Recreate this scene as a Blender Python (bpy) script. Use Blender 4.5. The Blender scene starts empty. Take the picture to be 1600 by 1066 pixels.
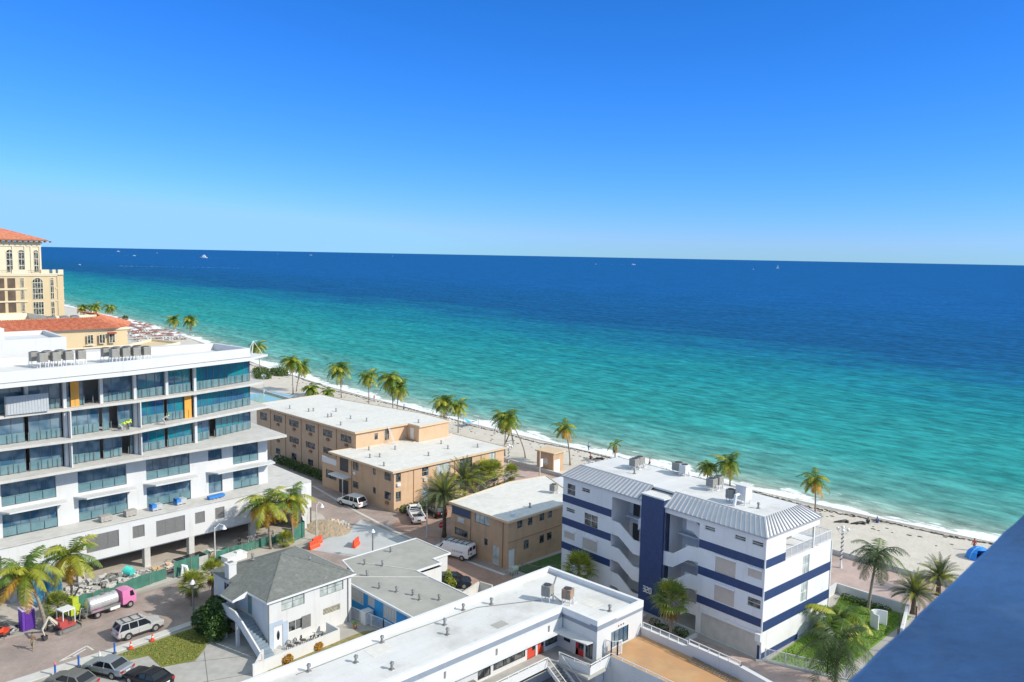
import bpy, math, random
from mathutils import Vector, Matrix
R=math.radians
random.seed(7)
S=bpy.context.scene
COL=S.collection
# ---------------- camera ----------------
cam=bpy.data.cameras.new('camera'); camo=bpy.data.objects.new('camera',cam); COL.objects.link(camo)
H=39.0
_t,_r,_y=R(6.028),R(1.088),R(44.167)
fw=Vector((math.sin(_y)*math.cos(_t),math.cos(_y)*math.cos(_t),-math.sin(_t)))
r0=Vector((math.cos(_y),-math.sin(_y),0)); u0=r0.cross(fw)
rv=r0*math.cos(_r)+u0*math.sin(_r); uv=-r0*math.sin(_r)+u0*math.cos(_r)
camo.matrix_world=Matrix(((rv.x,uv.x,-fw.x,0),(rv.y,uv.y,-fw.y,0),(rv.z,uv.z,-fw.z,H),(0,0,0,1)))
cam.sensor_width=36; cam.lens=36*1266.3/1600; cam.clip_start=.1; cam.clip_end=200000
cam.dof.use_dof=True; cam.dof.focus_distance=110; cam.dof.aperture_fstop=7.1
S.camera=camo
# ---------------- sky, sun, exposure ----------------
SUN_AZ=-62.0   # degrees from +X, counter-clockwise, direction towards the sun
SUN_EL=35.0
w=bpy.data.worlds.new('World'); S.world=w; w.use_nodes=True
nt=w.node_tree; nt.nodes.clear()
sky=nt.nodes.new('ShaderNodeTexSky'); sky.sky_type='NISHITA'; sky.sun_disc=False
sky.sun_elevation=R(SUN_EL); sky.sun_rotation=R(90-SUN_AZ)
sky.air_density=1.0; sky.dust_density=0.0; sky.ozone_density=1.0; sky.altitude=0
# colour response of the sky: deep saturated blue overhead, pale blue at the horizon
sp_=nt.nodes.new('ShaderNodeSeparateColor'); cb=nt.nodes.new('ShaderNodeCombineColor'); nt.links.new(sky.outputs[0],sp_.inputs[0])
for i_,(g_,k_) in enumerate(((1.70,.45),(1.085,.711),(1.2,1.80))):
    m0=nt.nodes.new('ShaderNodeMath'); m0.operation='MULTIPLY'; m0.inputs[1].default_value=.1
    m1=nt.nodes.new('ShaderNodeMath'); m1.operation='POWER'; m1.inputs[1].default_value=g_
    m2_=nt.nodes.new('ShaderNodeMath'); m2_.operation='MULTIPLY'; m2_.inputs[1].default_value=k_*10
    nt.links.new(sp_.outputs[i_],m0.inputs[0]); nt.links.new(m0.outputs[0],m1.inputs[0]); nt.links.new(m1.outputs[0],m2_.inputs[0]); m3_=nt.nodes.new('ShaderNodeMath'); m3_.operation='MINIMUM'; m3_.inputs[1].default_value=(2.85,5.7,9.6)[i_]; nt.links.new(m2_.outputs[0],m3_.inputs[0]); nt.links.new(m3_.outputs[0],cb.inputs[i_])
# high above the frame the sky is boosted and warmed as added fill light
geo_=nt.nodes.new('ShaderNodeTexCoord'); sx_=nt.nodes.new('ShaderNodeSeparateXYZ'); nt.links.new(geo_.outputs['Generated'],sx_.inputs[0])
mr_=nt.nodes.new('ShaderNodeMapRange'); mr_.inputs[1].default_value=.32; mr_.inputs[2].default_value=.52; nt.links.new(sx_.outputs[2],mr_.inputs[0])
up_=nt.nodes.new('ShaderNodeMix'); up_.data_type='RGBA'; up_.blend_type='MULTIPLY'; up_.inputs[0].default_value=1; up_.inputs[7].default_value=(4.7,3.5,2.25,1); up_.clamp_result=False; nt.links.new(sky.outputs[0],up_.inputs[6])
mx_=nt.nodes.new('ShaderNodeMix'); mx_.data_type='RGBA'; nt.links.new(mr_.outputs[0],mx_.inputs[0]); nt.links.new(cb.outputs[0],mx_.inputs[6]); nt.links.new(up_.outputs[2],mx_.inputs[7])
bg=nt.nodes.new('ShaderNodeBackground'); bg.inputs[1].default_value=.10
wo=nt.nodes.new('ShaderNodeOutputWorld')
nt.links.new(mx_.outputs[2],bg.inputs[0]); nt.links.new(bg.outputs[0],wo.inputs[0])
sl=bpy.data.lights.new('sun','SUN'); sl.energy=3.9; sl.angle=R(.5); sl.color=(1,.925,.80)
so=bpy.data.objects.new('sun',sl); COL.objects.link(so)
sd=Vector((math.cos(R(SUN_AZ))*math.cos(R(SUN_EL)),math.sin(R(SUN_AZ))*math.cos(R(SUN_EL)),math.sin(R(SUN_EL))))
so.rotation_euler=sd.to_track_quat('Z','Y').to_euler(); so.location=(0,-40,120)
S.view_settings.view_transform='Standard'; S.view_settings.look='None'; S.view_settings.exposure=0.25; S.view_settings.gamma=1
# ---------------- helpers ----------------
MATS={}
def M(name,col,rough=.75,var=.1,scale=1.0,bump=0,metal=0,spec=.5,col2=None,detail=4,bscale=None,coord='Object',trans=0,contrast=(.3,.7)):
    if name in MATS: return MATS[name]
    m=bpy.data.materials.new(name); m.use_nodes=True; n=m.node_tree; p=n.nodes['Principled BSDF']
    p.inputs['Roughness'].default_value=rough; p.inputs['Metallic'].default_value=metal; p.inputs['Specular IOR Level'].default_value=spec
    tc=n.nodes.new('ShaderNodeTexCoord'); no=n.nodes.new('ShaderNodeTexNoise'); no.inputs['Scale'].default_value=scale; no.inputs['Detail'].default_value=detail
    n.links.new(tc.outputs[coord],no.inputs['Vector'])
    mr=n.nodes.new('ShaderNodeMapRange'); mr.inputs[1].default_value=contrast[0]; mr.inputs[2].default_value=contrast[1]
    n.links.new(no.outputs[0],mr.inputs[0])
    mx=n.nodes.new('ShaderNodeMix'); mx.data_type='RGBA'
    c2=col2 or [c*(1-var) for c in col]; c1=col if col2 else [min(1,c*(1+var*.6)) for c in col]
    mx.inputs[6].default_value=(*c1,1); mx.inputs[7].default_value=(*c2,1)
    n.links.new(mr.outputs[0],mx.inputs[0]); n.links.new(mx.outputs[2],p.inputs['Base Color'])
    if bump:
        b=n.nodes.new('ShaderNodeBump'); b.inputs['Strength'].default_value=bump; b.inputs['Distance'].default_value=.05
        nb=n.nodes.new('ShaderNodeTexNoise'); nb.inputs['Scale'].default_value=bscale or scale*8; nb.inputs['Detail'].default_value=3
        n.links.new(tc.outputs[coord],nb.inputs['Vector']); n.links.new(nb.outputs[0],b.inputs['Height']); n.links.new(b.outputs[0],p.inputs['Normal'])
    if trans:
        out=[x for x in n.nodes if x.type=='OUTPUT_MATERIAL'][0]
        tr=n.nodes.new('ShaderNodeBsdfTranslucent'); ms=n.nodes.new('ShaderNodeMixShader'); ms.inputs[0].default_value=trans
        n.links.new(mx.outputs[2],tr.inputs[0]); n.links.new(p.outputs[0],ms.inputs[1]); n.links.new(tr.outputs[0],ms.inputs[2]); n.links.new(ms.outputs[0],out.inputs[0])
    MATS[name]=m; return m
def mottle(m,col,scale,amount,lo=.5,hi=.7):
    "blend a second, large noise of colour col over a material (stains, wear)"
    n=m.node_tree; p=n.nodes['Principled BSDF']; l=p.inputs['Base Color'].links[0]; src=l.from_socket
    tc=n.nodes.new('ShaderNodeTexCoord'); no=n.nodes.new('ShaderNodeTexNoise'); no.inputs['Scale'].default_value=scale; no.inputs['Detail'].default_value=6; no.inputs['Roughness'].default_value=.65
    n.links.new(tc.outputs['Object'],no.inputs['Vector'])
    mr=n.nodes.new('ShaderNodeMapRange'); mr.inputs[1].default_value=lo; mr.inputs[2].default_value=hi; mr.inputs[4].default_value=amount
    n.links.new(no.outputs[0],mr.inputs[0])
    mx=n.nodes.new('ShaderNodeMix'); mx.data_type='RGBA'; mx.inputs[7].default_value=(*col,1)
    n.links.new(mr.outputs[0],mx.inputs[0]); n.links.new(src,mx.inputs[6]); n.links.new(mx.outputs[2],p.inputs['Base Color'])
    return m
def seams(m,k,w_=1.0,l_=9.0):
    "lapped sheets of a rolled roof: thin darker joints"
    n=m.node_tree; p=n.nodes['Principled BSDF']; l=p.inputs['Base Color'].links[0]; src=l.from_socket
    tc=n.nodes.new('ShaderNodeTexCoord'); br=n.nodes.new('ShaderNodeTexBrick'); br.inputs['Scale'].default_value=1; br.inputs['Brick Width'].default_value=l_; br.inputs['Row Height'].default_value=w_; br.inputs['Mortar Size'].default_value=.035; br.inputs['Mortar Smooth'].default_value=.6
    br.inputs['Color1'].default_value=(1,1,1,1); br.inputs['Color2'].default_value=(.955,.955,.955,1); br.inputs['Mortar'].default_value=(k,k,k,1)
    n.links.new(tc.outputs['Object'],br.inputs[0]); mx=n.nodes.new('ShaderNodeMix'); mx.data_type='RGBA'; mx.blend_type='MULTIPLY'; mx.inputs[0].default_value=1
    n.links.new(src,mx.inputs[6]); n.links.new(br.outputs[0],mx.inputs[7]); n.links.new(mx.outputs[2],p.inputs['Base Color']); return m
def streak(m,col,amount,sc=1.4,lo=.55,hi=.75):
    "rain streaks running down a wall"
    mottle(m,col,sc,amount,lo,hi); n=m.node_tree; no=[x for x in n.nodes if x.type=='TEX_NOISE'][-1]; mp=n.nodes.new('ShaderNodeMapping'); mp.inputs['Scale'].default_value=(1,1,.10)
    l=no.inputs['Vector'].links[0]; n.links.new(l.from_socket,mp.inputs[0]); n.links.new(mp.outputs[0],no.inputs['Vector']); return m
MW={}
def mw(o): return MW.get(o.name,Matrix.Identity(4))
def tag(o,label=None,cat=None,group=None,kind=None):
    if label: o['label']=label
    if cat: o['category']=cat
    if group: o['group']=group
    if kind: o['kind']=kind
    return o
def thing(name,label,cat,loc=(0,0,0),rz=0,group=None):
    o=bpy.data.objects.new(name,None); COL.objects.link(o); o.empty_display_size=.3
    o.location=loc; o.rotation_euler=(0,0,rz); MW[o.name]=Matrix.Translation(Vector(loc))@Matrix.Rotation(rz,4,'Z')
    return tag(o,label,cat,group)
class Fr:
    "a vertical plane: origin, direction along it, outward normal; points are (s, z, depth inwards)"
    def __init__(s,x,y,ang=0,flip=False,z=0):
        a=R(ang); s.o=Vector((x,y,z)); s.d=Vector((math.cos(a),math.sin(a),0)); s.n=Vector((s.d.y,-s.d.x,0))
        if flip: s.n=-s.n
    def p(s,u,z,d=0): return s.o+s.d*u+Vector((0,0,z))-s.n*d
def FrP(a,b):
    return Fr(a[0],a[1],math.degrees(math.atan2(b[1]-a[1],b[0]-a[0])))
class MB:
    def __init__(s): s.v=[];s.f=[];s.m=[];s.X=None
    def add(s,vs,fs,mi=0):
        k=len(s.v)
        for q in vs:
            q=Vector(q); s.v.append(s.X@q if s.X is not None else q)
        for f in fs: s.f.append([i+k for i in f]); s.m.append(mi)
    def face(s,*p,mi=0): s.add(p,[list(range(len(p)))],mi)
    def box(s,x0,x1,y0,y1,z0,z1,mi=0):
        s.add([(x,y,z) for z in (z0,z1) for x,y in ((x0,y0),(x1,y0),(x1,y1),(x0,y1))],[(0,3,2,1),(4,5,6,7),(0,1,5,4),(1,2,6,5),(2,3,7,6),(3,0,4,7)],mi)
    def fbox(s,F,s0,s1,z0,z1,d0,d1,mi=0):
        s.add([F.p(u,z,d) for z in (z0,z1) for u,d in ((s0,d0),(s1,d0),(s1,d1),(s0,d1))],[(0,3,2,1),(4,5,6,7),(0,1,5,4),(1,2,6,5),(2,3,7,6),(3,0,4,7)],mi)
    def bar(s,a,b,w=.05,h=None,mi=0):
        a=Vector(a);b=Vector(b);d=(b-a).normalized(); h=h or w
        u=d.cross(Vector((0,0,1)));
        if u.length<1e-3: u=Vector((1,0,0))
        u.normalize(); v=d.cross(u)
        s.add([q+u*i*w/2+v*j*h/2 for q in (a,b) for i,j in ((-1,-1),(1,-1),(1,1),(-1,1))],[(0,1,2,3),(7,6,5,4),(0,4,5,1),(1,5,6,2),(2,6,7,3),(3,7,4,0)],mi)
    def cyl(s,a,b,r0,r1=None,n=10,mi=0,cap=True):
        a=Vector(a);b=Vector(b);d=(b-a).normalized(); r1=r0 if r1 is None else r1
        u=d.cross(Vector((0,0,1)))
        if u.length<1e-3: u=Vector((1,0,0))
        u.normalize(); v=d.cross(u)
        vs=[q+(u*math.cos(2*math.pi*i/n)+v*math.sin(2*math.pi*i/n))*r for q,r in ((a,r0),(b,r1)) for i in range(n)]
        fs=[(i,(i+1)%n,n+(i+1)%n,n+i) for i in range(n)]
        if cap: fs+=[tuple(range(n))[::-1],tuple(range(n,2*n))]
        s.add(vs,fs,mi)
    def tube(s,pts,rs,n=8,mi=0):
        pts=[Vector(p) for p in pts]; k=len(pts)
        if not hasattr(rs,'__len__'): rs=[rs]*k
        vs=[];fs=[]
        for i,p in enumerate(pts):
            d=(pts[min(i+1,k-1)]-pts[max(i-1,0)]).normalized(); u=d.cross(Vector((0,.03,1))).normalized(); v=d.cross(u)
            vs+=[p+(u*math.cos(2*math.pi*j/n)+v*math.sin(2*math.pi*j/n))*rs[i] for j in range(n)]
        for i in range(k-1):
            for j in range(n): fs.append((i*n+j,i*n+(j+1)%n,(i+1)*n+(j+1)%n,(i+1)*n+j))
        fs+=[tuple(range(n))[::-1],tuple(range((k-1)*n,k*n))]
        s.add(vs,fs,mi)
    def prism(s,poly,z0,z1,mi=0,mt=None,bottom=True):
        n=len(poly)
        a=sum(poly[i][0]*poly[(i+1)%n][1]-poly[(i+1)%n][0]*poly[i][1] for i in range(n))
        if a<0: poly=poly[::-1]
        vs=[(x,y,z0) for x,y in poly]+[(x,y,z1) for x,y in poly]
        s.add(vs,[(i,(i+1)%n,n+(i+1)%n,n+i) for i in range(n)],mi)
        s.add(vs[n:],[tuple(range(n))],mi if mt is None else mt)
        if bottom: s.add(vs[:n],[tuple(range(n))[::-1]],mi)
    def sph(s,c,r,nu=10,nv=6,mi=0,zs=1):
        c=Vector(c); vs=[c+Vector((0,0,-r*zs))]
        for j in range(1,nv):
            t=-math.pi/2+math.pi*j/nv
            vs+=[c+Vector((r*math.cos(t)*math.cos(2*math.pi*i/nu),r*math.cos(t)*math.sin(2*math.pi*i/nu),r*zs*math.sin(t))) for i in range(nu)]
        vs.append(c+Vector((0,0,r*zs))); fs=[]
        for i in range(nu): fs.append((0,1+(i+1)%nu,1+i))
        for j in range(nv-2):
            for i in range(nu): fs.append((1+j*nu+i,1+j*nu+(i+1)%nu,1+(j+1)*nu+(i+1)%nu,1+(j+1)*nu+i))
        k=1+(nv-2)*nu; L=len(vs)-1
        for i in range(nu): fs.append((k+i,k+(i+1)%nu,L))
        s.add(vs,fs,mi)
    def mesh(s,name,mats):
        me=bpy.data.meshes.new(name); me.from_pydata([tuple(v) for v in s.v],[],s.f)
        for m in (mats if isinstance(mats,(list,tuple)) else [mats]): me.materials.append(m)
        me.polygons.foreach_set('material_index',s.m); me.update(); return me
    def build(s,name,mats,parent=None,smooth=False,loc=None):
        if parent is not None:
            inv=mw(parent).inverted(); s.v=[inv@v for v in s.v]
        elif loc is not None:
            L=Vector(loc); s.v=[v-L for v in s.v]
        me=s.mesh(name,mats)
        if smooth: me.polygons.foreach_set('use_smooth',[True]*len(me.polygons))
        o=bpy.data.objects.new(name,me); COL.objects.link(o)
        if parent is not None: o.parent=parent; MW[o.name]=mw(parent)
        elif loc is not None: o.location=loc; MW[o.name]=Matrix.Translation(Vector(loc))
        return o
    def split(s,name,mats,parent=None,**k):
        "one object per piece: faces that share or nearly touch vertices belong together"
        par=list(range(len(s.v)))
        def fd(a):
            while par[a]!=a: par[a]=par[par[a]]; a=par[a]
            return a
        for f in s.f:
            for q in f[1:]: par[fd(q)]=fd(f[0])
        grp={}
        for i in range(len(s.v)): grp.setdefault(fd(i),[]).append(i)
        L_=[[g,[min(s.v[i][c] for i in g)-.02 for c in range(3)],[max(s.v[i][c] for i in g)+.02 for c in range(3)]] for g in grp.values()]
        ch=True
        while ch:
            ch=False
            for a in range(len(L_)):
                for b in range(a+1,len(L_)):
                    if all(L_[a][1][c]<=L_[b][2][c] and L_[b][1][c]<=L_[a][2][c] for c in range(3)):
                        L_[a]=[L_[a][0]+L_[b][0],[min(L_[a][1][c],L_[b][1][c]) for c in range(3)],[max(L_[a][2][c],L_[b][2][c]) for c in range(3)]]; L_.pop(b); ch=True; break
                if ch: break
        o=None
        for g,_,_ in L_:
            ix={v:i for i,v in enumerate(g)}; q=MB(); q.v=[s.v[i] for i in g]
            for f,m in zip(s.f,s.m):
                if f[0] in ix: q.f.append([ix[i] for i in f]); q.m.append(m)
            o=q.build(name,mats,parent,**k)
        return o
def copy_tree(o,parent=None):
    c=o.copy(); COL.objects.link(c); c.parent=parent
    for ch in list(o.children): copy_tree(ch,c)
    return c
def place(o,loc,rz,label=None,sc=None):
    o.location=loc; o.rotation_euler=(0,0,rz)
    if sc: o.scale=(sc,sc,sc)
    if label: o['label']=label
def wall(mb,F,s0,s1,z0,z1,holes=(),d=.14,mi=0,mj=None):
    ss=sorted({s0,s1,*[h[0] for h in holes],*[h[1] for h in holes]}); zz=sorted({z0,z1,*[h[2] for h in holes],*[h[3] for h in holes]})
    ss=[x for x in ss if s0<=x<=s1]; zz=[z for z in zz if z0<=z<=z1]
    for i in range(len(ss)-1):
        run=None
        for j in range(len(zz)-1):
            cs,cz=(ss[i]+ss[i+1])/2,(zz[j]+zz[j+1])/2
            inh=any(h[0]<cs<h[1] and h[2]<cz<h[3] for h in holes)
            if inh:
                if run is not None: mb.face(F.p(ss[i],run),F.p(ss[i+1],run),F.p(ss[i+1],zz[j]),F.p(ss[i],zz[j]),mi=mi); run=None
            elif run is None: run=zz[j]
        if run is not None: mb.face(F.p(ss[i],run),F.p(ss[i+1],run),F.p(ss[i+1],zz[-1]),F.p(ss[i],zz[-1]),mi=mi)
    mj=mi if mj is None else mj
    for a,b,c,e in [h[:4] for h in holes]:
        mb.face(F.p(a,c),F.p(b,c),F.p(b,c,d),F.p(a,c,d),mi=mj); mb.face(F.p(a,e),F.p(a,e,d),F.p(b,e,d),F.p(b,e),mi=mj)
        mb.face(F.p(a,c),F.p(a,c,d),F.p(a,e,d),F.p(a,e),mi=mj); mb.face(F.p(b,c),F.p(b,e),F.p(b,e,d),F.p(b,c,d),mi=mj)
def window(F,h,parent,nc=2,nr=1,fm=None,gm=None,d=.09,t=.045,name='window',label=None,cols=None,d0=None,guard=None):
    a,b,c,e=h[:4]; mb=MB(); d0=d-.05 if d0 is None else d0
    mb.fbox(F,a,a+t,c,e,d0,d+.02); mb.fbox(F,b-t,b,c,e,d0,d+.02); mb.fbox(F,a+t,b-t,c,c+t,d0,d+.02); mb.fbox(F,a+t,b-t,e-t,e,d0,d+.02)
    xs=cols if cols else [a+(b-a)*i/nc for i in range(1,nc)]
    for x in xs: mb.fbox(F,x-t*.45,x+t*.45,c+t,e-t,d0+.01,d+.02)
    for j in range(1,nr):
        z=c+(e-c)*j/nr; mb.fbox(F,a+t,b-t,z-t*.4,z+t*.4,d0+.015,d+.02)
    o=mb.build(name,fm,parent)
    if label: o['label']=label
    g=MB(); g.fbox(F,a+.01,b-.01,c+.01,e-.01,d,d+.012); g.build('pane',gm,o)
    if guard:
        q=MB(); k=max(1,round((b-a)/1.3))
        for i in range(k): q.fbox(F,a+.04+(b-a)*i/k,a-.04+(b-a)*(i+1)/k,c+.06,c+1.1,guard,guard+.015)
        q.build('guard_glass',GUARD,o)
    return o
# ---------------- materials ----------------
WHITE=M('white_paint',(.70,.70,.70),.6,.05,.6,.15,bscale=6)
mottle(WHITE,(.62,.61,.58),.35,.35)
WROOF=seams(M('white_roof_coating',(.66,.66,.65),.7,.05,.5,.2,bscale=3),.9); mottle(WROOF,(.40,.39,.36),.20,.6,.5,.70); mottle(WROOF,(.34,.33,.30),.9,.4,.62,.76)
LROOF=seams(M('light_gravel_roof',(.68,.665,.62),.85,.08,1.5,.3,bscale=12),.86); mottle(LROOF,(.42,.41,.37),.16,.5,.52,.74); mottle(LROOF,(.34,.33,.30),.55,.4,.62,.76)
GROOF=M('grey_flat_roof',(.33,.33,.305),.85,.08,1.0,.3,bscale=14); mottle(GROOF,(.46,.45,.42),.2,.5,.45,.7)
TAN=M('tan_stucco',(.60,.41,.26),.85,.06,.8,.25,bscale=14); mottle(TAN,(.54,.34,.19),.4,.4)
TAN2=M('brown_stucco',(.50,.33,.20),.85,.06,.8,.25,bscale=14); mottle(TAN2,(.34,.24,.16),.4,.4)
TANTRIM=M('tan_trim',(.62,.47,.31),.8,.05,1)
TRIMBR=M('brown_trim',(.30,.15,.08),.8,.05,1)
CREAM=M('cream_stucco',(.62,.49,.30),.85,.05,.3); CREAML=M('pale_cream_stucco',(.70,.62,.46),.85,.05,.3)
SWHITE=M('smooth_white_wall',(.63,.635,.635),.6,.04,.4,.1,bscale=5); mottle(SWHITE,(.58,.57,.55),.3,.35); mottle(SWHITE,(.50,.49,.46),1.3,.25,.6,.75)
streak(SWHITE,(.40,.38,.34),.38,1.6); streak(TAN,(.40,.26,.16),.45,1.2); streak(TAN2,(.27,.19,.125),.45,1.2)
SWHITE2=M('bright_white_wall',(.73,.735,.74),.6,.04,.4,.1,bscale=5); mottle(SWHITE2,(.60,.59,.57),.3,.35); streak(SWHITE2,(.45,.43,.40),.35,1.6)
NAVY=M('navy_paint',(.020,.050,.150),.5,.15,2,.2,bscale=30)
CONC=M('concrete',(.42,.41,.39),.85,.12,1.2,.3,bscale=10); mottle(CONC,(.30,.29,.28),.35,.5)
CONCL=M('pale_concrete',(.55,.54,.51),.85,.08,1.2,.3,bscale=10); mottle(CONCL,(.40,.39,.37),.3,.5)
METALW=M('white_metal',(.72,.73,.74),.4,.04,3)
METALG=M('grey_metal',(.30,.30,.29),.45,.12,4,metal=.5)
METALD=M('dark_metal',(.05,.05,.055),.5,.1,4)
ALU=M('aluminium_frame',(.16,.18,.20),.4,.1,4,metal=.3)
WFRAME=M('white_window_frame',(.70,.70,.69),.5,.05,4)
def glass(name,col,col2,scale,rough=.04,spec=.6):
    return M(name,col,rough,0,scale,0,spec=spec,col2=col2,detail=1.5,contrast=(.42,.58))
GLASS=glass('dark_glass',(.015,.02,.026),(.15,.16,.155),1.4)
GLASSB=glass('teal_balcony_glass',(.012,.20,.25),(.03,.10,.22),.35,.03,.9)
GLASSC=glass('blue_window_glass',(.04,.11,.18),(.16,.24,.30),.6,.03,.8)
GUARD=M('guard_glass',(.10,.20,.23),.05,.12,.7,spec=.8,col2=(.16,.27,.30))
CURT=M('curtained_glass',(.55,.60,.58),.15,.1,1.5,spec=.5,col2=(.30,.36,.35),detail=1)
SHUT=M('beige_shutter',(.56,.49,.42),.6,.05,2)
BRED=M('red_paint',(.55,.03,.03),.4,.1,2)
WOODD=M('raw_timber',(.45,.32,.19),.8,.25,3,.3)
ORANGE=M('orange_board',(.78,.36,.06),.7,.08,1)
LEAFG=M('bush_leaf',(.045,.10,.02),.55,0,.8,trans=.25,col2=(.10,.18,.04))
# ---------------- shoreline, sea, beach ----------------
SH=[(-600,140),(-60,133),(0,131),(32,129.4),(45,128),(60,127),(72,126.5),(100,126),(130,125.5),(160,125.5),(200,127),(257,132.5),(300,140),(350,148),(405,153.5),(465,157),(580,163),(800,170),(1500,190),(5000,300),(200000,6000)]
def xs(y):
    for (a,xa),(b,xb) in zip(SH,SH[1:]):
        if a<=y<=b: return xa+(xb-xa)*(y-a)/(b-a)
def strip(name,offs,zf,ys,mat,kind='structure'):
    v=[];f=[];at=[]
    for y in ys:
        for o in offs: v.append((max(xs(y)+o,104.72) if (name=='beach' and y<215) else xs(y)+o,y,zf(o))); at.append(o)
    n=len(offs)
    for i in range(len(ys)-1):
        for j in range(n-1): f.append((i*n+j,i*n+j+1,(i+1)*n+j+1,(i+1)*n+j))
    me=bpy.data.meshes.new(name); me.from_pydata(v,[],f); me.materials.append(mat)
    a=me.attributes.new('off','FLOAT','POINT'); a.data.foreach_set('value',at); me.update()
    o=bpy.data.objects.new(name,me); COL.objects.link(o); o['kind']=kind; return o
def nodes(name):
    m=bpy.data.materials.new(name); m.use_nodes=True; return m,m.node_tree,m.node_tree.nodes['Principled BSDF']
def N(n,t,**k):
    x=n.nodes.new(t)
    for a,b in k.items():
        if a.startswith('i'): x.inputs[int(a[1:])].default_value=b
        else: setattr(x,a,b)
    return x
m,n,p=nodes('sea_water'); L=n.links.new
at=N(n,'ShaderNodeAttribute',attribute_name='off'); geo=N(n,'ShaderNodeNewGeometry')
mp=N(n,'ShaderNodeMapping'); mp.inputs['Scale'].default_value=(1,.35,1); mp.inputs['Rotation'].default_value=(0,0,R(-8)); L(geo.outputs['Position'],mp.inputs[0])
nz=N(n,'ShaderNodeTexNoise'); nz.inputs['Scale'].default_value=.011; nz.inputs['Detail'].default_value=5; nz.inputs['Roughness'].default_value=.6; L(mp.outputs[0],nz.inputs[0])
nz2=N(n,'ShaderNodeTexNoise'); nz2.inputs['Scale'].default_value=.06; nz2.inputs['Detail'].default_value=6; nz2.inputs['Roughness'].default_value=.7; L(mp.outputs[0],nz2.inputs[0])
# shore offset, warped by noise in proportion to itself
w1=N(n,'ShaderNodeMapRange'); w1.inputs[3].default_value=.80; w1.inputs[4].default_value=1.2; w1.inputs[1].default_value=.25; w1.inputs[2].default_value=.75; L(nz.outputs[0],w1.inputs[0])
mu=N(n,'ShaderNodeMath',operation='MULTIPLY'); L(at.outputs['Fac'],mu.inputs[0]); L(w1.outputs[0],mu.inputs[1])
w2=N(n,'ShaderNodeMapRange'); w2.inputs[3].default_value=-34; w2.inputs[4].default_value=34; w2.inputs[1].default_value=.3; w2.inputs[2].default_value=.7; L(nz2.outputs[0],w2.inputs[0])
cl=N(n,'ShaderNodeMapRange'); cl.inputs[1].default_value=20; cl.inputs[2].default_value=150; cl.inputs[3].default_value=.03; cl.inputs[4].default_value=1; L(at.outputs['Fac'],cl.inputs[0])
m2=N(n,'ShaderNodeMath',operation='MULTIPLY'); L(w2.outputs[0],m2.inputs[0]); L(cl.outputs[0],m2.inputs[1])
ad=N(n,'ShaderNodeMath',operation='ADD'); L(mu.outputs[0],ad.inputs[0]); L(m2.outputs[0],ad.inputs[1])
sc=N(n,'ShaderNodeMath',operation='MULTIPLY'); sc.inputs[1].default_value=1/700; L(ad.outputs[0],sc.inputs[0])
cr=N(n,'ShaderNodeValToRGB'); L(sc.outputs[0],cr.inputs[0]); e=cr.color_ramp.elements
stops=[(0,(.33,.39,.33)),(4,(.23,.35,.30)),(12,(.10,.30,.27)),(40,(.028,.26,.25)),(105,(.014,.215,.245)),(160,(.010,.170,.245)),(205,(.008,.122,.235)),(250,(.007,.085,.215)),(640,(.007,.095,.285))]
e[0].position=0; e[0].color=(*stops[0][1],1); e[1].position=stops[-1][0]/700; e[1].color=(*stops[-1][1],1)
for o_,c_ in stops[1:-1]:
    q=e.new(o_/700); q.color=(*c_,1)
# small scale colour chop
nz3=N(n,'ShaderNodeTexNoise'); nz3.inputs['Scale'].default_value=.45; nz3.inputs['Detail'].default_value=7; nz3.inputs['Roughness'].default_value=.68
mp3=N(n,'ShaderNodeMapping'); mp3.inputs['Scale'].default_value=(1,.38,1); mp3.inputs['Rotation'].default_value=(0,0,R(14)); L(geo.outputs['Position'],mp3.inputs[0]); L(mp3.outputs[0],nz3.inputs[0])
v3=N(n,'ShaderNodeMapRange'); v3.inputs[1].default_value=.3; v3.inputs[2].default_value=.7; v3.inputs[3].default_value=.5; v3.inputs[4].default_value=1.5; L(nz3.outputs[0],v3.inputs[0])
mp4=N(n,'ShaderNodeMapping'); mp4.inputs['Scale'].default_value=(1,.14,1); mp4.inputs['Rotation'].default_value=(0,0,R(-16)); L(geo.outputs['Position'],mp4.inputs[0])
nz4=N(n,'ShaderNodeTexNoise'); nz4.inputs['Scale'].default_value=.13; nz4.inputs['Detail'].default_value=5; nz4.inputs['Roughness'].default_value=.6; L(mp4.outputs[0],nz4.inputs[0])
v4=N(n,'ShaderNodeMapRange'); v4.inputs[1].default_value=.32; v4.inputs[2].default_value=.68; v4.inputs[3].default_value=.80; v4.inputs[4].default_value=1.20; L(nz4.outputs[0],v4.inputs[0])
v34=N(n,'ShaderNodeMath',operation='MULTIPLY'); L(v3.outputs[0],v34.inputs[0]); L(v4.outputs[0],v34.inputs[1])
hv=N(n,'ShaderNodeHueSaturation'); L(cr.outputs[0],hv.inputs['Color']); L(v34.outputs[0],hv.inputs['Value'])
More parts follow.
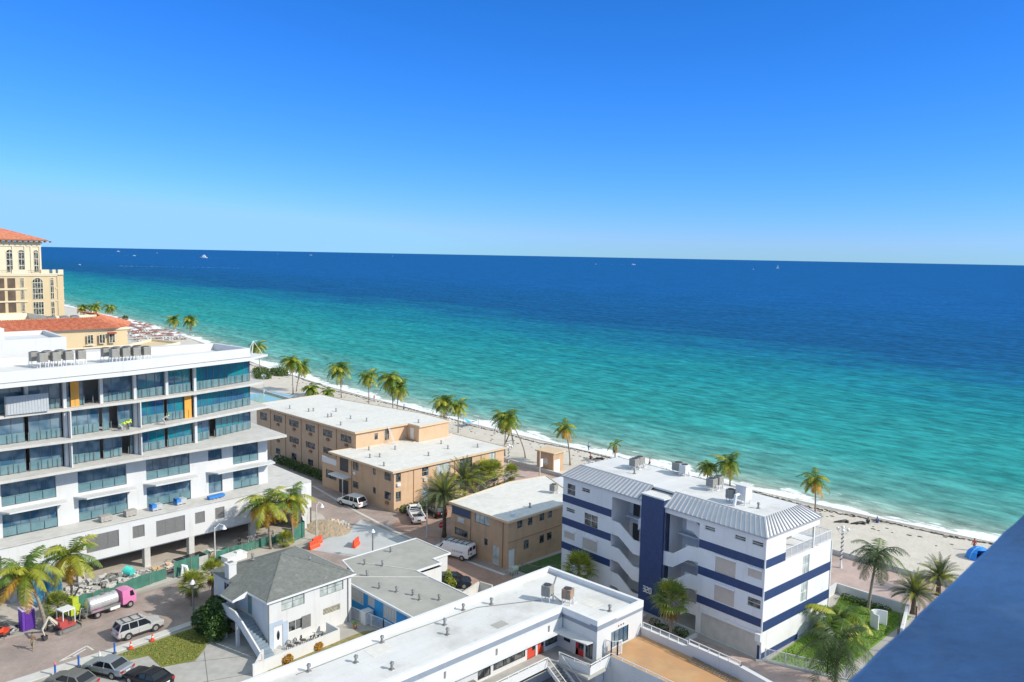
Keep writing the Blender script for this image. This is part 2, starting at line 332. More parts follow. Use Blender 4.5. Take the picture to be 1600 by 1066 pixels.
# foam: near the shore and a few whitecaps
fz=N(n,'ShaderNodeTexNoise'); fz.inputs['Scale'].default_value=.9; fz.inputs['Detail'].default_value=8; fz.inputs['Roughness'].default_value=.75
mpf=N(n,'ShaderNodeMapping'); mpf.inputs['Scale'].default_value=(1,.3,1); L(geo.outputs['Position'],mpf.inputs[0]); L(mpf.outputs[0],fz.inputs[0])
ff=N(n,'ShaderNodeFloatCurve'); L(sc.outputs[0],ff.inputs['Value'])
c=ff.mapping.curves[0].points; c[0].location=(0,.62); c[1].location=(1,.0)
sc2=N(n,'ShaderNodeMath',operation='MULTIPLY',use_clamp=True); sc2.inputs[1].default_value=1/40
big=N(n,'ShaderNodeTexNoise'); big.inputs['Scale'].default_value=.09; big.inputs['Detail'].default_value=2; L(geo.outputs['Position'],big.inputs[0])
bw=N(n,'ShaderNodeMapRange'); bw.inputs[3].default_value=-3; bw.inputs[4].default_value=3; bw.inputs[1].default_value=.3; bw.inputs[2].default_value=.7; L(big.outputs[0],bw.inputs[0])
ao=N(n,'ShaderNodeMath',operation='ADD'); L(at.outputs['Fac'],ao.inputs[0]); L(bw.outputs[0],ao.inputs[1]); L(ao.outputs[0],sc2.inputs[0]); L(sc2.outputs[0],ff.inputs['Value'])
for x_,y_ in ((.03,.57),(.06,.46),(.10,.33),(.13,.40),(.17,.30),(.36,.28),(.5,.275)): c.new(x_,y_)
c[-1].location=(1,.285)
ff.mapping.update()
sb=N(n,'ShaderNodeMath',operation='SUBTRACT'); L(ff.outputs[0],sb.inputs[0]); L(fz.outputs[0],sb.inputs[1])
fm=N(n,'ShaderNodeMapRange'); fm.inputs[1].default_value=-.02; fm.inputs[2].default_value=.06; L(sb.outputs[0],fm.inputs[0])
mx=N(n,'ShaderNodeMix',data_type='RGBA'); mx.inputs[7].default_value=(.80,.83,.83,1); L(fm.outputs[0],mx.inputs[0]); L(hv.outputs[0],mx.inputs[6]); L(mx.outputs[2],p.inputs['Base Color'])
rr=N(n,'ShaderNodeMapRange'); rr.inputs[3].default_value=.22; rr.inputs[4].default_value=.8; L(fm.outputs[0],rr.inputs[0]); L(rr.outputs[0],p.inputs['Roughness'])
p.inputs['Specular IOR Level'].default_value=0
b1=N(n,'ShaderNodeBump'); b1.inputs['Strength'].default_value=1; b1.inputs['Distance'].default_value=1.1
wv=N(n,'ShaderNodeTexNoise'); wv.inputs['Scale'].default_value=.16; wv.inputs['Detail'].default_value=6; wv.inputs['Roughness'].default_value=.62; L(mp3.outputs[0],wv.inputs[0]); L(wv.outputs[0],b1.inputs['Height']); L(b1.outputs[0],p.inputs['Normal'])
gl_=N(n,'ShaderNodeBsdfGlossy'); gl_.inputs['Roughness'].default_value=.25; L(b1.outputs[0],gl_.inputs['Normal']); ms_=N(n,'ShaderNodeMixShader'); ms_.inputs[0].default_value=.045
out_=[x for x in n.nodes if x.type=='OUTPUT_MATERIAL'][0]; L(p.outputs[0],ms_.inputs[1]); L(gl_.outputs[0],ms_.inputs[2]); L(ms_.outputs[0],out_.inputs[0])
SEA=m
ys=[-600,-200,-60,-20]+list(range(0,330,8))+[350,405,465,580,800,1500,5000,30000,120000]
strip('sea',[-5,-2,0,2,4,7,11,17,26,40,70,120,200,350,700,1500,4000,12000,40000,150000],lambda o:-.25,ys,SEA)
m,n,p=nodes('beach_sand'); L=n.links.new
at=N(n,'ShaderNodeAttribute',attribute_name='off'); geo=N(n,'ShaderNodeNewGeometry')
nz=N(n,'ShaderNodeTexNoise'); nz.inputs['Scale'].default_value=.35; nz.inputs['Detail'].default_value=8; nz.inputs['Roughness'].default_value=.7; L(geo.outputs['Position'],nz.inputs[0])
cr=N(n,'ShaderNodeValToRGB'); L(nz.outputs[0],cr.inputs[0]); e=cr.color_ramp.elements; e[0].position=.3; e[0].color=(.50,.455,.39,1); e[1].position=.7; e[1].color=(.61,.565,.49,1)
# wet band
wob=N(n,'ShaderNodeTexNoise'); wob.inputs['Scale'].default_value=.07; wob.inputs['Detail'].default_value=5; L(geo.outputs['Position'],wob.inputs[0])
wm=N(n,'ShaderNodeMapRange'); wm.inputs[1].default_value=.3; wm.inputs[2].default_value=.7; wm.inputs[3].default_value=-1.6; wm.inputs[4].default_value=1.6; L(wob.outputs[0],wm.inputs[0])
ad=N(n,'ShaderNodeMath',operation='ADD'); L(at.outputs['Fac'],ad.inputs[0]); L(wm.outputs[0],ad.inputs[1])
wet=N(n,'ShaderNodeMapRange'); wet.inputs[1].default_value=-4.2; wet.inputs[2].default_value=-2.8; L(ad.outputs[0],wet.inputs[0])
mx=N(n,'ShaderNodeMix',data_type='RGBA'); mx.inputs[7].default_value=(.33,.30,.26,1); L(wet.outputs[0],mx.inputs[0]); L(cr.outputs[0],mx.inputs[6]); L(mx.outputs[2],p.inputs['Base Color'])
p.inputs['Roughness'].default_value=.9
bp=N(n,'ShaderNodeBump'); bp.inputs['Strength'].default_value=.55; bp.inputs['Distance'].default_value=.16
vn=N(n,'ShaderNodeTexNoise'); vn.inputs['Scale'].default_value=1.9; vn.inputs['Detail'].default_value=5; L(geo.outputs['Position'],vn.inputs[0]); L(vn.outputs[0],bp.inputs['Height']); L(bp.outputs[0],p.inputs['Normal'])
def sandz(o): return .02 if o<-5 else .02-(o+5)*.09
strip('beach',[-34,-20,-12,-8,-5,-3.5,-2,0,3,8],sandz,ys,m)
# seaweed wrack line: ragged flat clumps
WR=M('seaweed',(.075,.055,.035),.9,.3,3,.5)
mb=MB(); rnd=random.Random(3); y=-30.
while y<330:
    o=-3.9+1.0*math.sin(y*.09)+.5*math.sin(y*.31); z=sandz(o)+.01
    for k in range(3 if y<110 else 2):
        cx,cy=xs(y)+o+rnd.gauss(0,.22),y+rnd.uniform(-.4,.4); r_=rnd.uniform(.07,.28)
        pts=[(cx+r_*rnd.uniform(.5,1)*math.cos(a_*math.pi/3)*.6,cy+r_*1.7*rnd.uniform(.5,1)*math.sin(a_*math.pi/3)) for a_ in range(6)]
        mb.prism(pts,z,z+rnd.uniform(.03,.09),bottom=False)
    if rnd.random()<.30:
        cx,cy=xs(y)+o-rnd.uniform(.5,7),y; r_=rnd.uniform(.08,.2); mb.prism([(cx+r_*math.cos(t_),cy+2*r_*math.sin(t_)) for t_ in (0,1,2,3,4,5)],sandz(-9),.07,bottom=False)
    y+=.42
tag(mb.build('seaweed_line',WR),kind='stuff',label='dark seaweed washed up along the waterline',cat='seaweed')
# ---------------- land ----------------
GROUNDM=M('ground_mix',(.40,.38,.35),.9,.12,.5,.3,bscale=6); mottle(GROUNDM,(.30,.29,.26),.08,.6)
SX=[(y,xs(y)-22) for y in (-600,-60,0,32,60,100,160,200,257,300,350,405,465,580,800,1500)]
def sheet(name,poly,z,mat):
    mb=MB(); mb.prism(poly,z-.3,z,bottom=False); o=mb.build(name,mat); o['kind']='structure'; return o
sheet('ground',[(-600,-600),(104.9,-600),(104.9,190),(109,257),(124,350),(132,465),(140,580),(148,800),(160,1500),(-600,1500)],0,GROUNDM)
def paver(name,c1,c2,mort,sc,bw=.5,rh=.25,st=None):
    m,n,p=nodes(name); L=n.links.new
    tc=N(n,'ShaderNodeNewGeometry'); br=N(n,'ShaderNodeTexBrick'); br.inputs['Scale'].default_value=sc; br.inputs['Brick Width'].default_value=bw; br.inputs['Row Height'].default_value=rh
    br.inputs['Color1'].default_value=(*c1,1); br.inputs['Color2'].default_value=(*c2,1); br.inputs['Mortar'].default_value=(*mort,1); br.inputs['Mortar Size'].default_value=.012
    L(tc.outputs['Position'],br.inputs[0]); nz=N(n,'ShaderNodeTexNoise'); nz.inputs['Scale'].default_value=.35; nz.inputs['Detail'].default_value=7; nz.inputs['Roughness'].default_value=.65; L(tc.outputs['Position'],nz.inputs[0])
    mr=N(n,'ShaderNodeMapRange'); mr.inputs[1].default_value=.3; mr.inputs[2].default_value=.7; mr.inputs[3].default_value=.78; mr.inputs[4].default_value=1.2; L(nz.outputs[0],mr.inputs[0])
    hv=N(n,'ShaderNodeHueSaturation'); L(br.outputs[0],hv.inputs['Color']); L(mr.outputs[0],hv.inputs['Value']); L(hv.outputs[0],p.inputs['Base Color']); p.inputs['Roughness'].default_value=.85; mottle(m,(.20,.18,.165),.13,.55,.5,.7); mottle(m,(.52,.48,.44),.3,.4,.58,.72); return m
PAV=paver('street_pavers',(.38,.30,.27),(.32,.26,.235),(.24,.20,.18),2.2)
PAVR=paver('red_pavers',(.42,.26,.20),(.36,.23,.18),(.25,.18,.15),2.2)
PAVP=paver('promenade_pavers',(.50,.37,.33),(.45,.34,.30),(.33,.27,.25),2.0)
sheet('street',[(8,88.6),(17.5,90.2),(20.9,89.8),(31,92.6),(39,93.2),(52,93.2),(61,97),(61,122),(57,150),(71.5,150),(71,98),(72,96),(103,96.5),(103,84.5),(73,83.5),(67,68),(67,62),(61,62),(61,80.6),(46.4,82.6),(34,81.95),(25,81.2),(16,80.8),(4,80.3)],.012,PAV)
sheet('parking_court',[(66.2,84),(66.3,92),(71,96.6),(91,97),(91,86.5),(73.5,85)],.02,PAVR)
sheet('north_lane',[(61.2,80.5),(65.6,80.5),(66.6,68),(66.4,62.2),(61.2,62.2)],.02,PAVR)
sheet('driveway',[(60.6,20),(60.6,62.2),(70.6,62.2),(70.6,49),(69.9,48),(69.9,44),(70.5,37),(72.4,30),(72.4,20)],.014,PAVP)
sheet('road',[(54.5,93.6),(61.5,95.5),(64.9,98),(65.3,84),(61,83.2),(56,86.4),(53,92.4)],.018,M('concrete_patch',(.46,.48,.49),.85,.1,.4,.2,bscale=8))
sheet('promenade',[(92.8,-60),(92.8,84),(91,96.5),(96,98),(97,190),(104.6,190),(104.6,-60)],.016,PAVP)
LAWN=M('lawn_grass',(.115,.165,.03),.9,.3,1.2,.6,bscale=22,col2=(.25,.23,.07)); LAWN2=M('bright_lawn',(.13,.25,.02),.9,.3,1.0,.6,bscale=20,col2=(.19,.30,.05))
sheet('lawn',[(17,78.4),(25,79.5),(30.1,80.1),(35.9,80.4),(35.9,76.6),(32.5,76.2),(31.4,74.8),(30,73.4),(27.2,74.3),(27.1,77.3),(25.6,77.6),(24.8,76.9),(22,76.6),(17,76.4)],.02,LAWN)
sheet('lawn',[(71.2,36.4),(73,30.6),(92.2,30.6),(92.3,38.5),(84.2,36.6)],.02,LAWN2)
sheet('lawn',[(69,65.6),(68.6,69.6),(92,69.4),(92,64.2),(74,65)],.02,M('dark_lawn',(.06,.13,.03),.9,.3,1.2,.6,bscale=22))
sheet('driveway',[(24.8,76.8),(25.6,77.5),(27,77.2),(27.1,74.2),(30,73.3),(31.4,74.7),(32.4,76.1),(35.8,76.5),(35.8,66.8),(32.7,66.6),(30,58),(12,58),(12,76)],.018,CONC)
sheet('sidewalk',[(10,79.2),(16,79.3),(25,80.0),(34,80.9),(46.6,82.0),(61,80.2),(61,81.0),(46.6,82.75),(34,81.8),(25,81.05),(10,80.5)],.1,CONCL)
sheet('flower_bed',[(34.2,66.7),(34.2,67.4),(45.2,67.9),(46.5,67.2),(44,66.2)],.03,M('dry_grass',(.26,.22,.09),.95,.3,2,.5))
sheet('dirt',[(8,89.4),(17.6,91.6),(22,90.6),(26,91.4),(31,93.2),(39,94.6),(52,94.6),(60,97.8),(62,104),(60,116),(20,116),(8,110)],.024,M('construction_dirt',(.40,.34,.28),.95,.2,.6,.5,bscale=5,col2=(.50,.47,.43)))
GUT=CONCL
mb=MB()
for a,b in (((66.5,69),(65.6,81)),((65.6,81),(65.7,90.8)),((65.7,90.8),(66.6,102)),((66.6,102),(68.6,118))): mb.bar((*a,.03),(*b,.03),.45,.03)
o=mb.build('gutter',CONCL); o['kind']='structure'
# painted triangle on the street
mb=MB(); PM=M('road_paint',(.62,.61,.58),.7,.2,3)
for a,b in (((20.5,81.75),(23.4,83.3)),((23.4,83.3),(23.6,82.0)),((21.6,81.85),(23.1,82.7)),((20.5,81.75),(22.0,81.9))): mb.bar((*a,.02),(*b,.02),.16,.012)
o=mb.build('road_marking',PM); o['kind']='structure'
mb=MB(); JM=M('dark_joint',(.16,.15,.14),.9,.2,2)
for a,b in (((31.4,74.6),(28.2,66)),((29.3,73.6),(35.6,70.2)),((26.8,73.2),(24.2,66)),((24.5,70.8),(34,67.2))): mb.bar((*a,.021),(*b,.021),.06,.006)
o=mb.build('driveway_joint',JM); o['kind']='structure'
# ---------------- generic pieces ----------------
def parapet(mb,poly,z0,z1,t,mi=0):
    "a closed upstand inside polygon poly"
    c=Vector((sum(p_[0] for p_ in poly)/len(poly),sum(p_[1] for p_ in poly)/len(poly),0)); n_=len(poly)
    area=sum(poly[i][0]*poly[(i+1)%n_][1]-poly[(i+1)%n_][0]*poly[i][1] for i in range(n_)); sg=1 if area>0 else -1
    P_=[Vector((a_,b_,0)) for a_,b_ in poly]; inn=[]
    for i in range(n_):
        a_=(P_[i]-P_[i-1]).normalized(); b_=(P_[(i+1)%n_]-P_[i]).normalized()
        na=Vector((-a_.y,a_.x,0))*sg; nb=Vector((-b_.y,b_.x,0))*sg; k=(na+nb); k=k/max(.3,k.dot(na)) ; inn.append(P_[i]+k*t)
    for i in range(n_):
        j=(i+1)%n_; a_,b_,c_,d_=P_[i],P_[j],inn[j],inn[i]
        up=lambda q,z:Vector((q.x,q.y,z))
        mb.face(up(a_,z1),up(b_,z1),up(c_,z1),up(d_,z1),mi=mi); mb.face(up(d_,z0),up(c_,z0),up(c_,z1),up(d_,z1),mi=mi); mb.face(up(a_,z0),up(b_,z0),up(b_,z1),up(a_,z1),mi=mi)
ACTOP=METALD; ACM=M('ac_casing',(.30,.29,.26),.6,.2,6,.2); ACL=M('pale_ac_casing',(.66,.66,.64),.6,.1,4)
def ac_unit(label,x,y,z,rz=0,legs=.45,w=.85,h=.9,group=None,mat=None):
    t=thing('air_conditioner',label,'air conditioner',(x,y,z),rz,group)
    mb=MB(); mb.X=mw(t); k=w/2
    mb.box(-k,k,-k,k,legs,legs+h)
    for i in range(6):
        zz=legs+.08+i*(h-.16)/6; mb.box(-k-.015,k+.015,-k-.015,k+.015,zz,zz+.05)
    mb.build('casing',mat or ACM,t)
    f=MB(); f.X=mw(t); f.cyl((0,0,legs+h),(0,0,legs+h+.05),k*.82,n=14); f.build('fan_grille',METALD,t)
    l=MB(); l.X=mw(t)
    for a in (-1,1):
        l.bar((a*k*.8,-k,legs-.04),(a*k*.8,k,legs-.04),.08)
        for b in (-1,1): l.bar((a*k*.8,b*k*.85,0),(a*k*.8,b*k*.85,legs),.07)
    l.build('stand',METALW,t); l=MB(); l.X=mw(t); l.tube([(k*1.6,-k*1.3,.03),(k*.5,-k-.1,.05),(k*.5,-k-.1,legs*.8),(k*.2,-k,legs+.2)],.04,6); l.build('pipe',METALW,t); return t
def vent(parent,x,y,z,kind=0):
    mb=MB()
    if kind==0: mb.cyl((x,y,z),(x,y,z+.5),.10,n=8); mb.cyl((x,y,z+.42),(x+.08,y,z+.62),.19,.14,8); mb.cyl((x,y,z),(x,y,z+.04),.26,.22,10)
    else: mb.box(x-.2,x+.2,y-.2,y+.2,z,z+.35); mb.box(x-.27,x+.27,y-.27,y+.27,z+.35,z+.42)
    return mb.build('roof_vent',METALG if kind==0 else METALW,parent)
def tri_label(i): return ''
def leaf_win(F,mb_holes,parent,specs):
    pass
# ================= striped apartment building =================
def standing_seam(mb,A,B_,C_,D_,n_,mi=0,ms=1):
    "sloped metal roof panel A-B at the eave, D-C at the top, with n_ raised seams"
    A,B_,C_,D_=map(Vector,(A,B_,C_,D_)); mb.face(A,B_,C_,D_,mi=mi); nn=(B_-A).cross(D_-A).normalized()
    if nn.z<0: nn=-nn
    for i in range(n_+1):
        t=i/n_; a=A.lerp(B_,t); b=D_.lerp(C_,t)
        if (a-b).length>.3: mb.bar(a+nn*.05,b+nn*.05,.11,.12,mi=ms)
SEAM=M('seam_roof_metal',(.66,.67,.67),.45,.06,1)
SEAMD=M('seam_rib',(.36,.37,.40),.5,.05,1)
def striped():
    rt=thing('apartment_building','white four-storey beachfront building with navy blue bands, ribbed metal eaves and a blue stair tower','apartment building',(70.73,37.07,0),R(-3))
    X=mw(rt); O=(70.73,37.07)
    LP=lambda u,v,z=0: X@Vector((u,v,z))
    FWx=Fr(O[0],O[1],87,True); FS=Fr(O[0],O[1],-3)
    Nn=27.8; D_=13.1
    # openings on the west face: (v0,v1,z0,z1)
    small=[(5.8,7.07,11.27,11.75),(2.22,3.48,11.27,11.75),(.25,1.53,11.27,11.75),(23.34,24.65,11.15,11.65),(25.74,27.12,10.21,11.6),(25.72,27.18,8.05,8.58),(21.95,24.15,7.18,8.72),(.22,1.7,4.99,5.95)]
    shut=[(3.2,5.6,7.15,8.95),(.25,1.8,8.0,8.9),(3.2,5.55,4.2,5.95),(25.64,27.4,4.7,5.64),(21.9,24.26,4.3,5.69)]
    wells=[(7.7,12.2,.02,11.75),(15.25,19.8,.02,11.66)]
    gar=(.4,7.05,.02,2.45)
    mb=MB(); wall(mb,FWx,0,Nn,0,12.35,small+shut+wells+[gar],.16)
    # south face: lower three floors full width, top floor recessed terrace
    sw=[(7.25,8.6,6.75,8.75),(7.2,8.55,3.75,5.85)]
    wall(mb,FS,0,D_,0,9.25,sw,.16); wall(mb,FS,0,3.75,9.25,12.35)
    wall(mb,FS,3.75,10.3,11.55,12.35)
    # east and north faces
    FE=Fr(*LP(D_,0)[:2],87); wall(mb,FE,0,Nn,0,9.25); FE2=Fr(*LP(10.3,0)[:2],87); wall(mb,FE2,3.2,Nn,9.25,12.35)
    FN=Fr(*LP(0,Nn)[:2],-3,True); wall(mb,FN,0,D_,0,9.25); wall(mb,FN,0,10.3,9.25,12.35)
    mb.X=X
    # terrace floor, recess walls
    mb.box(10.3,D_,.02,Nn-.02,9.1,9.25); mb.box(3.75,10.3,.02,3.2,9.0,9.2); 
    mb.box(3.6,3.75,.02,3.2,9.25,12.35)
    mb.box(9.25,9.45,.02,.2,9.25,11.55)
    # stair wells: back wall, side walls, landings
    for a,b in ((7.7,12.2),(15.25,19.8)):
        mb.box(3.2,3.35,a,b,0,12.3); mb.box(.16,3.2,a-.12,a,0,12.3); mb.box(.16,3.2,b,b+.12,0,12.3)
        for z in (2.9,5.95,9.0): mb.box(2.5,3.2,a,b,z-.18,z)
    mb.build('wall',SWHITE2,rt)
    rw=MB(); rw.X=X; rw.box(3.75,10.3,3.1,3.25,9.25,12.35); rw.build('terrace_back_wall',M('shaded_recess_wall',(.20,.215,.21),.8),rt)  # the terrace recess's shade is painted into this wall's grey
    # bands
    bd=MB(); 
    for z0,z1 in ((9.2,10.08),(6.35,7.22),(3.28,4.12)):
        bd.fbox(FWx,-.03,7.66,z0,z1,-.03,.0); bd.fbox(FWx,19.84,Nn+.03,z0,z1,-.03,0)
    bd.fbox(FS,0,3.75,9.2,10.05,-.03,0)
    for z0,z1 in ((5.9,6.85),(2.75,3.75)): bd.fbox(FS,0,D_,z0,z1,-.03,0)
    bd.fbox(FWx,-.03,.36,0,1.4,-.03,0); bd.fbox(FS,.0,7,.0,.6,-.03,0)
    bd.split('blue_band',NAVY,rt)
    # stair tower
    tw=MB(); tw.X=X; tw.box(-.3,.9,12.2,15.25,0,13.1); twr=tw.build('stair_tower',NAVY,rt)
    c=MB(); c.X=X; c.box(-.35,2.6,12.12,15.33,13.1,13.25); c.build('tower_cap',WROOF,twr)
    dg=MB()
    TF=Fr(*LP(-.3,0)[:2],87,True)
    def dig(s,z,segs):
        "seven-segment style numerals drawn as thick strokes, s increases northwards so text runs southwards"
        wd,hh,t=.27,.60,.085
        P={'a':(0,1,1,1),'b':(1,1,1,.5),'c':(1,.5,1,0),'d':(0,0,1,0),'e':(0,.5,0,0),'f':(0,1,0,.5),'g':(0,.5,1,.5)}
        for q in segs:
            x0,y0,x1,y1=P[q]; a=TF.p(s-x0*wd,z+y0*hh,-.03); b=TF.p(s-x1*wd,z+y1*hh,-.03); dg.bar(a,b,t,t)
    dig(14.55,2.25,'abgcd'); dig(14.13,2.25,'abged'); dig(13.71,2.25,'abcdef')
    dg.build('house_number',METALW,twr)
    # mansard
    rf=MB(); e=.18; ze,zt=12.35,13.7; i1,i2=1.75,1.35
    c0=LP(-e,-e,ze); c1=LP(-e,Nn+e,ze); c2=LP(10.3+e,Nn+e,ze); c3=LP(10.3+e,-e,ze)
    t0=LP(i1,i2,zt); t1=LP(i1,Nn-i2,zt); t2=LP(10.3-i1,Nn-i2,zt); t3=LP(10.3-i1,i2,zt)
    def seg(v0,v1,n_):
        f0=lambda v:LP(-e,v,ze); 
        a=LP(-e,v0,ze); b=LP(-e,v1,ze); ta=LP(i1,max(v0,i2),zt); tb=LP(i1,min(v1,Nn-i2),zt)
        standing_seam(rf,a,b,tb,ta,n_)
    seg(-e,12.15,21); seg(15.3,Nn+e,21)
    standing_seam(rf,c3,c0,t0,t3,17); standing_seam(rf,c2,c3,t3,t2,10); standing_seam(rf,c1,c2,t2,t1,10)
    rf.bar(c0,c3,.12,.12,mi=1); rf.bar(c0,LP(-e,12.15,ze),.12,.12,mi=1); rf.bar(LP(-e,15.3,ze),c1,.12,.12,mi=1); rf.bar(c0,t0,.16,.1,mi=1); rf.bar(c3,t3,.16,.1,mi=1)
    rf.build('mansard_roof',[SEAM,SEAMD],rt)
    tp=MB(); tp.X=X; tp.box(i1-.1,10.3-i1+.1,i2-.1,Nn-i2+.1,zt-.25,zt-.05); 
    tp.box(i1-.02,i1+.2,i2,12.15,zt-.1,zt+.04); tp.box(i1-.02,i1+.2,15.3,Nn-i2,zt-.1,zt+.04)
    tp.box(-.1,10.3,Nn-3,Nn,12.2,12.3); tp.build('roof_deck',WROOF,rt)
    # soffit band under the mansard in front of the wells
    # windows and shutters
    for h in small: window(FWx,h,rt,nc=1 if h[3]-h[2]<.7 else (2 if h[1]-h[0]>2 else 1),nr=2,fm=WFRAME,gm=GLASS)
    for h in sw: window(FS,h,rt,nc=2,nr=2,fm=WFRAME,gm=CURT)
    for h in shut+[gar]:
        s=MB(); n_=int((h[3]-h[2])/.14)
        for i in range(n_):
            z=h[2]+i*(h[3]-h[2])/n_; s.fbox(FWx,h[0]+.02,h[1]-.02,z+.005,z+(h[3]-h[2])/n_-.005,.04,.08)
        s.fbox(FWx,h[0],h[1],h[2],h[3],.08,.1)
        so_=s.build('garage_door' if h is gar else 'roller_shutter',SHUT if h is not gar else CONCL,rt)
        b=MB(); b.fbox(FWx,h[0]-.05,h[1]+.05,h[3]-.02,h[3]+.22,-.16,0); b.build('shutter_box',METALW,so_)
    g=MB(); g.fbox(FWx,-.25,.35,2.0,2.75,-.55,-.02); g.build('door_motor_box',METALW,rt)
    for a,b,z in ((4.05,4.6,9.2),(9.6,10.15,6)): pass
    dr=MB(); dr.X=X
    for a,z in ((8.2,9.0),(8.3,5.95),(8.3,2.9),(18.3,9),(18.3,5.95),(16.2,9)): dr.box(3.14,3.19,a,a+.95,z,z+2.1)
    dr.split('door',METALD,rt)
    # stair parapets
    sp=MB(); 
    def para(pts,h_,u0,u1,dz):
        for (v0,z0),(v1,z1) in zip(pts,pts[1:]):
            q=[(v0,z0-h_),(v1,z1-h_),(v1,z1),(v0,z0)]
            vs=[LP(u,v,z+dz) for u in (u0,u1) for v,z in q]
            sp.add(vs,[(0,1,2,3),(7,6,5,4),(0,4,5,1),(1,5,6,2),(2,6,7,3),(3,7,4,0)])
    Rf=[(12.22,7.45),(10.95,7.55),(8.99,8.95),(7.7,9.08)]
    Rr=[(10.25,11.5),(9.45,11.5),(6.95+.8,10.42)]
    Lf=[(19.8,8.87),(18.65,8.83),(16.45,7.45),(15.25,7.48)]
    Lr=[(16.9,9.5),(15.26,10.8)]
    for dz in (0,-3.05,-6.1):
        if dz>-6: para(Rf,1.55,0.0,.16,dz)
        else: para([(9.6,8.5),(8.99,8.95),(7.7,9.08)],1.2,0,.16,dz)
        para(Lf,1.6,.0,.16,dz); para(Rr,1.4,1.25,1.4,dz)
    for dz in (0,-3.05): para(Lr,1.3,1.25,1.4,dz)
    sp.split('stair_parapet',SWHITE2,rt)
    # terrace railing
    ra=MB(); ra.X=X
    def rail(a,b,z,h_,m_=.12):
        a=Vector(a);b=Vector(b); Ln=(b-a).length; k=int(Ln/m_)
        ra.bar((*a,z+h_),(*b,z+h_),.06); ra.bar((*a,z+.1),(*b,z+.1),.04)
        for i in range(k+1):
            q=a.lerp(b,i/k); ra.bar((*q,z+.1),(*q,z+h_),.025 if i%10 else .06)
    rail((3.75,.1),(D_-.1,.1),9.25,1.05); rail((D_-.1,.1),(D_-.1,14),9.25,1.05)
    ra.build('terrace_railing',METALW,rt)
    dp=MB(); dp.X=X; dp.box(-.1,0,-.12,.02,0,12.3); dp.box(D_-.02,D_+.1,-.1,.02,0,9.2); dp.split('downpipe',METALW,rt)
    for x,y in ((4.0,20.0),(6.2,7.6),(3.9,3.4)): vent(rt,*LP(x,y)[:2],zt-.05,0)
    G_='air conditioners on the striped building roof'
    for i,(u,v,lb,sz,mt) in enumerate([(5.5,21.3,'grey air conditioner at the north end of the striped building roof',.9,None),(6.7,21.5,'grey air conditioner just seaward of the northmost one on the striped roof',.9,None),
        (8.3,16.9,'lone tan and grey air conditioner at the seaward edge of the striped roof',1.1,None),(8.0,16.0-.2,'pale boxy air conditioner beside the tan one on the striped roof',.9,ACL),
        (5.6,10.3,'dark air conditioner of the middle pair on the striped roof',.9,None),(7.0,10.4,'round-topped air conditioner seaward of the middle pair on the striped roof',.8,None),
        (3.6,6.5,'low louvred air conditioner near the landward edge of the striped roof',.8,None)]):
        q=LP(u,v); ac_unit(lb,q.x,q.y,zt-.05,R(-3),w=sz,group=G_,mat=mt)
    q=LP(4.1,5.3); t=thing('duct_housing','large white sheet-metal rooftop duct box near the south end of the striped roof','duct box',(q.x,q.y,zt-.05),R(-3))
    d=MB(); d.X=mw(t); d.box(-.6,.6,-.6,.6,.5,2.0); d.box(-.7,.7,-.7,.7,2.0,2.08); d.build('casing',ACL,t)
    d=MB(); d.X=mw(t)
    for a in (-1,1):
        for b in (-1,1): d.bar((a*.5,b*.5,0),(a*.5,b*.5,.5),.08)
    d.tube([(-.6,0,1.2),(-1.3,.1,1.1),(-1.5,.1,.1)],.18,8); d.split('stand',METALW,t)
striped()
# ================= flat-roofed tan buildings =================
def box_building(name,label,x,y,ang,wd,ln,h,west,south,wallm,roofm,ov=.45,trim=TANTRIM,poly=None,wf=ALU,gm=GLASS):
    "x,y = south-west corner; west/south = window rectangles (s0,s1,z0,z1,nc)"
    rt=thing(name,label,'apartment building' if name=='apartment_building' else 'building',(x,y,0),R(ang)); X=mw(rt)
    FWx=Fr(x,y,ang+90,True); FS=Fr(x,y,ang)
    mb=MB(); wall(mb,FWx,0,ln,0,h,[w_[:4] for w_ in west],.14); wall(mb,FS,0,wd,0,h,[w_[:4] for w_ in south],.14)
    q=X@Vector((wd,0,0)); wall(mb,Fr(q.x,q.y,ang+90),0,ln,0,h); q=X@Vector((0,ln,0)); wall(mb,Fr(q.x,q.y,ang,True),0,wd,0,h)
    mb.build('wall',wallm,rt)
    for i,w_ in enumerate(west+south):
        window(FWx if i<len(west) else FS,w_[:4],rt,nc=w_[4] if len(w_)>4 else 2,nr=w_[5] if len(w_)>5 else 1,fm=w_[6] if len(w_)>6 else wf,gm=w_[7] if len(w_)>7 else gm)
    rf=MB(); rf.X=X; pl=poly or [(-ov,-ov),(wd+ov,-ov),(wd+ov,ln+ov),(-ov,ln+ov)]
    rf.prism(pl,h,h+.22,0,1); parapet(rf,pl,h+.22,h+.30,.14,0); rf.build('roof',[trim,roofm],rt)
    return rt,X,FWx,FS
def wallac(F,s,z,parent,mat=METALW):
    mb=MB(); mb.fbox(F,s-.33,s+.33,z,z+.42,-.28,0)
    o=mb.build('wall_air_conditioner',mat,parent); return o
def trims(F,parent,vs,z0,z1,zs=(),s0=0,s1=1,mat=TRIMBR):
    mb=MB()
    for v in vs: mb.fbox(F,v-.05,v+.05,z0,z1,-.06,0)
    for z in zs: mb.fbox(F,s0,s1,z-.03,z+.03,-.03,0)
    return mb.build('wall_trim',mat,parent)
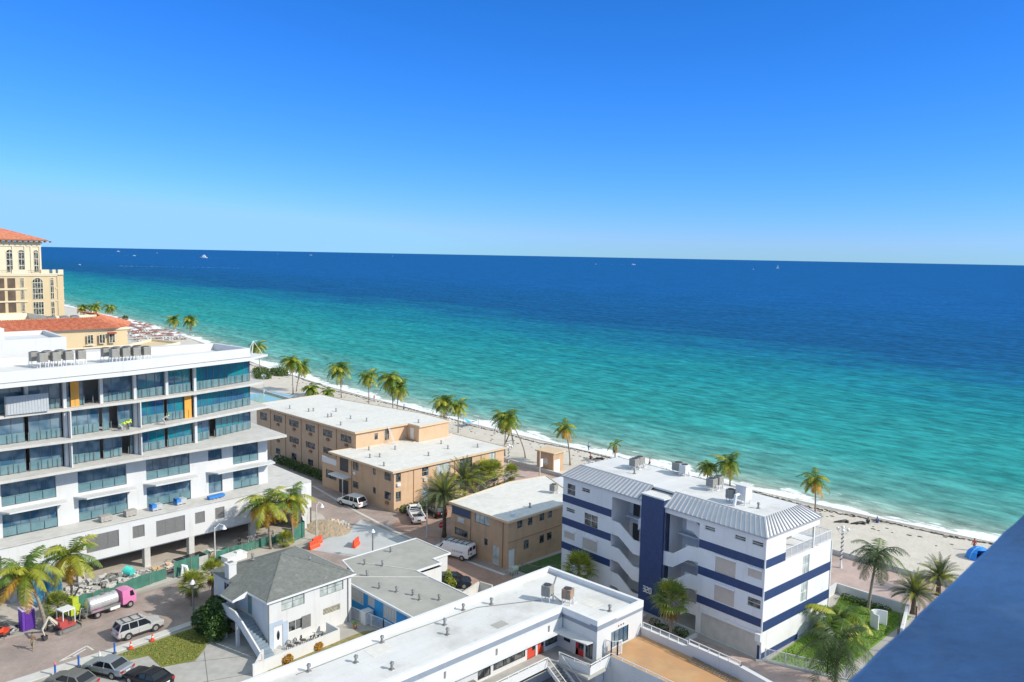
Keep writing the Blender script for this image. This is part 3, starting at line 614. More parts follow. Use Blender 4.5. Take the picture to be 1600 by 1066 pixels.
# three-storey tan building
w3=[(26.56,23.48),(20.98,17.79),(15.42,12.4),(9.8,7.0),(4.41,1.31)]
west=[(b,a,6.98,8.2,2) for a,b in w3]+[(b,a,3.9,5.02,2) for a,b in w3[:3]]+[(7.0,9.8,3.9,5.02,2)]+[(18.6,20.3,.75,2.0,2),(13.1,14.75,.75,1.9,2),(24.3,25.85,.8,1.9,2),(8.2,9.4,.75,1.9,1),(29,31.6,6.5,8.0,3)]
south=[(3.8,4.5,7.3,8.4,1),(6.0,6.9,6.9,8.9,1)]
poly=[(-.5,-.5),(10.7,-.5),(10.7,-3.6),(18.0,-3.4),(18.6,4.6),(15.6,26.2),(15.6,34.5),(-.5,33.2)]
t3,X3,F3W,F3S=box_building('apartment_building','three-storey tan stucco building with a white flat roof, rearmost of the two joined tan blocks','' or 74.06,113.19,2,15.2,33,9.0,west,south,TAN,LROOF,poly=poly)
mb=MB(); mb.X=X3; mb.box(10.9,17.8,-3.2,6,0,9.0); mb.box(15.2,15.4,0,5,0,9); mb.build('wing',TAN,t3)
mb=MB(); mb.X=X3; mb.box(10.85,10.9,-1.8,-.9,6.6,8.6); mb.split('door',METALW,t3)
trims(F3W,t3,(27.7,22.3,16.9,11.3,5.7,.05),0,8.95)
for i,(a,b) in enumerate(w3): wallac(F3W,(a+b)/2-.2,6.35,t3,TRIMBR)
for a,b in w3[:3]: wallac(F3W,(a+b)/2-.2,3.25,t3,TRIMBR)
for u,v in ((2.5,25),(4.5,20),(3.6,20.2),(7.5,17),(5.6,9.6),(3.4,13.5),(4.2,13.6),(6.5,6),(1.2,6.2),(12.6,-1)): vent(t3,*(X3@Vector((u,v,0)))[:2],9.22,0)
# leaning ladder on its south wall
def ladder(name,label,a,b,wd=.42,n_=12,mat=METALW,cat='ladder'):
    a=Vector(a);b=Vector(b); d=(b-a); sdv=d.cross(Vector((0,0,1))); sdv=sdv.normalized()*wd/2 if sdv.length>.01 else Vector((wd/2,0,0))
    mb=MB(); mb.bar(a+sdv,b+sdv,.06); mb.bar(a-sdv,b-sdv,.06)
    for i in range(1,n_): q=a.lerp(b,i/n_); mb.bar(q+sdv,q-sdv,.045)
    c=(a+b)/2
    return tag(mb.build(name,mat,loc=(a.x,a.y,min(a.z,b.z))),label,cat)
q=X3@Vector((6.9,-1.5,6.4)); q2=X3@Vector((6.3,-.45,9.5)); ladder('ladder','white ladder leaning from the lower roof against the tan three-storey wall',q,q2,.5,10)
# two-storey tan building
west=[(9.15,10.65,4.57,5.92,2,2),(4.57,5.3,4.85,5.85,1),(.72,2.38,4.67,5.93,2,2),(9.2,10.75,1.6,2.72,2,2),(4.57,5.3,1.85,2.87,1),(.78,2.38,1.66,2.9,2,2),(15.4,18.5,1.65,3.1,3)]
south=[(.33,1.3,4.6,6.0,1,2),(.35,1.3,1.57,3.1,1,2),(5.4,6.75,4.55,5.95,1,2,WFRAME),(8.37,11.25,4.32,6.0,3,1,WFRAME,CURT),(13.23,16.0,4.3,6.05,3),(19.97,21.33,4.6,6.15,2,1,ALU,CURT),(5.4,6.75,1.2,2.85,1,2,WFRAME,CURT),(13.3,16,1.2,2.9,3)]
poly=[(-.5,-.4),(23.9,-.4),(23.9,13.9),(14.3,13.2),(14.3,15.6),(4.2,15.8),(4.2,16.4),(-.6,16.9)]
t2,X2,F2W,F2S=box_building('apartment_building','two-storey tan building with a wide pale flat roof, nearer of the two joined tan blocks',70.5,97.49,1.5,23.4,15.3,6.15,west[:6],south,TAN,LROOF,poly=poly)
mb=MB(); wall(mb,F2W,15.3,19.6,0,4.2,[west[6][:4]],.2); mb.X=X2; mb.box(.02,4,15.32,19.6,4.0,4.2); mb.box(0.2,.25,11.6,15.2,.1,6.1); mb.build('porch_wing',TAN,t2)
window(F2W,west[6][:4],t2,nc=3,fm=ALU,gm=GLASS)
mb=MB(); mb.X=X2; mb.box(-.05,.05,15.5,19.6,4.15,5.15); mb.box(-.05,2.5,15.35,15.5,4.15,5.1); mb.build('balcony_railing',METALW,t2)
mb=MB(); mb.X=X2; mb.box(-1.6,0,11.2,15.4,3.05,3.25); mb.bar((-1.5,11.4,0),(-1.5,11.4,3.05),.1); mb.build('entrance_canopy',METALW,t2)
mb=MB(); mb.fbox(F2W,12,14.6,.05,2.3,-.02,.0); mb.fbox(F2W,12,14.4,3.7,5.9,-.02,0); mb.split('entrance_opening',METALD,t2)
trims(F2S,t2,(3.75,12.15,18.0),0,6.1); trims(F2W,t2,(11.0,),0,6.1)
for s,z in ((6,3.85),(.8,4.0),(6,.8)): wallac(F2S,s,z,t2)
wallac(F2W,10,3.9,t2); wallac(F2W,1.6,1.0,t2,TRIMBR)
for u,v in ((2.2,9.2),(3.6,8.5),(8.6,11),(.8,3.6),(10,4),(17,9),(15.5,5.5),(5,13.4),(20,3)): vent(t2,*(X2@Vector((u,v,0)))[:2],6.37,0)
# brown two-storey building
west=[(3.4,6.1,4.62,5.9,3,1,ALU,CURT),(7.4,9.95,2.0,3.0,3),(3.66,4.28,2.05,2.93,1),(1.56,2.7,.05,2.45,1,1,WFRAME,CURT)]
south=[(1.6,2.54,4.86,6.0,1,2),(3.57,4.4,4.8,5.98,1,2),(5.73,6.65,4.87,5.98,1,2),(7.35,8.15,4.92,5.96,1,2),(2.86,3.8,1.8,2.98,1),(5.84,6.7,1.85,2.95,1),(7.29,8.2,1.88,2.95,1),(.15,1.2,.05,2.4,1,1,WFRAME,WFRAME)]
poly=[(-.35,-.35),(15.9,-.35),(15.9,4.4),(19.1,10.9),(12.6,12.2),(1.2,10.9),(-.35,10.9)]
tb,XB,FBW,FBS=box_building('apartment_building','brown two-storey building with a stained pale roof and corner balcony beside the white van',68.02,70.05,1.5,15.6,10.6,6.0,west,south,TAN2,LROOF,poly=poly)
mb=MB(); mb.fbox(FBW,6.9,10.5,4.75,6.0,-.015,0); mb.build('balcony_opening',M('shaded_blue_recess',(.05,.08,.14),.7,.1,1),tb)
mb=MB(); mb.fbox(FBW,6.8,10.6,3.75,4.75,-.12,-.02); mb.build('balcony_parapet',TAN2,tb)
mb=MB(); mb.fbox(FBW,7.9,9.2,3.9,4.6,-.16,-.12); mb.build('glass_block_panel',CURT,tb)
trims(FBW,tb,(.9,6.85),0,5.95); trims(FBS,tb,(),0,0,(3.4,),0,10)
q=XB@Vector((13.2,4.2,6.22)); ac_unit('grey air conditioner on the brown building roof beside the striped building',q.x,q.y,6.22,.1,legs=.35)
vent(tb,*(XB@Vector((1.7,.9,0)))[:2],6.22,1); vent(tb,*(XB@Vector((6,2,0)))[:2],6.22,0)
# beach service hut with a round emblem
hz=thing('service_hut','small tan hut with a round white emblem standing at the edge of the sand','hut',(105.09,96.95,0),R(5)); X=mw(hz)
mb=MB(); mb.X=X; mb.box(0,3.0,0,3.8,0,3.6); mb.build('wall',TAN2,hz)
mb=MB(); mb.X=X; mb.box(-.25,3.3,-.3,4.1,3.6,3.8); mb.add([(3.3,-.3,3.75),(4.6,-.1,3.2),(4.6,1.6,3.2),(3.3,4.1,3.75)],[(0,1,2,3)]); mb.build('roof',TANTRIM,hz)
mb=MB(); mb.X=X; mb.box(.25,1.9,-.04,0,.05,2.4); mb.split('door',METALW,hz)
em=MB(); em.X=X
for k in range(14):
    a0,a1=k*math.pi/7,(k+1)*math.pi/7; c=(1.75,2.0)
    P_=lambda a,r_:(-.03,c[0]+r_*math.cos(a),c[1]+r_*math.sin(a)); em.add([P_(a0,.62),P_(a1,.62),P_(a1,.5),P_(a0,.5)],[(0,1,2,3)])
for k in range(4):
    a=k*math.pi/2+.78; em.cyl((-.035,1.75+.22*math.cos(a),2.0+.22*math.sin(a)),(-.02,1.75+.22*math.cos(a),2.0+.22*math.sin(a)),.2,n=10)
em.build('emblem',METALW,hz)
# low white building part between hut and striped building
rt=thing('beach_pavilion','low white flat-roofed block behind the brown building, next to the hut','building',(86,70,0),0); 
mb=MB(); mb.box(84.2,92.5,71.5,83.6,0,4.2); mb.build('wall',SWHITE,rt); mb=MB(); mb.prism([(83.8,71),(92.9,71),(92.9,84),(83.8,84)],4.2,4.45,0,0); mb.build('roof',WROOF,rt)
# ================= white hip-roofed house =================
SHING=M('grey_shingles',(.19,.20,.18),.9,.35,3.5,.4,bscale=40,col2=(.13,.14,.13)); mottle(SHING,(.25,.26,.24),1.5,.6)
def house():
    rt=thing('house','white two-storey house with a dark grey hipped roof and an outside staircase','house',(36.01,70.32,0),R(3.5)); X=mw(rt); LP=lambda u,v,z=0: X@Vector((u,v,z))
    FS=Fr(36.01,70.32,3.5); FWx=Fr(36.01,70.32,93.5,True)
    hs_=[(1.43,4.06,3.66,5.02,2),(5.87,8.79,3.74,5.02,3),(6.24,8.38,1.65,2.35,1),(2.2,4.7,1.2,2.3,3)]
    door=(.6,1.5,.05,2.3)
    mb=MB(); wall(mb,FS,0,9.8,0,5.2,[h[:4] for h in hs_]+[door],.14)
    hw=[(9.1,9.9,3.5,4.7,1)]; dw=(3.1,3.95,2.75,4.8)
    wall(mb,FWx,0,10.8,0,5.2,[dw,(7.6,8.6,3.3,4.6)],.14)
    # west bump holding the landing side and the chimney
    mb.X=X; mb.box(0.02,9.8,10.7,10.8,0,5.2); mb.box(9.7,9.8,0.02,10.7,0,5.2)
    mb.build('wall',SWHITE,rt)
    window(FWx,(7.6,8.6,3.3,4.6),rt,2,1,NAVY,GLASS)
    for h in hs_[:2]: window(FS,h[:4],rt,nc=h[4],nr=2,fm=METALG,gm=CURT)
    window(FS,hs_[2][:4],rt,nc=1,nr=5,fm=M('louvre_frame',(.62,.58,.45),.6),gm=GLASS); window(FS,hs_[3][:4],rt,nc=3,fm=WFRAME,gm=GLASS)
    mb=MB(); mb.fbox(FS,3.7,4.75,1.1,2.4,-.05,0); mb.build('window_shutter',METALG,rt)
    mb=MB(); mb.fbox(FS,.62,1.48,.07,2.28,.03,.08); d=mb.build('door',METALW,rt)
    mb=MB(); c=FS.p(1.05,1.35,.0); 
    mb.add([c+FS.d*(.17*math.cos(a))+Vector((0,0,.5*math.sin(a)))-FS.n*(.025) for a in [k*math.pi/8 for k in range(16)]],[tuple(range(16))]); mb.build('door_window',GLASS,d)
    mb=MB(); mb.fbox(FS,.05,.55,.05,2.85,-.04,0); mb.fbox(FS,1.55,2.1,.05,2.55,-.04,0); mb.fbox(FS,.55,1.55,2.35,2.85,-.04,0); mb.build('door_surround',M('pale_blue_paint',(.42,.50,.60),.7),rt)
    mb=MB(); mb.fbox(FWx,3.12,3.93,2.77,4.78,.05,.1); mb.split('door',M('green_door',(.18,.30,.27),.6),rt)
    # roof: hip over the main body plus a lower wing to the west
    ze=5.2; rf=MB(); rf.X=X; e=.35; ap=(4.9,5.5,7.25)
    c=[(-e,-e,ze),(9.8+e,-e,ze),(9.8+e,10.8+e,ze),(-e,10.8+e,ze)]
    n1=(-e,3.75,ze); n2=(-2.25,5.6,ze-.55); 
    rf.face(c[0],c[1],ap); rf.face(c[1],c[2],ap); rf.face(c[2],c[3],ap); rf.face(c[3],c[0],ap)
    # west wing: extends the west slope outwards and down
    s_=(ap[2]-ze)/(ap[0]+e)
    wx=-1.95; wz=ze-(-e-wx)*s_*.8
    rf.face((-e-.02,3.3,ze+.03),(-e-.02,6.4,ze+.03),(wx,5.7,wz+.03),(wx,3.3,wz+.03)); rf.face((-e-.02,3.3,ze+.03),(wx,3.3,wz+.03),(wx,3.3,wz-.1),(-e-.02,3.3,ze-.5),mi=1)
    for a,b in ((c[0],c[1]),(c[1],c[2]),(c[0],(-e,3.9,ze))): rf.bar(Vector(a)-Vector((0,0,.1)),Vector(b)-Vector((0,0,.1)),.05,.2,mi=1)
    rf.bar((wx,3.3,wz-.06),(wx,5.7,wz-.06),.05,.18,mi=1); rf.bar((-e,3.3,ze-.03),(wx,3.3,wz-.04),.06,.22,mi=1)
    rf.face((-e,3.3,ze-.12),(wx,3.3,wz-.12),(wx,5.7,wz-.12),(-e,6.4,ze-.12),mi=1)
    rf.face(*[(a,b,ze-.02) for a,b,_ in c],mi=1)
    for a,b in ((c[0],ap),(c[1],ap),(c[2],ap)): rf.bar(a,b,.12,.05)
    roof=rf.build('roof',[SHING,METALW],rt)
    mb=MB(); mb.X=X; mb.box(-.15,.7,7.3,8.15,4.8,6.75); mb.box(-.2,.75,7.25,8.2,6.75,6.88); mb.box(.05,.5,7.5,7.95,6.88,6.94,1); mb.build('chimney',[SWHITE,METALG],roof)
    vent(rt,*LP(2.8,7.8)[:2],6.5,0); vent(rt,*LP(7,3.5)[:2],6.2,0)
    # outside stair: landing at v 4..7.5 in front of the bump, flight down to the south
    st=MB(); st.X=X
    st.box(-1.5,0,2.9,6.1,2.35,2.55)
    n_=13
    for i in range(n_):
        v=2.9-i*.33; z=2.5-i*.19; st.box(-1.3,-.12,v-.33,v,max(0,z-.35),z)
    st.build('stair_flight',M('blue_grey_steps',(.22,.28,.34),.8,.2,2),rt)
    sp=MB()
    def side(pts,h_,u0,u1):
        for (v0,z0),(v1,z1) in zip(pts,pts[1:]):
            vs=[LP(u,v,z) for u in (u0,u1) for v,z in ((v0,z0-h_),(v1,z1-h_),(v1,z1),(v0,z0))]
            sp.add(vs,[(0,1,2,3),(7,6,5,4),(0,4,5,1),(1,5,6,2),(2,6,7,3),(3,7,4,0)])
    side([(6.1,3.55),(3.6,3.5),(2.6,3.1),(-1.2,.9),(-1.5,.9)],.95,-1.62,-1.46)
    sp.X=X; sp.box(-1.62,0,6.0,6.12,2.5,3.5); sp.split('stair_parapet',SWHITE,rt)
    ps=MB(); ps.X=X
    for v in (5.8,3.3): ps.box(-1.62,-1.32,v-.15,v+.15,0,2.5)
    ps.split('post',SWHITE,rt)
    dp=MB(); dp.X=X; dp.box(9.3,9.38,-.1,0,0,5.1); dp.box(-.06,.02,-.1,-.02,0,5.1); dp.split('downpipe',METALG,rt)
    return rt
house()
# garden wall in front of the house
rt=thing('garden_wall','low white garden wall running in front of the white house door','wall',(32.8,67.1,0),0)
mb=MB(); mb.prism([(32.7,67.0),(42.4,67.75),(42.4,67.95),(32.7,67.2)],0,1.15); mb.prism([(32.7,67.0),(32.9,67.0),(35.0,69.4),(34.85,69.5)],0,1.0); mb.prism([(42.2,67.8),(42.4,67.8),(42.3,69.9),(42.1,69.9)],0,1.3); mb.build('wall_body',SWHITE,rt)
sheet('patio',[(34.9,67.3),(42.2,67.95),(42.2,70.7),(35.9,70.3)],.12,CONCL)
# white gate fence beside the house
def rail_fence(name,label,pts,h,mat,sp=.13,cat='fence',posts=1.8,z=0,solid=False,group=None):
    t=thing(name,label,cat,(pts[0][0],pts[0][1],z),0,group); mb=MB(); pm=MB()
    for a,b in zip(pts,pts[1:]):
        a=Vector((*a[:2],a[2] if len(a)>2 else z)); b=Vector((*b[:2],b[2] if len(b)>2 else z)); Ln=(b-a).length; up=Vector((0,0,1))
        mb.bar(a+up*h,b+up*h,.06); mb.bar(a+up*.12,b+up*.12,.045)
        k=max(1,int(Ln/sp))
        if sp<5:
            for i in range(k+1): q=a.lerp(b,i/k); mb.bar(q+up*.12,q+up*h,.028)
        kp=max(1,round(Ln/posts))
        for i in range(kp+1): q=a.lerp(b,i/kp); pm.bar(q,q+up*(h+.03),.08)
    mb.build('railing',mat,t); pm.split('post',mat,t); return t
rail_fence('metal_fence','white slatted side fence between the white house and the blue motel wall',[(46.0,71.8),(46.9,66.6),(47.0,60.0)],1.25,METALW)
# ================= grey flat-roofed motel with blue walls =================
rt=thing('motel','low grey-roofed motel with bright blue walls behind the white house','motel',(47.3,60,0),0)
BLUEW=M('bright_blue_wall',(.03,.33,.68),.7,.06,.6,.1); mottle(BLUEW,(.05,.25,.5),.4,.4)
body=[(47.5,60),(54.2,60),(54.2,70.5),(57.8,70.5),(57.9,72.5),(60.4,72.6),(60.4,79.1),(50.4,78.9),(47.6,74.5)]
FWm=Fr(47.5,60,90,True); hb=[(11.2,13.6,1.0,2.6),(9.1,10.4,1.4,2.5),(5.2,7.6,1.0,2.6),(1.2,3.4,1.0,2.6)]
mb=MB(); wall(mb,FWm,0,14.5,0,2.95,hb,.12)
mb.build('wall',BLUEW,rt); mb=MB()
for a,b in zip(body[1:],body[2:]): wall(mb,FrP(a,b),0,(Vector(a)-Vector(b)).length,0,2.95)
mb.build('rear_wall',SWHITE,rt)
for h in hb: window(FWm,h,rt,nc=5,fm=WFRAME,gm=M('white_vertical_blinds',(.62,.62,.58),.5,.1,4))
mb=MB(); pl=[(46.9,59.5),(54.6,59.5),(54.6,70.9),(58.2,71),(58.3,72.6),(61,72.7),(61,79.6),(49.9,79.3),(48.9,75.4),(46.9,74.6)]
mb.prism(pl,2.95,3.1,0,1); parapet(mb,pl,3.1,3.17,.15,0); mb.build('roof',[METALW,GROOF],rt)
mb=MB(); mb.bar((46.95,75.4,3.13),(54.6,68.5,3.13),.12,.05); mb.bar((51.2,77.3,3.13),(54.6,71.2,3.13),.1,.04); mb.build('roof_seam',LROOF,rt)
for x,y,k in ((49.5,73.5,0),(51.2,76.5,0),(48.6,69.8,0),(49.4,67.8,0),(50.2,66,0),(52.5,74.8,0),(55.8,77.8,0),(51.5,63.2,0),(50.0,64.6,0)): vent(rt,x,y,3.1,k)
mb=MB(); mb.fbox(Fr(57.9,70.5,90),0.15,1.7,.05,2.6,-.03,0); mb.build('entrance_panel',M('aqua_glass',(.05,.40,.55),.3,.1,2),rt)
tag(MB().build('x',[WHITE]),) if False else None
mb=MB(); mb.prism([(55.3,65.8),(55.5,65.6),(61.0,67.3),(60.9,67.5)],0,1.25); mb.prism([(60.8,67.4),(61.0,67.4),(61.4,65.6),(61.2,65.6)],0,1.25); mb.prism([(55.3,65.8),(55.5,65.8),(54.6,62.2),(54.4,62.2)],0,1.25)
tag(mb.build('yard_wall',CONCL,loc=(55.3,65.8,0)),'low pale yard wall between the dark car and the big white roof','wall')
# ================= white motel with red doors (foreground) =================
def motel():
    rt=thing('motel','L-shaped white two-storey motel in front with a big white roof, red doors and a gallery','motel',(26,47.9,0),0)
    zr=6.3; zp=6.8
    pl=[(20,48.0),(53.8,48.0),(53.9,43.9),(60.6,43.85),(60.1,55.7),(20,55.2)]
    mb=MB(); mb.prism(pl,zr-.15,zr,0,0); mb.build('roof',WROOF,rt)
    mb=MB(); parapet(mb,pl,zr,zp,.35); 
    mb.build('parapet',M('parapet_cap',(.70,.71,.72),.6,.05,1),rt)
    # fascia: bands below the parapet
    Fm=Fr(20,48.0,0); FWw=Fr(53.9,43.9,90,True); FSw=Fr(53.9,43.9,0)
    b=MB()
    b.fbox(Fm,0,33.78,5.85,6.3,-.02,.0); b.fbox(FWw,0,4.08,5.75,6.3,-.02,0); b.fbox(FSw,0,6.65,5.85,6.3,-.02,0)
    b.build('grey_band',M('slate_grey_band',(.24,.28,.34),.6,.08,1),rt)
    wl=MB()
    fw_=[(2.3,4.7,3.1,4.7),(6.4,8.8,3.1,4.7),(10.6,13.2,3.2,4.7),(14.0,16.6,3.2,4.7),(19.0,21.5,3.1,4.6),(23.9,25.4,3.0,4.6),(25.7,29.6,3.2,4.65),(32.2,34.2,3.2,4.6)]
    dd=[(29.85,30.95,2.8,4.65),(31.2,32.05,2.8,4.65)]
    Fg=Fr(20,48.6,0); wall(wl,Fg,0,34.3,0,5.0,fw_+dd,.12); wall(wl,Fm,0,33.8,4.85,5.85)
    wl.fbox(Fm,0,33.8,4.8,4.87,-.02,.6)
    # wing
    sw_=(2.0,4.55,3.6,5.1); wall(wl,FSw,0,6.65,0,5.85,[sw_],.12)
    wv=[(3.15,3.97,3.6,4.5),(.45,1.31,3.0,4.5)]; wd=(1.5,2.5,2.8,4.55)
    wall(wl,FWw,0,5.3,0,5.75,wv+[wd],.12)
    wall(wl,FrP((60.6,43.85),(60.1,55.7)),0,11.9,0,6.3); q=FrP((60.1,55.7),(20,55.2)); wall(wl,q,0,40.1,0,6.3)
    wl.build('wall',SWHITE,rt)
    for h in fw_: window(Fg,h,rt,nc=3 if h[1]-h[0]>2 else 2,fm=METALD,gm=GLASS)
    for h in dd+[]:
        d=MB(); d.fbox(Fg,h[0]+.05,h[1]-.4,h[2],h[3],.06,.1); d.fbox(Fg,h[0]+.05,h[1]-.05,h[2],h[2]+.6,.05,.09); o=d.build('door',M('orange_red_paint',(.62,.07,.035),.45,.1,2),rt)
        g=MB(); g.fbox(Fg,h[1]-.4,h[1]-.05,h[2]+.6,h[3],.06,.1); g.build('door_glass',GLASS,o)
    for h in wv: window(FWw,h,rt,nc=2,fm=METALD,gm=GLASS)
    window(FSw,sw_,rt,nc=4,fm=METALD,gm=GLASSC)
    d=MB(); d.fbox(FWw,1.5,2.5,2.8,3.4,.05,.09); d.fbox(FWw,2.2,2.5,2.8,4.55,.05,.1); o=d.build('door',BRED,rt); g=MB(); g.fbox(FWw,1.5,2.2,3.4,4.55,.06,.1); g.build('door_glass',GLASS,o)
    # canopy over the gallery and over the wing door
    c=MB(); c.box(20,53.85,47.4,48.0,4.72,4.82); c.prism([(53.0,44.3),(53.9,44.2),(53.9,47.95),(52.6,47.95),(52.8,46)],4.7,4.8); c.build('canopy',SWHITE,rt)
    # vents / grilles on the fascia
    for s in (4.6,9.6,14.2,19.7,25.4,31.9):
        g=MB(); g.fbox(Fm,s,s+.18,4.98,5.55,-.05,-.0); g.build('wall_grille',METALG,rt)
    for s in (3.0,3.35,3.7):
        g=MB(); g.fbox(FSw,s,s+.12,5.35,5.5,-.05,0); g.build('wall_lamp',METALG,rt)
    # gallery slab + boarded balustrade
    sl_=MB(); sl_.box(20,51.5,46.4,49.1,2.6,2.8); sl_.box(51.5,53.9,42.8,49.1,2.6,2.8); sl_.build('gallery_floor',CONC,rt)
    bl=MB()
    def board(a,b,z0,z1,n_=4):
        for i in range(n_):
            h_=(z1-z0)/n_; F=FrP(a,b); Ln=(Vector(a)-Vector(b)).length; bl.fbox(F,0,Ln,z0+i*h_,z0+(i+1)*h_-.025,0,.05)
        F=FrP(a,b); bl.fbox(F,0,(Vector(a)-Vector(b)).length,z0,z1,.02,.04)
    board((20,46.4),(50.2,46.4),2.55,3.55); board((51.7,46.4),(52.0,43.0),2.55,3.55); board((52.0,43.0),(54.9,43.1),2.55,3.55); board((54.9,43.1),(54.9,34),2.1,3.55,5); board((49.8,34),(54.9,34),2.1,3.55,5)
    bl.build('balustrade',SWHITE,rt)
    r=MB()
    for a,b in (((20,46.4,3.75),(50.2,46.4,3.75)),((51.7,46.4,3.75),(52.0,43.0,3.75)),((52,43,3.75),(54.9,43.1,3.75)),((54.9,43.1,3.8),(54.9,34,3.8))): 
        r.bar(a,b,.06); k=int((Vector(a)-Vector(b)).length/1.2)
        for i in range(k+1): q=Vector(a).lerp(Vector(b),i/max(k,1)); r.bar(q,q-Vector((0,0,.25)),.05)
    r.build('handrail',METALW,rt)
    # outside stair from the gallery down to the south
    st=MB()
    for i in range(15): st.box(50.3,51.6,46.4-(i+1)*.3,46.4-i*.3,2.8-.187*(i+1)-.12,2.8-.187*(i+1))
    st.build('stair_flight',METALG,rt)
    s2=MB()
    for x in (50.2,51.65): s2.bar((x,46.4,2.8),(x,41.9,0.0),.08,.35); s2.bar((x,46.4,3.75),(x,41.9,.95),.06)
    s2.build('stair_stringer',SWHITE,rt)
    wa=MB(); wa.fbox(Fr(20,48.6,0),22.6,23.3,2.85,3.4,-.5,-.1); wa.build('wall_air_conditioner',METALG,rt)
    for q_ in (((36,52.5),(38.2,52.4),(38.3,54.0),(36.1,54.1)),((47,49.5),(48.4,49.5),(48.4,50.5),(47,50.5)),((56.5,46.6),(58.0,46.5),(58.1,48.2),(56.6,48.3))):
        pt=MB(); pt.prism(q_,zr,zr+.012,bottom=False); pt.build('roof_patch',GROOF if q_[0][0]==47 else LROOF,rt)
    cd=MB(); cd.tube([(55.2,49.2,zr+.06),(56.0,51.5,zr+.06),(59.5,54.0,zr+.06),(59.6,55.2,zr+.06)],.035,5); cd.build('conduit',METALG,rt)
    cd=MB(); cd.tube([(54.3,51,zr+.05),(48.5,53.9,zr+.05),(40,54.3,zr+.05),(30,54.2,zr+.05)],.03,5); cd.build('conduit',METALG,rt)
    for x,y,k in ((38,54.2,0),(31,54.1,0),(44,53.2,0),(43.0,51.6,0),(34.5,52.8,0),(50,53.6,0),(57.2,45.2,0),(28,50.5,0),(47.2,54.4,0),(36,50,0)): vent(rt,x,y,zr,k)
motel()
ac_unit('grey air conditioner farther from the deck on the big white motel roof',54.5,50.6,6.3,.3,legs=.6,w=.9,h=1.0,group='two air conditioners on the white motel roof')
ac_unit('rust-tinged air conditioner nearer the deck corner on the big white motel roof',55.5,48.9,6.3,.3,legs=.6,w=.9,h=.9,group='two air conditioners on the white motel roof',mat=M('rusty_ac_casing',(.33,.24,.18),.7,.3,4))
# sun deck
rt=thing('sun_deck','orange-brown raised sun deck with white parapet walls beside the white motel','deck',(55,33,0),0)
DECK=M('orange_deck_coating',(.50,.27,.12),.8,.12,.6,.3,bscale=6,col2=(.42,.25,.13)); mottle(DECK,(.56,.38,.20),.35,.6,.45,.7)
mb=MB(); mb.prism([(54.95,28),(60.35,28),(60.5,43.8),(54.95,43.85)],0,3.5,1,0); mb.build('deck_floor',[DECK,SWHITE],rt)
mb=MB(); mb.prism([(60.2,38.6),(60.55,38.6),(60.62,43.8),(60.3,43.8)],3.5,4.25); mb.prism([(60.05,33.2),(60.4,33.2),(60.55,38.6),(60.2,38.6)],3.5,4.6); mb.prism([(59.4,28),(60.4,33.0),(60.4,33.4),(60.0,33.4),(59.0,28)],3.5,4.6); mb.build('parapet',SWHITE,rt)
mb=MB(); 
for a,b in (((60.4,43.7,4.75),(60.35,38.7,4.75)),((60.3,38.5,5.0),(60.1,33.3,5.0))):
    mb.bar(a,b,.07); k=5
    for i in range(k+1): q=Vector(a).lerp(Vector(b),i/k); mb.bar(q,q-Vector((0,0,.5)),.06)
mb.build('handrail',METALW,rt)
ladder('ladder','grey ladder lying flat on the orange sun deck along its wall',(59.75,38.0,3.62),(59.3,33.2,3.62),.7,17,METALG)
rail_fence('curved_screen','white curved metal screen at the corner of the sun deck and the motel wing',[(55.0,43.75),(55.1,43.2),(55.5,42.8),(56.0,42.75)],1.3,METALW,.1,'screen',z=3.5)
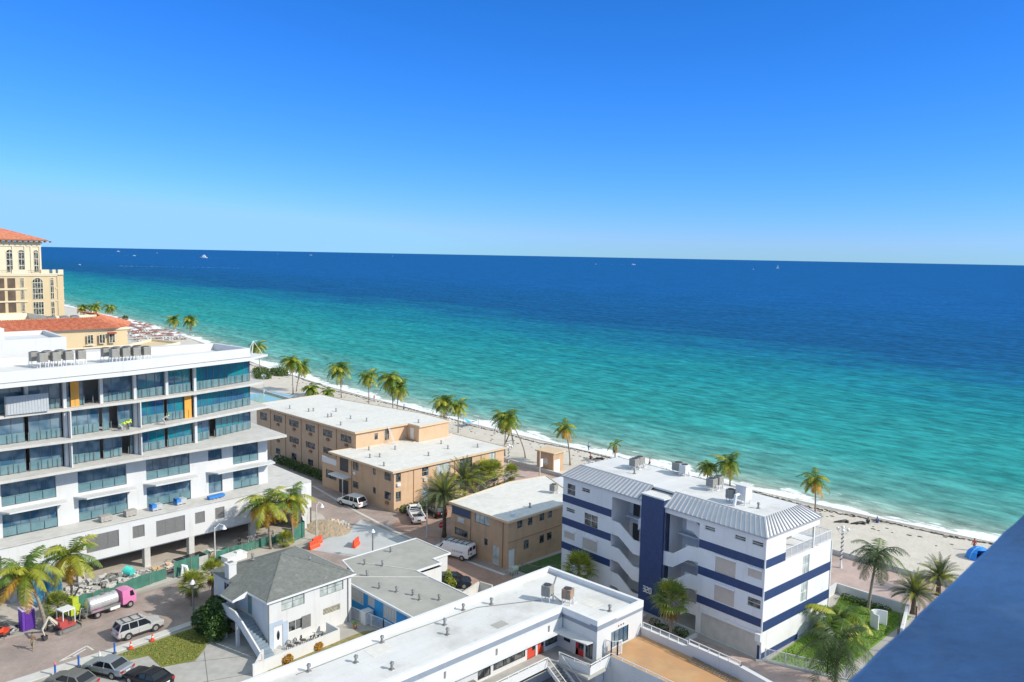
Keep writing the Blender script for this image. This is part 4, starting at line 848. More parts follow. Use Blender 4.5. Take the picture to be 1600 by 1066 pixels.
# ================= white modern building under construction =================
def plen(a,b): return (Vector((a[0],a[1],0))-Vector((b[0],b[1],0))).length
def along(pts,x):
    for a,b in zip(pts,pts[1:]):
        if a[0]<=x<=b[0]:
            t=(x-a[0])/(b[0]-a[0]); return (x,a[1]+(b[1]-a[1])*t)
    return pts[-1]
def modern():
    rt=thing('residential_building','large white modern building under construction with long bands of teal glass and grey rooftop machines','building',(27.69,99.54,0),0)
    FP=Fr(27.69,99.54,2.7)      # podium face
    FU=Fr(20.66,102.55,2.6)     # upper wall
    # podium
    hp=[(-14,-8,3.5,5.55),(.65,4.3,3.52,5.55),(5.9,7.33,4.0,5.5),(8.74,12.38,3.5,5.52),(13.7,15.0,3.98,5.48),(16.4,17.7,3.95,5.5)]
    mb=MB(); wall(mb,FP,-20,30.9,2.5,6.3,hp,.2)
    e=[FP.p(s,0)[:2] for s in (-20,30.9)]
    mb.prism([e[0],e[1],(e[1][0]+.1,e[1][1]+22),(e[0][0],e[0][1]+22)],6.2,6.42,1)
    wall(mb,FrP(e[1],(e[1][0]+.1,e[1][1]+22)),0,22,0,6.3)
    mb.fbox(FP,-20,30.9,2.3,2.5,.25,14); 
    mb.fbox(FP,-20,30.9,0,2.5,14,14.3)
    mb.build('podium',[SWHITE,CONCL],rt)
    pc=MB()
    for s in (-14,-7,.0,7.6,13.2,21.8,30.3): pc.fbox(FP,s-.35,s+.35,0,2.5,.02,.8)
    for s in (-10,4,17): pc.fbox(FP,s-.3,s+.3,0,2.4,7,7.6)
    pc.split('column',CONCL,rt)
    LV=M('louvre_grey',(.21,.21,.22),.6,.1,3)
    for h in hp:
        o=window(FP,h,rt,nc=3 if h[1]-h[0]>2 else 2 if h[1]-h[0]>1.35 else 1,fm=METALG,gm=LV,name='louvre_panel',d=.12)
        mb=MB(); k=int((h[3]-h[2])/.12)
        for i in range(k): mb.fbox(FP,h[0]+.05,h[1]-.05,h[2]+i*.12,h[2]+i*.12+.05,.08,.12)
        mb.build('louvre_slats',METALG,o)
    # lower glazed storeys
    hl=[(-11,-2.4,6.45,9.0),(-11,-2.4,9.95,12.5),(0.0,5.65,6.42,9.05),(7.95,13.6,6.42,9.05),(15.95,21.65,6.42,9.0),(24.1,26.05,6.5,9.1),(27.6,31.4,6.42,8.95),(0,5.6,9.95,12.55),(7.97,13.55,9.92,12.5),(15.95,21.58,9.93,12.55),(24.1,26.05,11.0,12.42),(27.6,31.4,9.88,12.5)]
    mb=MB(); wall(mb,FU,-12,32.8,6.4,13.3,hl,.3)
    c0=FU.p(32.8,0)[:2]; wall(mb,FrP(c0,(c0[0]-.3,c0[1]+14)),0,14,6.4,13.3); mb.build('wall',SWHITE,rt)
    for h in hl: window(FU,h,rt,nc=max(2,round((h[1]-h[0])/.95)),fm=ALU,gm=GLASSC,d=.22,t=.06,guard=.1 if h[1]-h[0]>3 else None)
    gr=MB()
    for h in hl:
        if h[2]<10 and h[1]-h[0]>3:
            gr.fbox(FU,h[0],h[1],h[2]+.95,h[2]+1.0,.1,.14)
    gr.split('guard_rail',METALG,rt)
    cn=MB()
    for s0,s1,z in ((-11,-2,9.45),(-.6,6.5,9.45),(7.4,14.4,9.45),(15.5,22.2,9.45),(23.7,33.3,9.45)):
        A,B_=FU.p(s0,z),FU.p(s1,z); d=FU.n*1.75
        cn.prism([A[:2],B_[:2],(B_+d-FU.d*.3)[:2],(A+d+FU.d*.9)[:2]],z,z+.18)
    cn.split('canopy',SWHITE,rt)
    # slabs
    L4=[(8,99.6),(20,99.8),(35.2,100.6),(42.9,100.75),(54.8,101.0)]
    L5=[(8,100.2),(20.4,100.5),(33.5,100.1),(42.5,102.6),(54.6,105.7)]
    L6=[(8,100.8),(20.6,101.0),(35.1,102.0),(43.5,103.4),(51.5,105.4),(54.3,106.6)]
    G_=[(8,102.0),(20.6,102.3),(27,102.5),(36,103.5),(43,104.6),(53.0,108)]
    sl=MB()
    for L_,z,b in ((L4,13.6,(54.9,113)),(L5,17.05,(54.6,113)),(L6,20.5,(54.3,113))): sl.prism(L_+[b,(8,113)],z-.32,z)
    sl.split('floor_slab',CONCL,rt)
    mb=MB()  # core behind
    mb.prism([(8,106),(34,106.5),(43,107.6),(52.8,110.5),(52.6,118),(8,118)],13.6,24.0); mb.prism([(8,112.8),(54,112.8),(54,122),(8,122)],0,24); mb.build('core_wall',CONC,rt)
    # columns and party walls on the three upper floors
    cl=MB()
    cx=[15.4,19.4,23.4,27.3,31.4,35.4,39.5,43.4]
    for zi,z in enumerate((13.6,17.05,20.5)):
        hgt=24.0 if z>20 else z+3.13
        for i,x in enumerate(cx):
            if z<20 and i%2==0 and x!=31.4: continue
            if z<20 and x==31.4: continue
            y=along(G_,x)[1]-.45; cl.box(x-.17,x+.17,y-.2,y+.35,z,hgt)
        for x in (19.4,27.3,35.4): 
            y=along(G_,x)[1]; y0=max(along((L4,L5,L6)[zi],x)[1]+.25,y-1.5)
            if zi<2: cl.box(x+.25,x+.37,y0,y,z,hgt)
    cl.split('column',SWHITE,rt)
    # glass ribbons
    CL=M('curtain_like_reflection',(.10,.16,.26),.05,0,.8,spec=.9,col2=(.02,.05,.12),detail=1)
    bays=[8]+cx+[53.0]
    for zi,z in enumerate((13.6,17.05,20.5)):
        zt=(z+3.1) if z<20 else 24.0
        for i,(a,b) in enumerate(zip(bays,bays[1:])):
            pts=[along(G_,a)]+[q for q in G_ if a+.05<q[0]<b-.05]+[along(G_,b)]
            op=None
            if (zi,i)==(2,4): op=(.55,.97)
            if (zi,i)==(1,3): op=(.62,.8)
            if (zi,i)==(1,5): op=(.25,.5)
            if (zi,i)==(0,5): op=(.6,.85)
            if (zi,i)==(0,8): op=(.25,.36)
            for P_,Q_ in zip(pts,pts[1:]):
                F=FrP(P_,Q_); Ln=plen(P_,Q_); h0=.2 if P_==pts[0] else 0; h1=Ln-(.2 if Q_==pts[-1] else 0)
                segs=[(h0,h1)]
                if op and len(pts)==2: segs=[(h0,op[0]*Ln),(op[1]*Ln,h1)]
                for s0,s1 in segs:
                    if s1-s0<.4: continue
                    window(F,(s0,s1,z+.02,zt-.02),rt,nc=max(1,round((s1-s0)/1.12)),fm=ALU,gm=GLASSB if i>=6 else GLASSC,d=.06,t=.07,name='glass_band',guard=-.05)
    # orange boards closing two openings
    ob=MB()
    y=along(G_,28.5)[1]; ob.box(28.05,28.95,y-.30,y-.2,20.5,23.4)
    y=along(G_,42.5)[1]; ob.box(42.0,42.9,y-.32,y-.2,17.05,20.1)
    ob.split('orange_board',ORANGE,rt)
    # glass balustrade posts and balustrade
    bp=MB(); bg_=MB()
    BG=M('balustrade_glass',(.10,.19,.21),.05,.1,1,spec=.8)
    for L_,z in ((L4,13.6),(L5,17.05),(L6,20.5)):
        for k in range(33):
            x=20.5+k*1.0
            if x>53.5: break
            y=along(G_,x)[1]-.28
            bp.box(x-.03,x+.03,y-.04,y+.04,z,z+1.1)
    bp.split('balustrade_post',METALG,rt)
    # east side glass
    F=FrP((53.0,108.0),(52.9,113)); 
    for z,zt in ((13.6,16.7),(17.05,20.15),(20.5,24)): window(F,(0.1,4.8,z+.02,zt-.02),rt,nc=4,fm=ALU,gm=GLASSB,d=.06,name='glass_band')
    # roof
    RF=[(4,95.9),(20.1,97.65),(33.3,99.25),(50.7,103.2),(49.6,111.8),(33.2,110.9),(20,110.0),(4,109)]
    rf=MB(); rf.prism(RF,24.05,24.85,0,0); parapet(rf,RF,24.85,25.8,.45)
    rf.prism([(47,103.5),(50.5,104.1),(55.3,107.2),(54.2,109.7),(49.5,111.3),(46,110)],23.95,24.22)
    rf.build('roof',SWHITE,rt)
    gl=MB()
    for a,b in zip(RF[:3],RF[1:4]):
        F=FrP(a,b); gl.fbox(F,0,plen(a,b),24.55,24.62,-.02,0)
    gl.build('fascia_joint',METALG,rt)
    st=MB(); st.prism([(4,111),(30.5,112.2),(30.9,123),(4,123)],24,27.2,0,0); parapet(st,[(4,111),(30.5,112.2),(30.9,123),(4,123)],27.2,27.7,.4)
    st.prism([(4,112.5),(24,113.4),(24,121),(4,121)],27.2,29.0); st.prism([(30.9,113.5),(49.5,112.6),(49.6,116.4),(30.9,118)],24,25.3)
    st.build('upper_roof_block',SWHITE,rt)
    # mast and stays at the roof corner
    ms=MB(); ms.bar((53.6,108.6,24.2),(53.9,108.8,26.1),.09)
    for q in ((52.2,107.5,24.2),(54.9,107.9,24.2),(54.0,109.6,24.2)): ms.bar((53.9,108.8,26.1),q,.05)
    ms.bar((53.9,108.8,26.1),(54.5,108.6,26.1),.05); ms.build('roof_hoist',METALW,rt)
    return rt
modern()
# rooftop machines on racks
def machine(x,y,z,label,group,h=1.05,rz=R(6)):
    t=thing('rooftop_unit',label,'rooftop unit',(x,y,z),rz,group); mb=MB(); mb.X=mw(t)
    mb.box(-.45,.45,-.42,.42,.75,.75+h)
    for i in range(8):
        zz=.82+i*(h-.12)/8; mb.box(-.47,.47,-.44,.44,zz,zz+.05)
    mb.build('casing',ACM,t)
    f=MB(); f.X=mw(t); f.cyl((0,0,.75+h),(0,0,.8+h),.4,n=12); f.build('fan_grille',METALD,t)
    l=MB(); l.X=mw(t)
    for a in (-.45,.45):
        l.bar((a,-.5,.72),(a,.5,.72),.07)
        for b in (-.42,.42): l.bar((a,b,0),(a,b,.72),.06)
    l.build('stand',METALW,t)
G1='grey machines of the left rooftop cluster on the modern building'; G2='grey machines of the right rooftop cluster on the modern building'
for i,(x,y) in enumerate([(26.1,105.6),(27.5,105.7),(28.9,105.8),(30.3,105.9),(25.6,107.1),(27.0,107.2),(28.4,107.3)]):
    machine(x,y,24.85,'louvred rooftop unit in the %s row of the left cluster, %s'%('front' if i<4 else 'back',['at its left end','second from its left','third from its left','apart at the right end'][i%4]),G1)
for i,(x,y) in enumerate([(33.9,105.2),(35.2,105.3),(36.5,105.4),(37.8,105.5),(33.4,106.7),(34.7,106.8),(36.0,106.9),(37.3,107.0)]):
    machine(x,y,24.85,'louvred rooftop unit in the %s row of the right cluster, %s'%('front' if i<4 else 'back',['at its left end','second from its left','third from its left','at its right end'][i%4]),G2)
# ================= mediterranean tower and wing =================
TILE=M('red_roof_tile',(.46,.11,.05),.85,.35,1.3,.8,bscale=5,col2=(.62,.26,.15))
def arched(F,parent,s0,s1,z0,z1,nb=2,nh=3,d=.25,round_=True):
    fr=MB(); g=MB(); r_=(s1-s0)/2; c=(s0+s1)/2; zc=z1-r_ if round_ else z1
    pts=[F.p(s0,z0,-.03),F.p(s1,z0,-.03)]
    if round_: pts+=[F.p(c+r_*math.cos(a),zc+r_*math.sin(a),-.03) for a in [k*math.pi/10 for k in range(11)]]
    else: pts+=[F.p(s1,z1,-.03),F.p(s0,z1,-.03)]
    fr_o=MB()
    t=.12
    fr_o.fbox(F,s0,s0+t,z0,zc,-.1,0); fr_o.fbox(F,s1-t,s1,z0,zc,-.1,0); fr_o.fbox(F,s0,s1,z0,z0+t,-.1,0)
    for i in range(1,nb): x=s0+(s1-s0)*i/nb; fr_o.fbox(F,x-.05,x+.05,z0,zc+(r_*.75 if round_ else 0),-.09,0)
    for j in range(1,nh+1): z=z0+(zc-z0)*j/nh; fr_o.fbox(F,s0,s1,z-.08,z+.08,-.09,0)
    if round_:
        for k in range(10):
            a0,a1=k*math.pi/10,(k+1)*math.pi/10; fr_o.bar(F.p(c+r_*math.cos(a0),zc+r_*math.sin(a0),-.06),F.p(c+r_*math.cos(a1),zc+r_*math.sin(a1),-.06),.14)
    o=fr_o.build('window',CREAML,parent)
    g.add(pts,[tuple(range(len(pts)))]); g.build('pane',GLASS,o); return o
def medit():
    rt=thing('hotel_tower','cream tower with arched windows and a red tiled hipped roof beside the sea','tower',(76.2,282.15,0),R(2)); X=mw(rt)
    F=Fr(76.2,282.15,2)
    mb=MB(); mb.X=X; mb.box(-40,0,0,26,0,30.4); mb.box(-1.5,.25,-.25,2,0,30.4); mb.build('wall',CREAM,rt)
    m2=MB(); m2.X=X; m2.box(-40,-4.9,3,22,30.3,39.9); 
    m2.box(-40,.3,-.35,.5,30.3,30.75)
    for s in range(-39,1,1): pass
    for a,b in ((-13.9,-9.6),(-6,-3.7),(-2.8,-1.9),(-1.2,.3)): m2.box(a,b,-.3,.3,30.7,31.9)
    m2.box(-40,-4.7,2.8,22.2,38.9,39.3); m2.box(-40,-4.5,2.6,22.4,39.9,40.4)
    for s in (-12.6,-9.3,-5.15,-7.6): m2.box(s-.25,s+.25,2.75,3.1,31,39)
    m2.build('upper_wall',CREAML,rt)
    rl=MB(); rl.X=X
    for i in range(60): rl.box(-20+i*.33,-19.95+i*.33,-.1,0,30.7,31.7)
    rl.box(-20,0,-.12,.02,31.65,31.75); rl.build('terrace_railing',METALG,rt)
    rf=MB(); rf.X=X; ze=41.0; k=1.8
    A=(-44,3-k,ze);B_=(-4.9+k,3-k,ze);C_=(-4.9+k,22+k,ze);D_=(-44,22+k,ze); r1=(-44,12.5,44.6); r2=(-13.5,12.5,44.6)
    rf.face(A,B_,r2,r1); rf.face(B_,C_,r2); rf.face(C_,D_,r1,r2); rf.box(-44,-4.9+k,3-k+.05,22+k,ze-.3,ze-.02,1); 
    for i in range(26): x=-40+i*1.5; rf.box(x,x+.35,3-k+.2,3,ze-.75,ze-.3,1)
    rf.build('roof',[TILE,TRIMBR],rt)
    FU=Fr(*(X@Vector((0,3,0)))[:2],2)
    for a,b in ((-18.6,-16.6),(-14.5,-12.5),(-11.2,-9.4-.1),(-7.0,-5.6)): arched(FU,rt,a,b,31.0,37.9,2,3)
    for a,b,n_ in ((-8.55,-5.5,4),(-3.55,-2.45,2)): arched(F,rt,a,b,22.7,29.4,n_,3); arched(F,rt,a,b,16,22.0,n_,3,round_=False)
    for a,b,n_ in ((-11.8,-10.7,3),):
        for z in (26.4,22.7,19.0): arched(F,rt,a,b,z,z+3.0,n_,1,round_=False)
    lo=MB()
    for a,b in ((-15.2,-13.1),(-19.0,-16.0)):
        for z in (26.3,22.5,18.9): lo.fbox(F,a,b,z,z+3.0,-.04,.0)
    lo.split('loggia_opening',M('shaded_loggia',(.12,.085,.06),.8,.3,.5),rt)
    ld=MB()
    for z in (25.8,22.0,18.3): ld.fbox(F,-20,-10,z,z+.35,-.3,0)
    ld.fbox(F,-40,.3,29.9,30.3,-.25,0); ld.fbox(F,-2.0,.4,25.9,26.3,-.2,0); ld.fbox(F,-2.0,.4,22.0,22.4,-.2,0); ld.fbox(F,-1.6,-1.35,16,30,-.12,0)
    ld.split('moulding',CREAML,rt)
    # wing
    rt=thing('hotel_wing','long low cream wing with a red tiled roof edge in front of the cream tower','hotel wing',(71.58,220.8,0),R(1)); X=mw(rt)
    F=Fr(71.58,220.8,1)
    mb=MB(); mb.X=X; mb.box(-45,3.2,.6,30,0,17.9); mb.box(-45,3.6,.3,30,17.9,18.5,1); mb.build('wall',[CREAM,CREAML],rt)
    rf=MB(); ze=18.5; zt=21.0
    e=[(20,220.3),(71.6,220.6),(75.4,223.6),(80.8,237)]; t=[(20,209.9+5),(66.3,211.8+5+2),(71.8,228),(72,244)]
    e2=[(20,219.9),(71.9,220.2),(75.8,223.4),(80.9,236.5),(79,250)]; t2_=[(20,225.5),(67.5,225.8),(70.5,228.2),(72.5,238),(71,250)]
    rfl=MB()
    for i in range(4): rfl.face((*e2[i],ze),(*e2[i+1],ze),(*t2_[i+1],zt),(*t2_[i],zt))
    # raised tile ridges running up the slope
    for i in range(4):
        a,b,c,d=Vector((*e2[i],ze)),Vector((*e2[i+1],ze)),Vector((*t2_[i+1],zt)),Vector((*t2_[i],zt)); k=int((b-a).length/.55)
        for j in range(k):
            q=(j+.5)/k; p0,p1=a.lerp(b,q),d.lerp(c,q); up=Vector((0,0,.04)); 
            rfl.cyl(p0+up,p1+up,.15,.15,5)
    rfl.build('tiled_roof',TILE,rt)
    dk=MB(); dk.prism([(20,225.5),(67.5,225.8),(70.5,228.2),(72.5,238),(71,250),(20,250)],19.0,19.3,0,0); dk.build('roof_deck',WROOF,rt)
    ip=MB(); 
    for a,b in (((20,225.7),(67.4,226.0)),((60,234),(71.3,234.3)),((58,252),(60,234)),((20,247),(58,248))): ip.bar((*a,20.1),(*b,20.1),.3,1.9)
    ip.build('roof_parapet',CREAML,rt)
    for s in (-30.2,-24.6,-20.4,-6.8,-4.0,-1.6): arched(F,rt,s,s+1.5,14.6,17.0,2,1,round_=False)
    ss=MB(); ss.fbox(F,-7.3,-5.0,14.3,14.55,-.2,0); ss.fbox(F,-45,3.5,13.6,13.9,-.2,0); ss.split('moulding',CREAML,rt)
    aw=MB(); aw.fbox(F,-2.0,0,17.05,17.4,-1.0,0); aw.build('awning',M('red_awning',(.35,.06,.05),.8),rt)
    # low annex towards the beach
    rt=thing('beach_annex','low pale yellow annex wall running to the beach in front of the red umbrellas','building',(78,224,0),0)
    mb=MB(); mb.prism([(76,224),(98.8,262),(107.9,270),(104,285),(72,250)],0,7.5); mb.build('wall',CREAM,rt)
    mb=MB(); parapet(mb,[(76,224),(98.8,262),(107.9,270),(104,285),(72,250)],7.5,8.2,.5); mb.build('parapet',CREAML,rt)
medit()
for i,(x,y) in enumerate([(62,233),(65,233.2),(67.5,233.5)]):
    tag(MB().build('x',WHITE)) if False else None
    ac_unit(['dark machine at the left of the row on the cream wing roof','dark machine in the middle of the row on the cream wing roof','dark machine at the right of the row on the cream wing roof'][i],x-3,y-4,19.3,0,w=1.8,h=1.6,group='dark machines on the cream wing roof',mat=METALG)
# ================= own balcony parapet (foreground) =================
FGB=M('blue_painted_ledge',(.105,.25,.50),.65,.30,2.2,.5,bscale=14,detail=8); mottle(FGB,(.015,.03,.07),3.4,.9,.60,.70); mottle(FGB,(.22,.38,.60),5,.7,.52,.72); mottle(FGB,(.05,.12,.27),1.6,.7,.45,.65)
rt=thing('balcony_ledge','blurred blue painted ledge filling the lower right corner, close to the camera','ledge',(1.2,.2,38),0)
def rounded(mb,x0,x1,y1,y0,z1,z0,r_=.03):
    prof=[(y1,z0),(y1,z1-r_)]+[(y1-r_+r_*math.cos(a),z1-r_+r_*math.sin(a)) for a in (math.pi/6,math.pi/3)]+[(y1-r_,z1),(y0,z1),(y0,z0)]
    n_=len(prof); mb.add([(x,y,z) for x in (x0,x1) for y,z in prof],[(i,(i+1)%n_,n_+(i+1)%n_,n_+i) for i in range(n_)]+[tuple(range(n_)),tuple(range(n_,2*n_))[::-1]])
mb=MB(); 
rnd=random.Random(4); ex=[.45+8.55*(k/90)**1.6 for k in range(91)]; ey=[.432+(x-.45)*.0442+rnd.gauss(0,.0011) for x in ex]; ne=91
tp=[(x,y-.014,38.4) for x,y in zip(ex,ey)]; md=[(x,y,38.386) for x,y in zip(ex,ey)]; lw_=[(x,y,37.4) for x,y in zip(ex,ey)]
mb.add(tp+md+lw_,[(i,i+1,ne+i+1,ne+i) for i in range(ne-1)]+[(ne+i,ne+i+1,2*ne+i+1,2*ne+i) for i in range(ne-1)])
mb.add(tp+[(9,-1.5,38.4),(.45,.05,38.4)],[tuple(range(ne+2))]); mb.add([(.45,.418,38.4),(.45,.05,38.4),(.45,.05,37.4),(.45,.432,37.4)],[(0,1,2,3)])
o=mb.build('ledge_top',FGB,rt)
mb=MB(); mb.box(1.5,14,-4,-2.2,0,52); mb.box(-8,1.5,-8,-4,0,52); mb.build('sun_blocking_wall',SWHITE,rt)  # out-of-view blocks added to keep direct sun off the ledge
# ================= palms =================
LF1=M('palm_green',(.17,.26,.03),.5,0,1.2,trans=.3,col2=(.07,.14,.02),spec=.4)
LF2=M('palm_yellow_green',(.50,.48,.05),.5,0,1.2,trans=.3,col2=(.20,.26,.035),spec=.4)
LF3=M('palm_golden',(.72,.42,.05),.55,0,1.5,trans=.3,col2=(.42,.24,.05),spec=.3)
LF7=M('palm_deep_green',(.055,.095,.02),.5,0,1.2,trans=.25,col2=(.04,.08,.015),spec=.5)
LF4=M('palm_dry',(.26,.17,.08),.8,.3,2)
LF5=M('date_palm_leaf',(.16,.20,.08),.55,0,1.0,trans=.2,col2=(.09,.12,.05),spec=.4)
LF6=M('fan_palm_leaf',(.30,.36,.08),.55,0,1.2,trans=.25,col2=(.11,.17,.035),spec=.4)
COCO=M('coconut',(.35,.22,.05),.6,.3,5)
TRK=M('palm_trunk',(.27,.23,.18),.9,.25,4,.6,bscale=12); TRD=M('date_trunk',(.13,.10,.07),.95,.35,6,1,bscale=10)
WIND=Vector((-.75,.66,0))   # the fronds are blown towards the land
def frond(mb,az,el,L_,droop,mi,rnd,nl=15,ll=.75,wind=.35,lw=.07,fold=.5,stiff=False):
    d=Vector((math.cos(az)*math.cos(el),math.sin(az)*math.cos(el),math.sin(el))); p=Vector((0,0,0)); pts=[p.copy()]; seg=10
    for i in range(seg):
        d=(d+Vector((0,0,-droop))*(.05+.12*i/seg)*1.6+WIND*wind*.07).normalized(); p=p+d*(L_/seg); pts.append(p.copy())
    mb.tube([pts[0],pts[3],pts[6],pts[10]],[.045,.035,.022,.008],4,mi)
    for k in range(nl):
        t=.14+.86*k/(nl-1); f=t*seg; i=min(int(f),seg-1); q=pts[i].lerp(pts[i+1],f-i); d=(pts[i+1]-pts[i]).normalized()
        side=d.cross(Vector((0,0,1)));
        if side.length<.05: side=Vector((1,0,0))
        side.normalize(); up=side.cross(d)
        l=ll*(math.sin(math.pi*min(1,t*.82+.14))**.7)*rnd.uniform(.85,1.1)
        for s in (-1,1):
            o=(side*s*.8+d*(.55 if stiff else .38)+up*(fold if stiff else -.05)+Vector((0,0,0 if stiff else -.35*rnd.uniform(.4,1.6)))+WIND*wind*.5).normalized()
            e=q+o*l; e2=q+o*l*.5+(Vector((0,0,-.02)) if stiff else Vector((0,0,.05*l)))
            wv=d*lw
            mb.add([q-wv*.5,q+wv*.5,e2+wv*.6,e,e2-wv*.6],[(0,1,2,4),(4,2,3)],mi)
def coco_crown(seed,n_=32,dry=2,gold=4,wind=.5,big=1.0,nl=17,lw=.10,yel=.55,near=False):
    rnd=random.Random(seed); mb=MB()
    for i in range(n_):
        az=i*2.399+rnd.uniform(-.25,.25); u=i/n_; el=R(min(58,60-102*u+rnd.uniform(-16,16))); 
        mi=(0 if rnd.random()<.75 else 1) if u<.35 else (1 if rnd.random()<yel else 0)
        if u>1-gold/n_: mi=2
        if u>1-dry/n_: mi=3; el=R(-60)
        frond(mb,az,el,rnd.uniform(2.5,4.0)*big,rnd.uniform(.8,1.3) if mi<3 else 1.4,mi,rnd,int(nl*1.35),1.0*big,wind*(1.25-u*.5),lw)
    for k in range(9):
        a=rnd.uniform(0,6.3); mb.sph((.28*math.cos(a),.28*math.sin(a),-.25-rnd.random()*.25),.13,6,4,4)
    mb.cyl((0,0,-.5),(0,0,.35),.16,.05,6,1)
    return mb.mesh('coconut_crown',[LF7 if near else LF1,LF1 if near else LF2,LF3,LF4,COCO])
def date_crown(seed,n_=46,big=1.0):
    rnd=random.Random(seed); mb=MB()
    for i in range(n_):
        az=i*2.399+rnd.uniform(-.2,.2); u=i/n_; el=R(82-100*u+rnd.uniform(-6,6))
        frond(mb,az,el,rnd.uniform(2.6,3.2)*big,.55,0 if rnd.random()<.8 else 1,rnd,18,.50*big,.1,.075,.55,True)
    mb.cyl((0,0,-.9),(0,0,.2),.42,.2,9,2); return mb.mesh('date_palm_crown',[LF5,LF2,TRD])
def fan_crown(seed,n_=44,big=1.0,skirt=8):
    rnd=random.Random(seed); mb=MB()
    for i in range(n_+skirt):
        az=i*2.399; u=i/n_; el=R(85-115*u+rnd.uniform(-10,10)); mi=0 if rnd.random()<.6 else 1
        if i>=n_: el=R(-75+rnd.uniform(-8,8)); mi=2
        d=Vector((math.cos(az)*math.cos(el),math.sin(az)*math.cos(el),math.sin(el))); pl=rnd.uniform(.8,1.2)*big
        c=d*pl; mb.bar((0,0,0),c,.03,.03,mi)
        side=d.cross(Vector((0,0,1))).normalized(); up=side.cross(d)
        for k in range(13):
            a=R(-105+210*k/12); o=(d*math.cos(a)+side*math.sin(a)+up*(.12*math.cos(2*a))).normalized(); l=(.72+.28*math.cos(a))*big*rnd.uniform(.8,1.15)
            e=c+o*l+Vector((0,0,-.18*l)); w_=o.cross(up).normalized()*.048*big
            mb.add([c-w_*.3,c+w_*.3,c+o*l*.55+w_,e,c+o*l*.55-w_],[(0,1,2,4),(4,2,3)],mi)
    return mb.mesh('fan_palm_crown',[LF6,LF2,LF4])
CR={'coco':[coco_crown(s) for s in (1,2,3,4)],'gold':[coco_crown(11,26,1,7,.6,1.0,22,.08),coco_crown(12,26,1,8,.55,1.0,22,.08)],'near':[coco_crown(23,24,1,1,.15,1.0,26,.042,.3,True),coco_crown(22,28,0,1,.4,1.0,26,.045,.2,True)],
    'date':[date_crown(5),date_crown(6)],'fan':[fan_crown(8),fan_crown(9)],'dry':[coco_crown(31,12,6,3,.2,.6,12)],'lush':[coco_crown(41,26,0,0,.1,.9,24)]}
CN={'coco':'coconut_palm','gold':'coconut_palm','near':'coconut_palm','date':'date_palm','fan':'fan_palm','dry':'coconut_palm','lush':'coconut_palm'}
cnt=[0]
def palm(kind,x,y,h,label,sc=1.0,lean=(0,0),tr=.14,group=None,curve=.0,var=None):
    cnt[0]+=1; i=cnt[0] if var is None else var
    t=thing(CN[kind],label,'palm tree',(x,y,0),0,group)
    mb=MB(); n_=9; pts=[];rs=[]
    thick={'date':.30,'fan':.17}.get(kind,tr)
    for k in range(n_+1):
        u=k/n_; pts.append((x+lean[0]*(u**1.6),y+lean[1]*(u**1.6)+curve*math.sin(u*math.pi),h*u)); rs.append(thick*(1.35 if k==0 else 1.0-.35*u)*(1+.05*(k%2)))
    mb.tube(pts,rs,8); tr_=mb.build('trunk',TRD if kind=='date' else TRK,t,smooth=True)
    me=CR[kind][i%len(CR[kind])]; c=bpy.data.objects.new('crown',me); COL.objects.link(c); c.parent=t
    c.location=(lean[0],lean[1],h); k_=1.14 if kind=='coco' else 1.08 if kind=='near' else 1; c.scale=(sc*k_,sc*k_,sc*k_); c.rotation_euler=(0,0,(i*1.3)%.9-.45 if kind in('coco','gold') else i*1.1)
    return t
BG_='coconut palms along the beach'
palm('coco',110.1,199.2,9.4,'taller left palm of the pair standing nearest the swimming pool',1.05,(-.3,0),group=BG_)
palm('coco',113.0,202.5,7.2,'lower right palm of the pair standing nearest the swimming pool',.95,(1.6,-.5),group=BG_)
palm('coco',117.2,186.1,8.2,'coconut palm with yellow lower fronds standing alone behind the rear corner of the three-storey roof',1.15,(-.6,.3),group=BG_)
palm('coco',115.9,171.2,8.0,'slim straight coconut palm on the sand, seaward of the middle of the three-storey roof',.95,(-.1,0),group=BG_)
palm('coco',114.9,159.4,9.0,'tallest full-crowned coconut palm of the double clump on the beach',1.15,(-.4,.3),group=BG_)
palm('coco',115.6,158.7,6.8,'lower coconut palm tucked against the tallest one in the double clump',1.0,(.4,-.2),group=BG_)
palm('coco',110.9,135.0,7.2,'golden-green coconut palm at the seaward corner of the three-storey wing',.95,(-.1,.1),group=BG_)
palm('coco',113.8,133.6,6.2,'small slender coconut palm just right of the golden-green one',.8,(0,0),.11,group=BG_)
palm('coco',107.5,112.1,7.8,'upright coconut palm beside the leaning one past the two-storey tan roof',.95,(.1,0),group=BG_)
palm('coco',109.4,108.3,7.8,'leaning coconut palm whose trunk slants over the beach path',.85,(-2.6,2.4),.12,group=BG_)
palm('gold',112.0,99.0,7.3,'yellow coconut palm on the sand right behind the small tan hut',.85,(-.8,.8),group=BG_)
palm('dry',120.1,94.8,3.6,'half-dead brown coconut palm at the water edge behind the striped building',1.0,(0,0),group=BG_)
palm('coco',122.0,75.6,3.0,'small dark coconut palm behind the rooftop air conditioners of the striped building',.62,(0,0),.12,group=BG_)
palm('coco',122.8,71.6,4.3,'windblown coconut palm behind the striped roof with trailing brown fronds',.85,(-.3,.3),group=BG_)
palm('gold',119.25,54.6,5.6,'lone yellow-green coconut palm on open sand right of the striped building',.85,(-.2,.2),group=BG_)
palm('coco',118.3,234.2,9.6,'coconut palm behind the roof hoist of the modern building',.95,(-.7,.4),group=BG_)
palm('lush',109.8,189,3.2,'low bushy palm behind the rear edge of the three-storey roof, left of two',1.0)
palm('lush',113.2,186.2,2.2,'low bushy palm behind the rear edge of the three-storey roof, right of two',.85)
palm('near',89.1,34.1,7.2,'tall coconut palm with arching green fronds between the striped building and the promenade',1.0,(.3,-.5),.17,var=0)
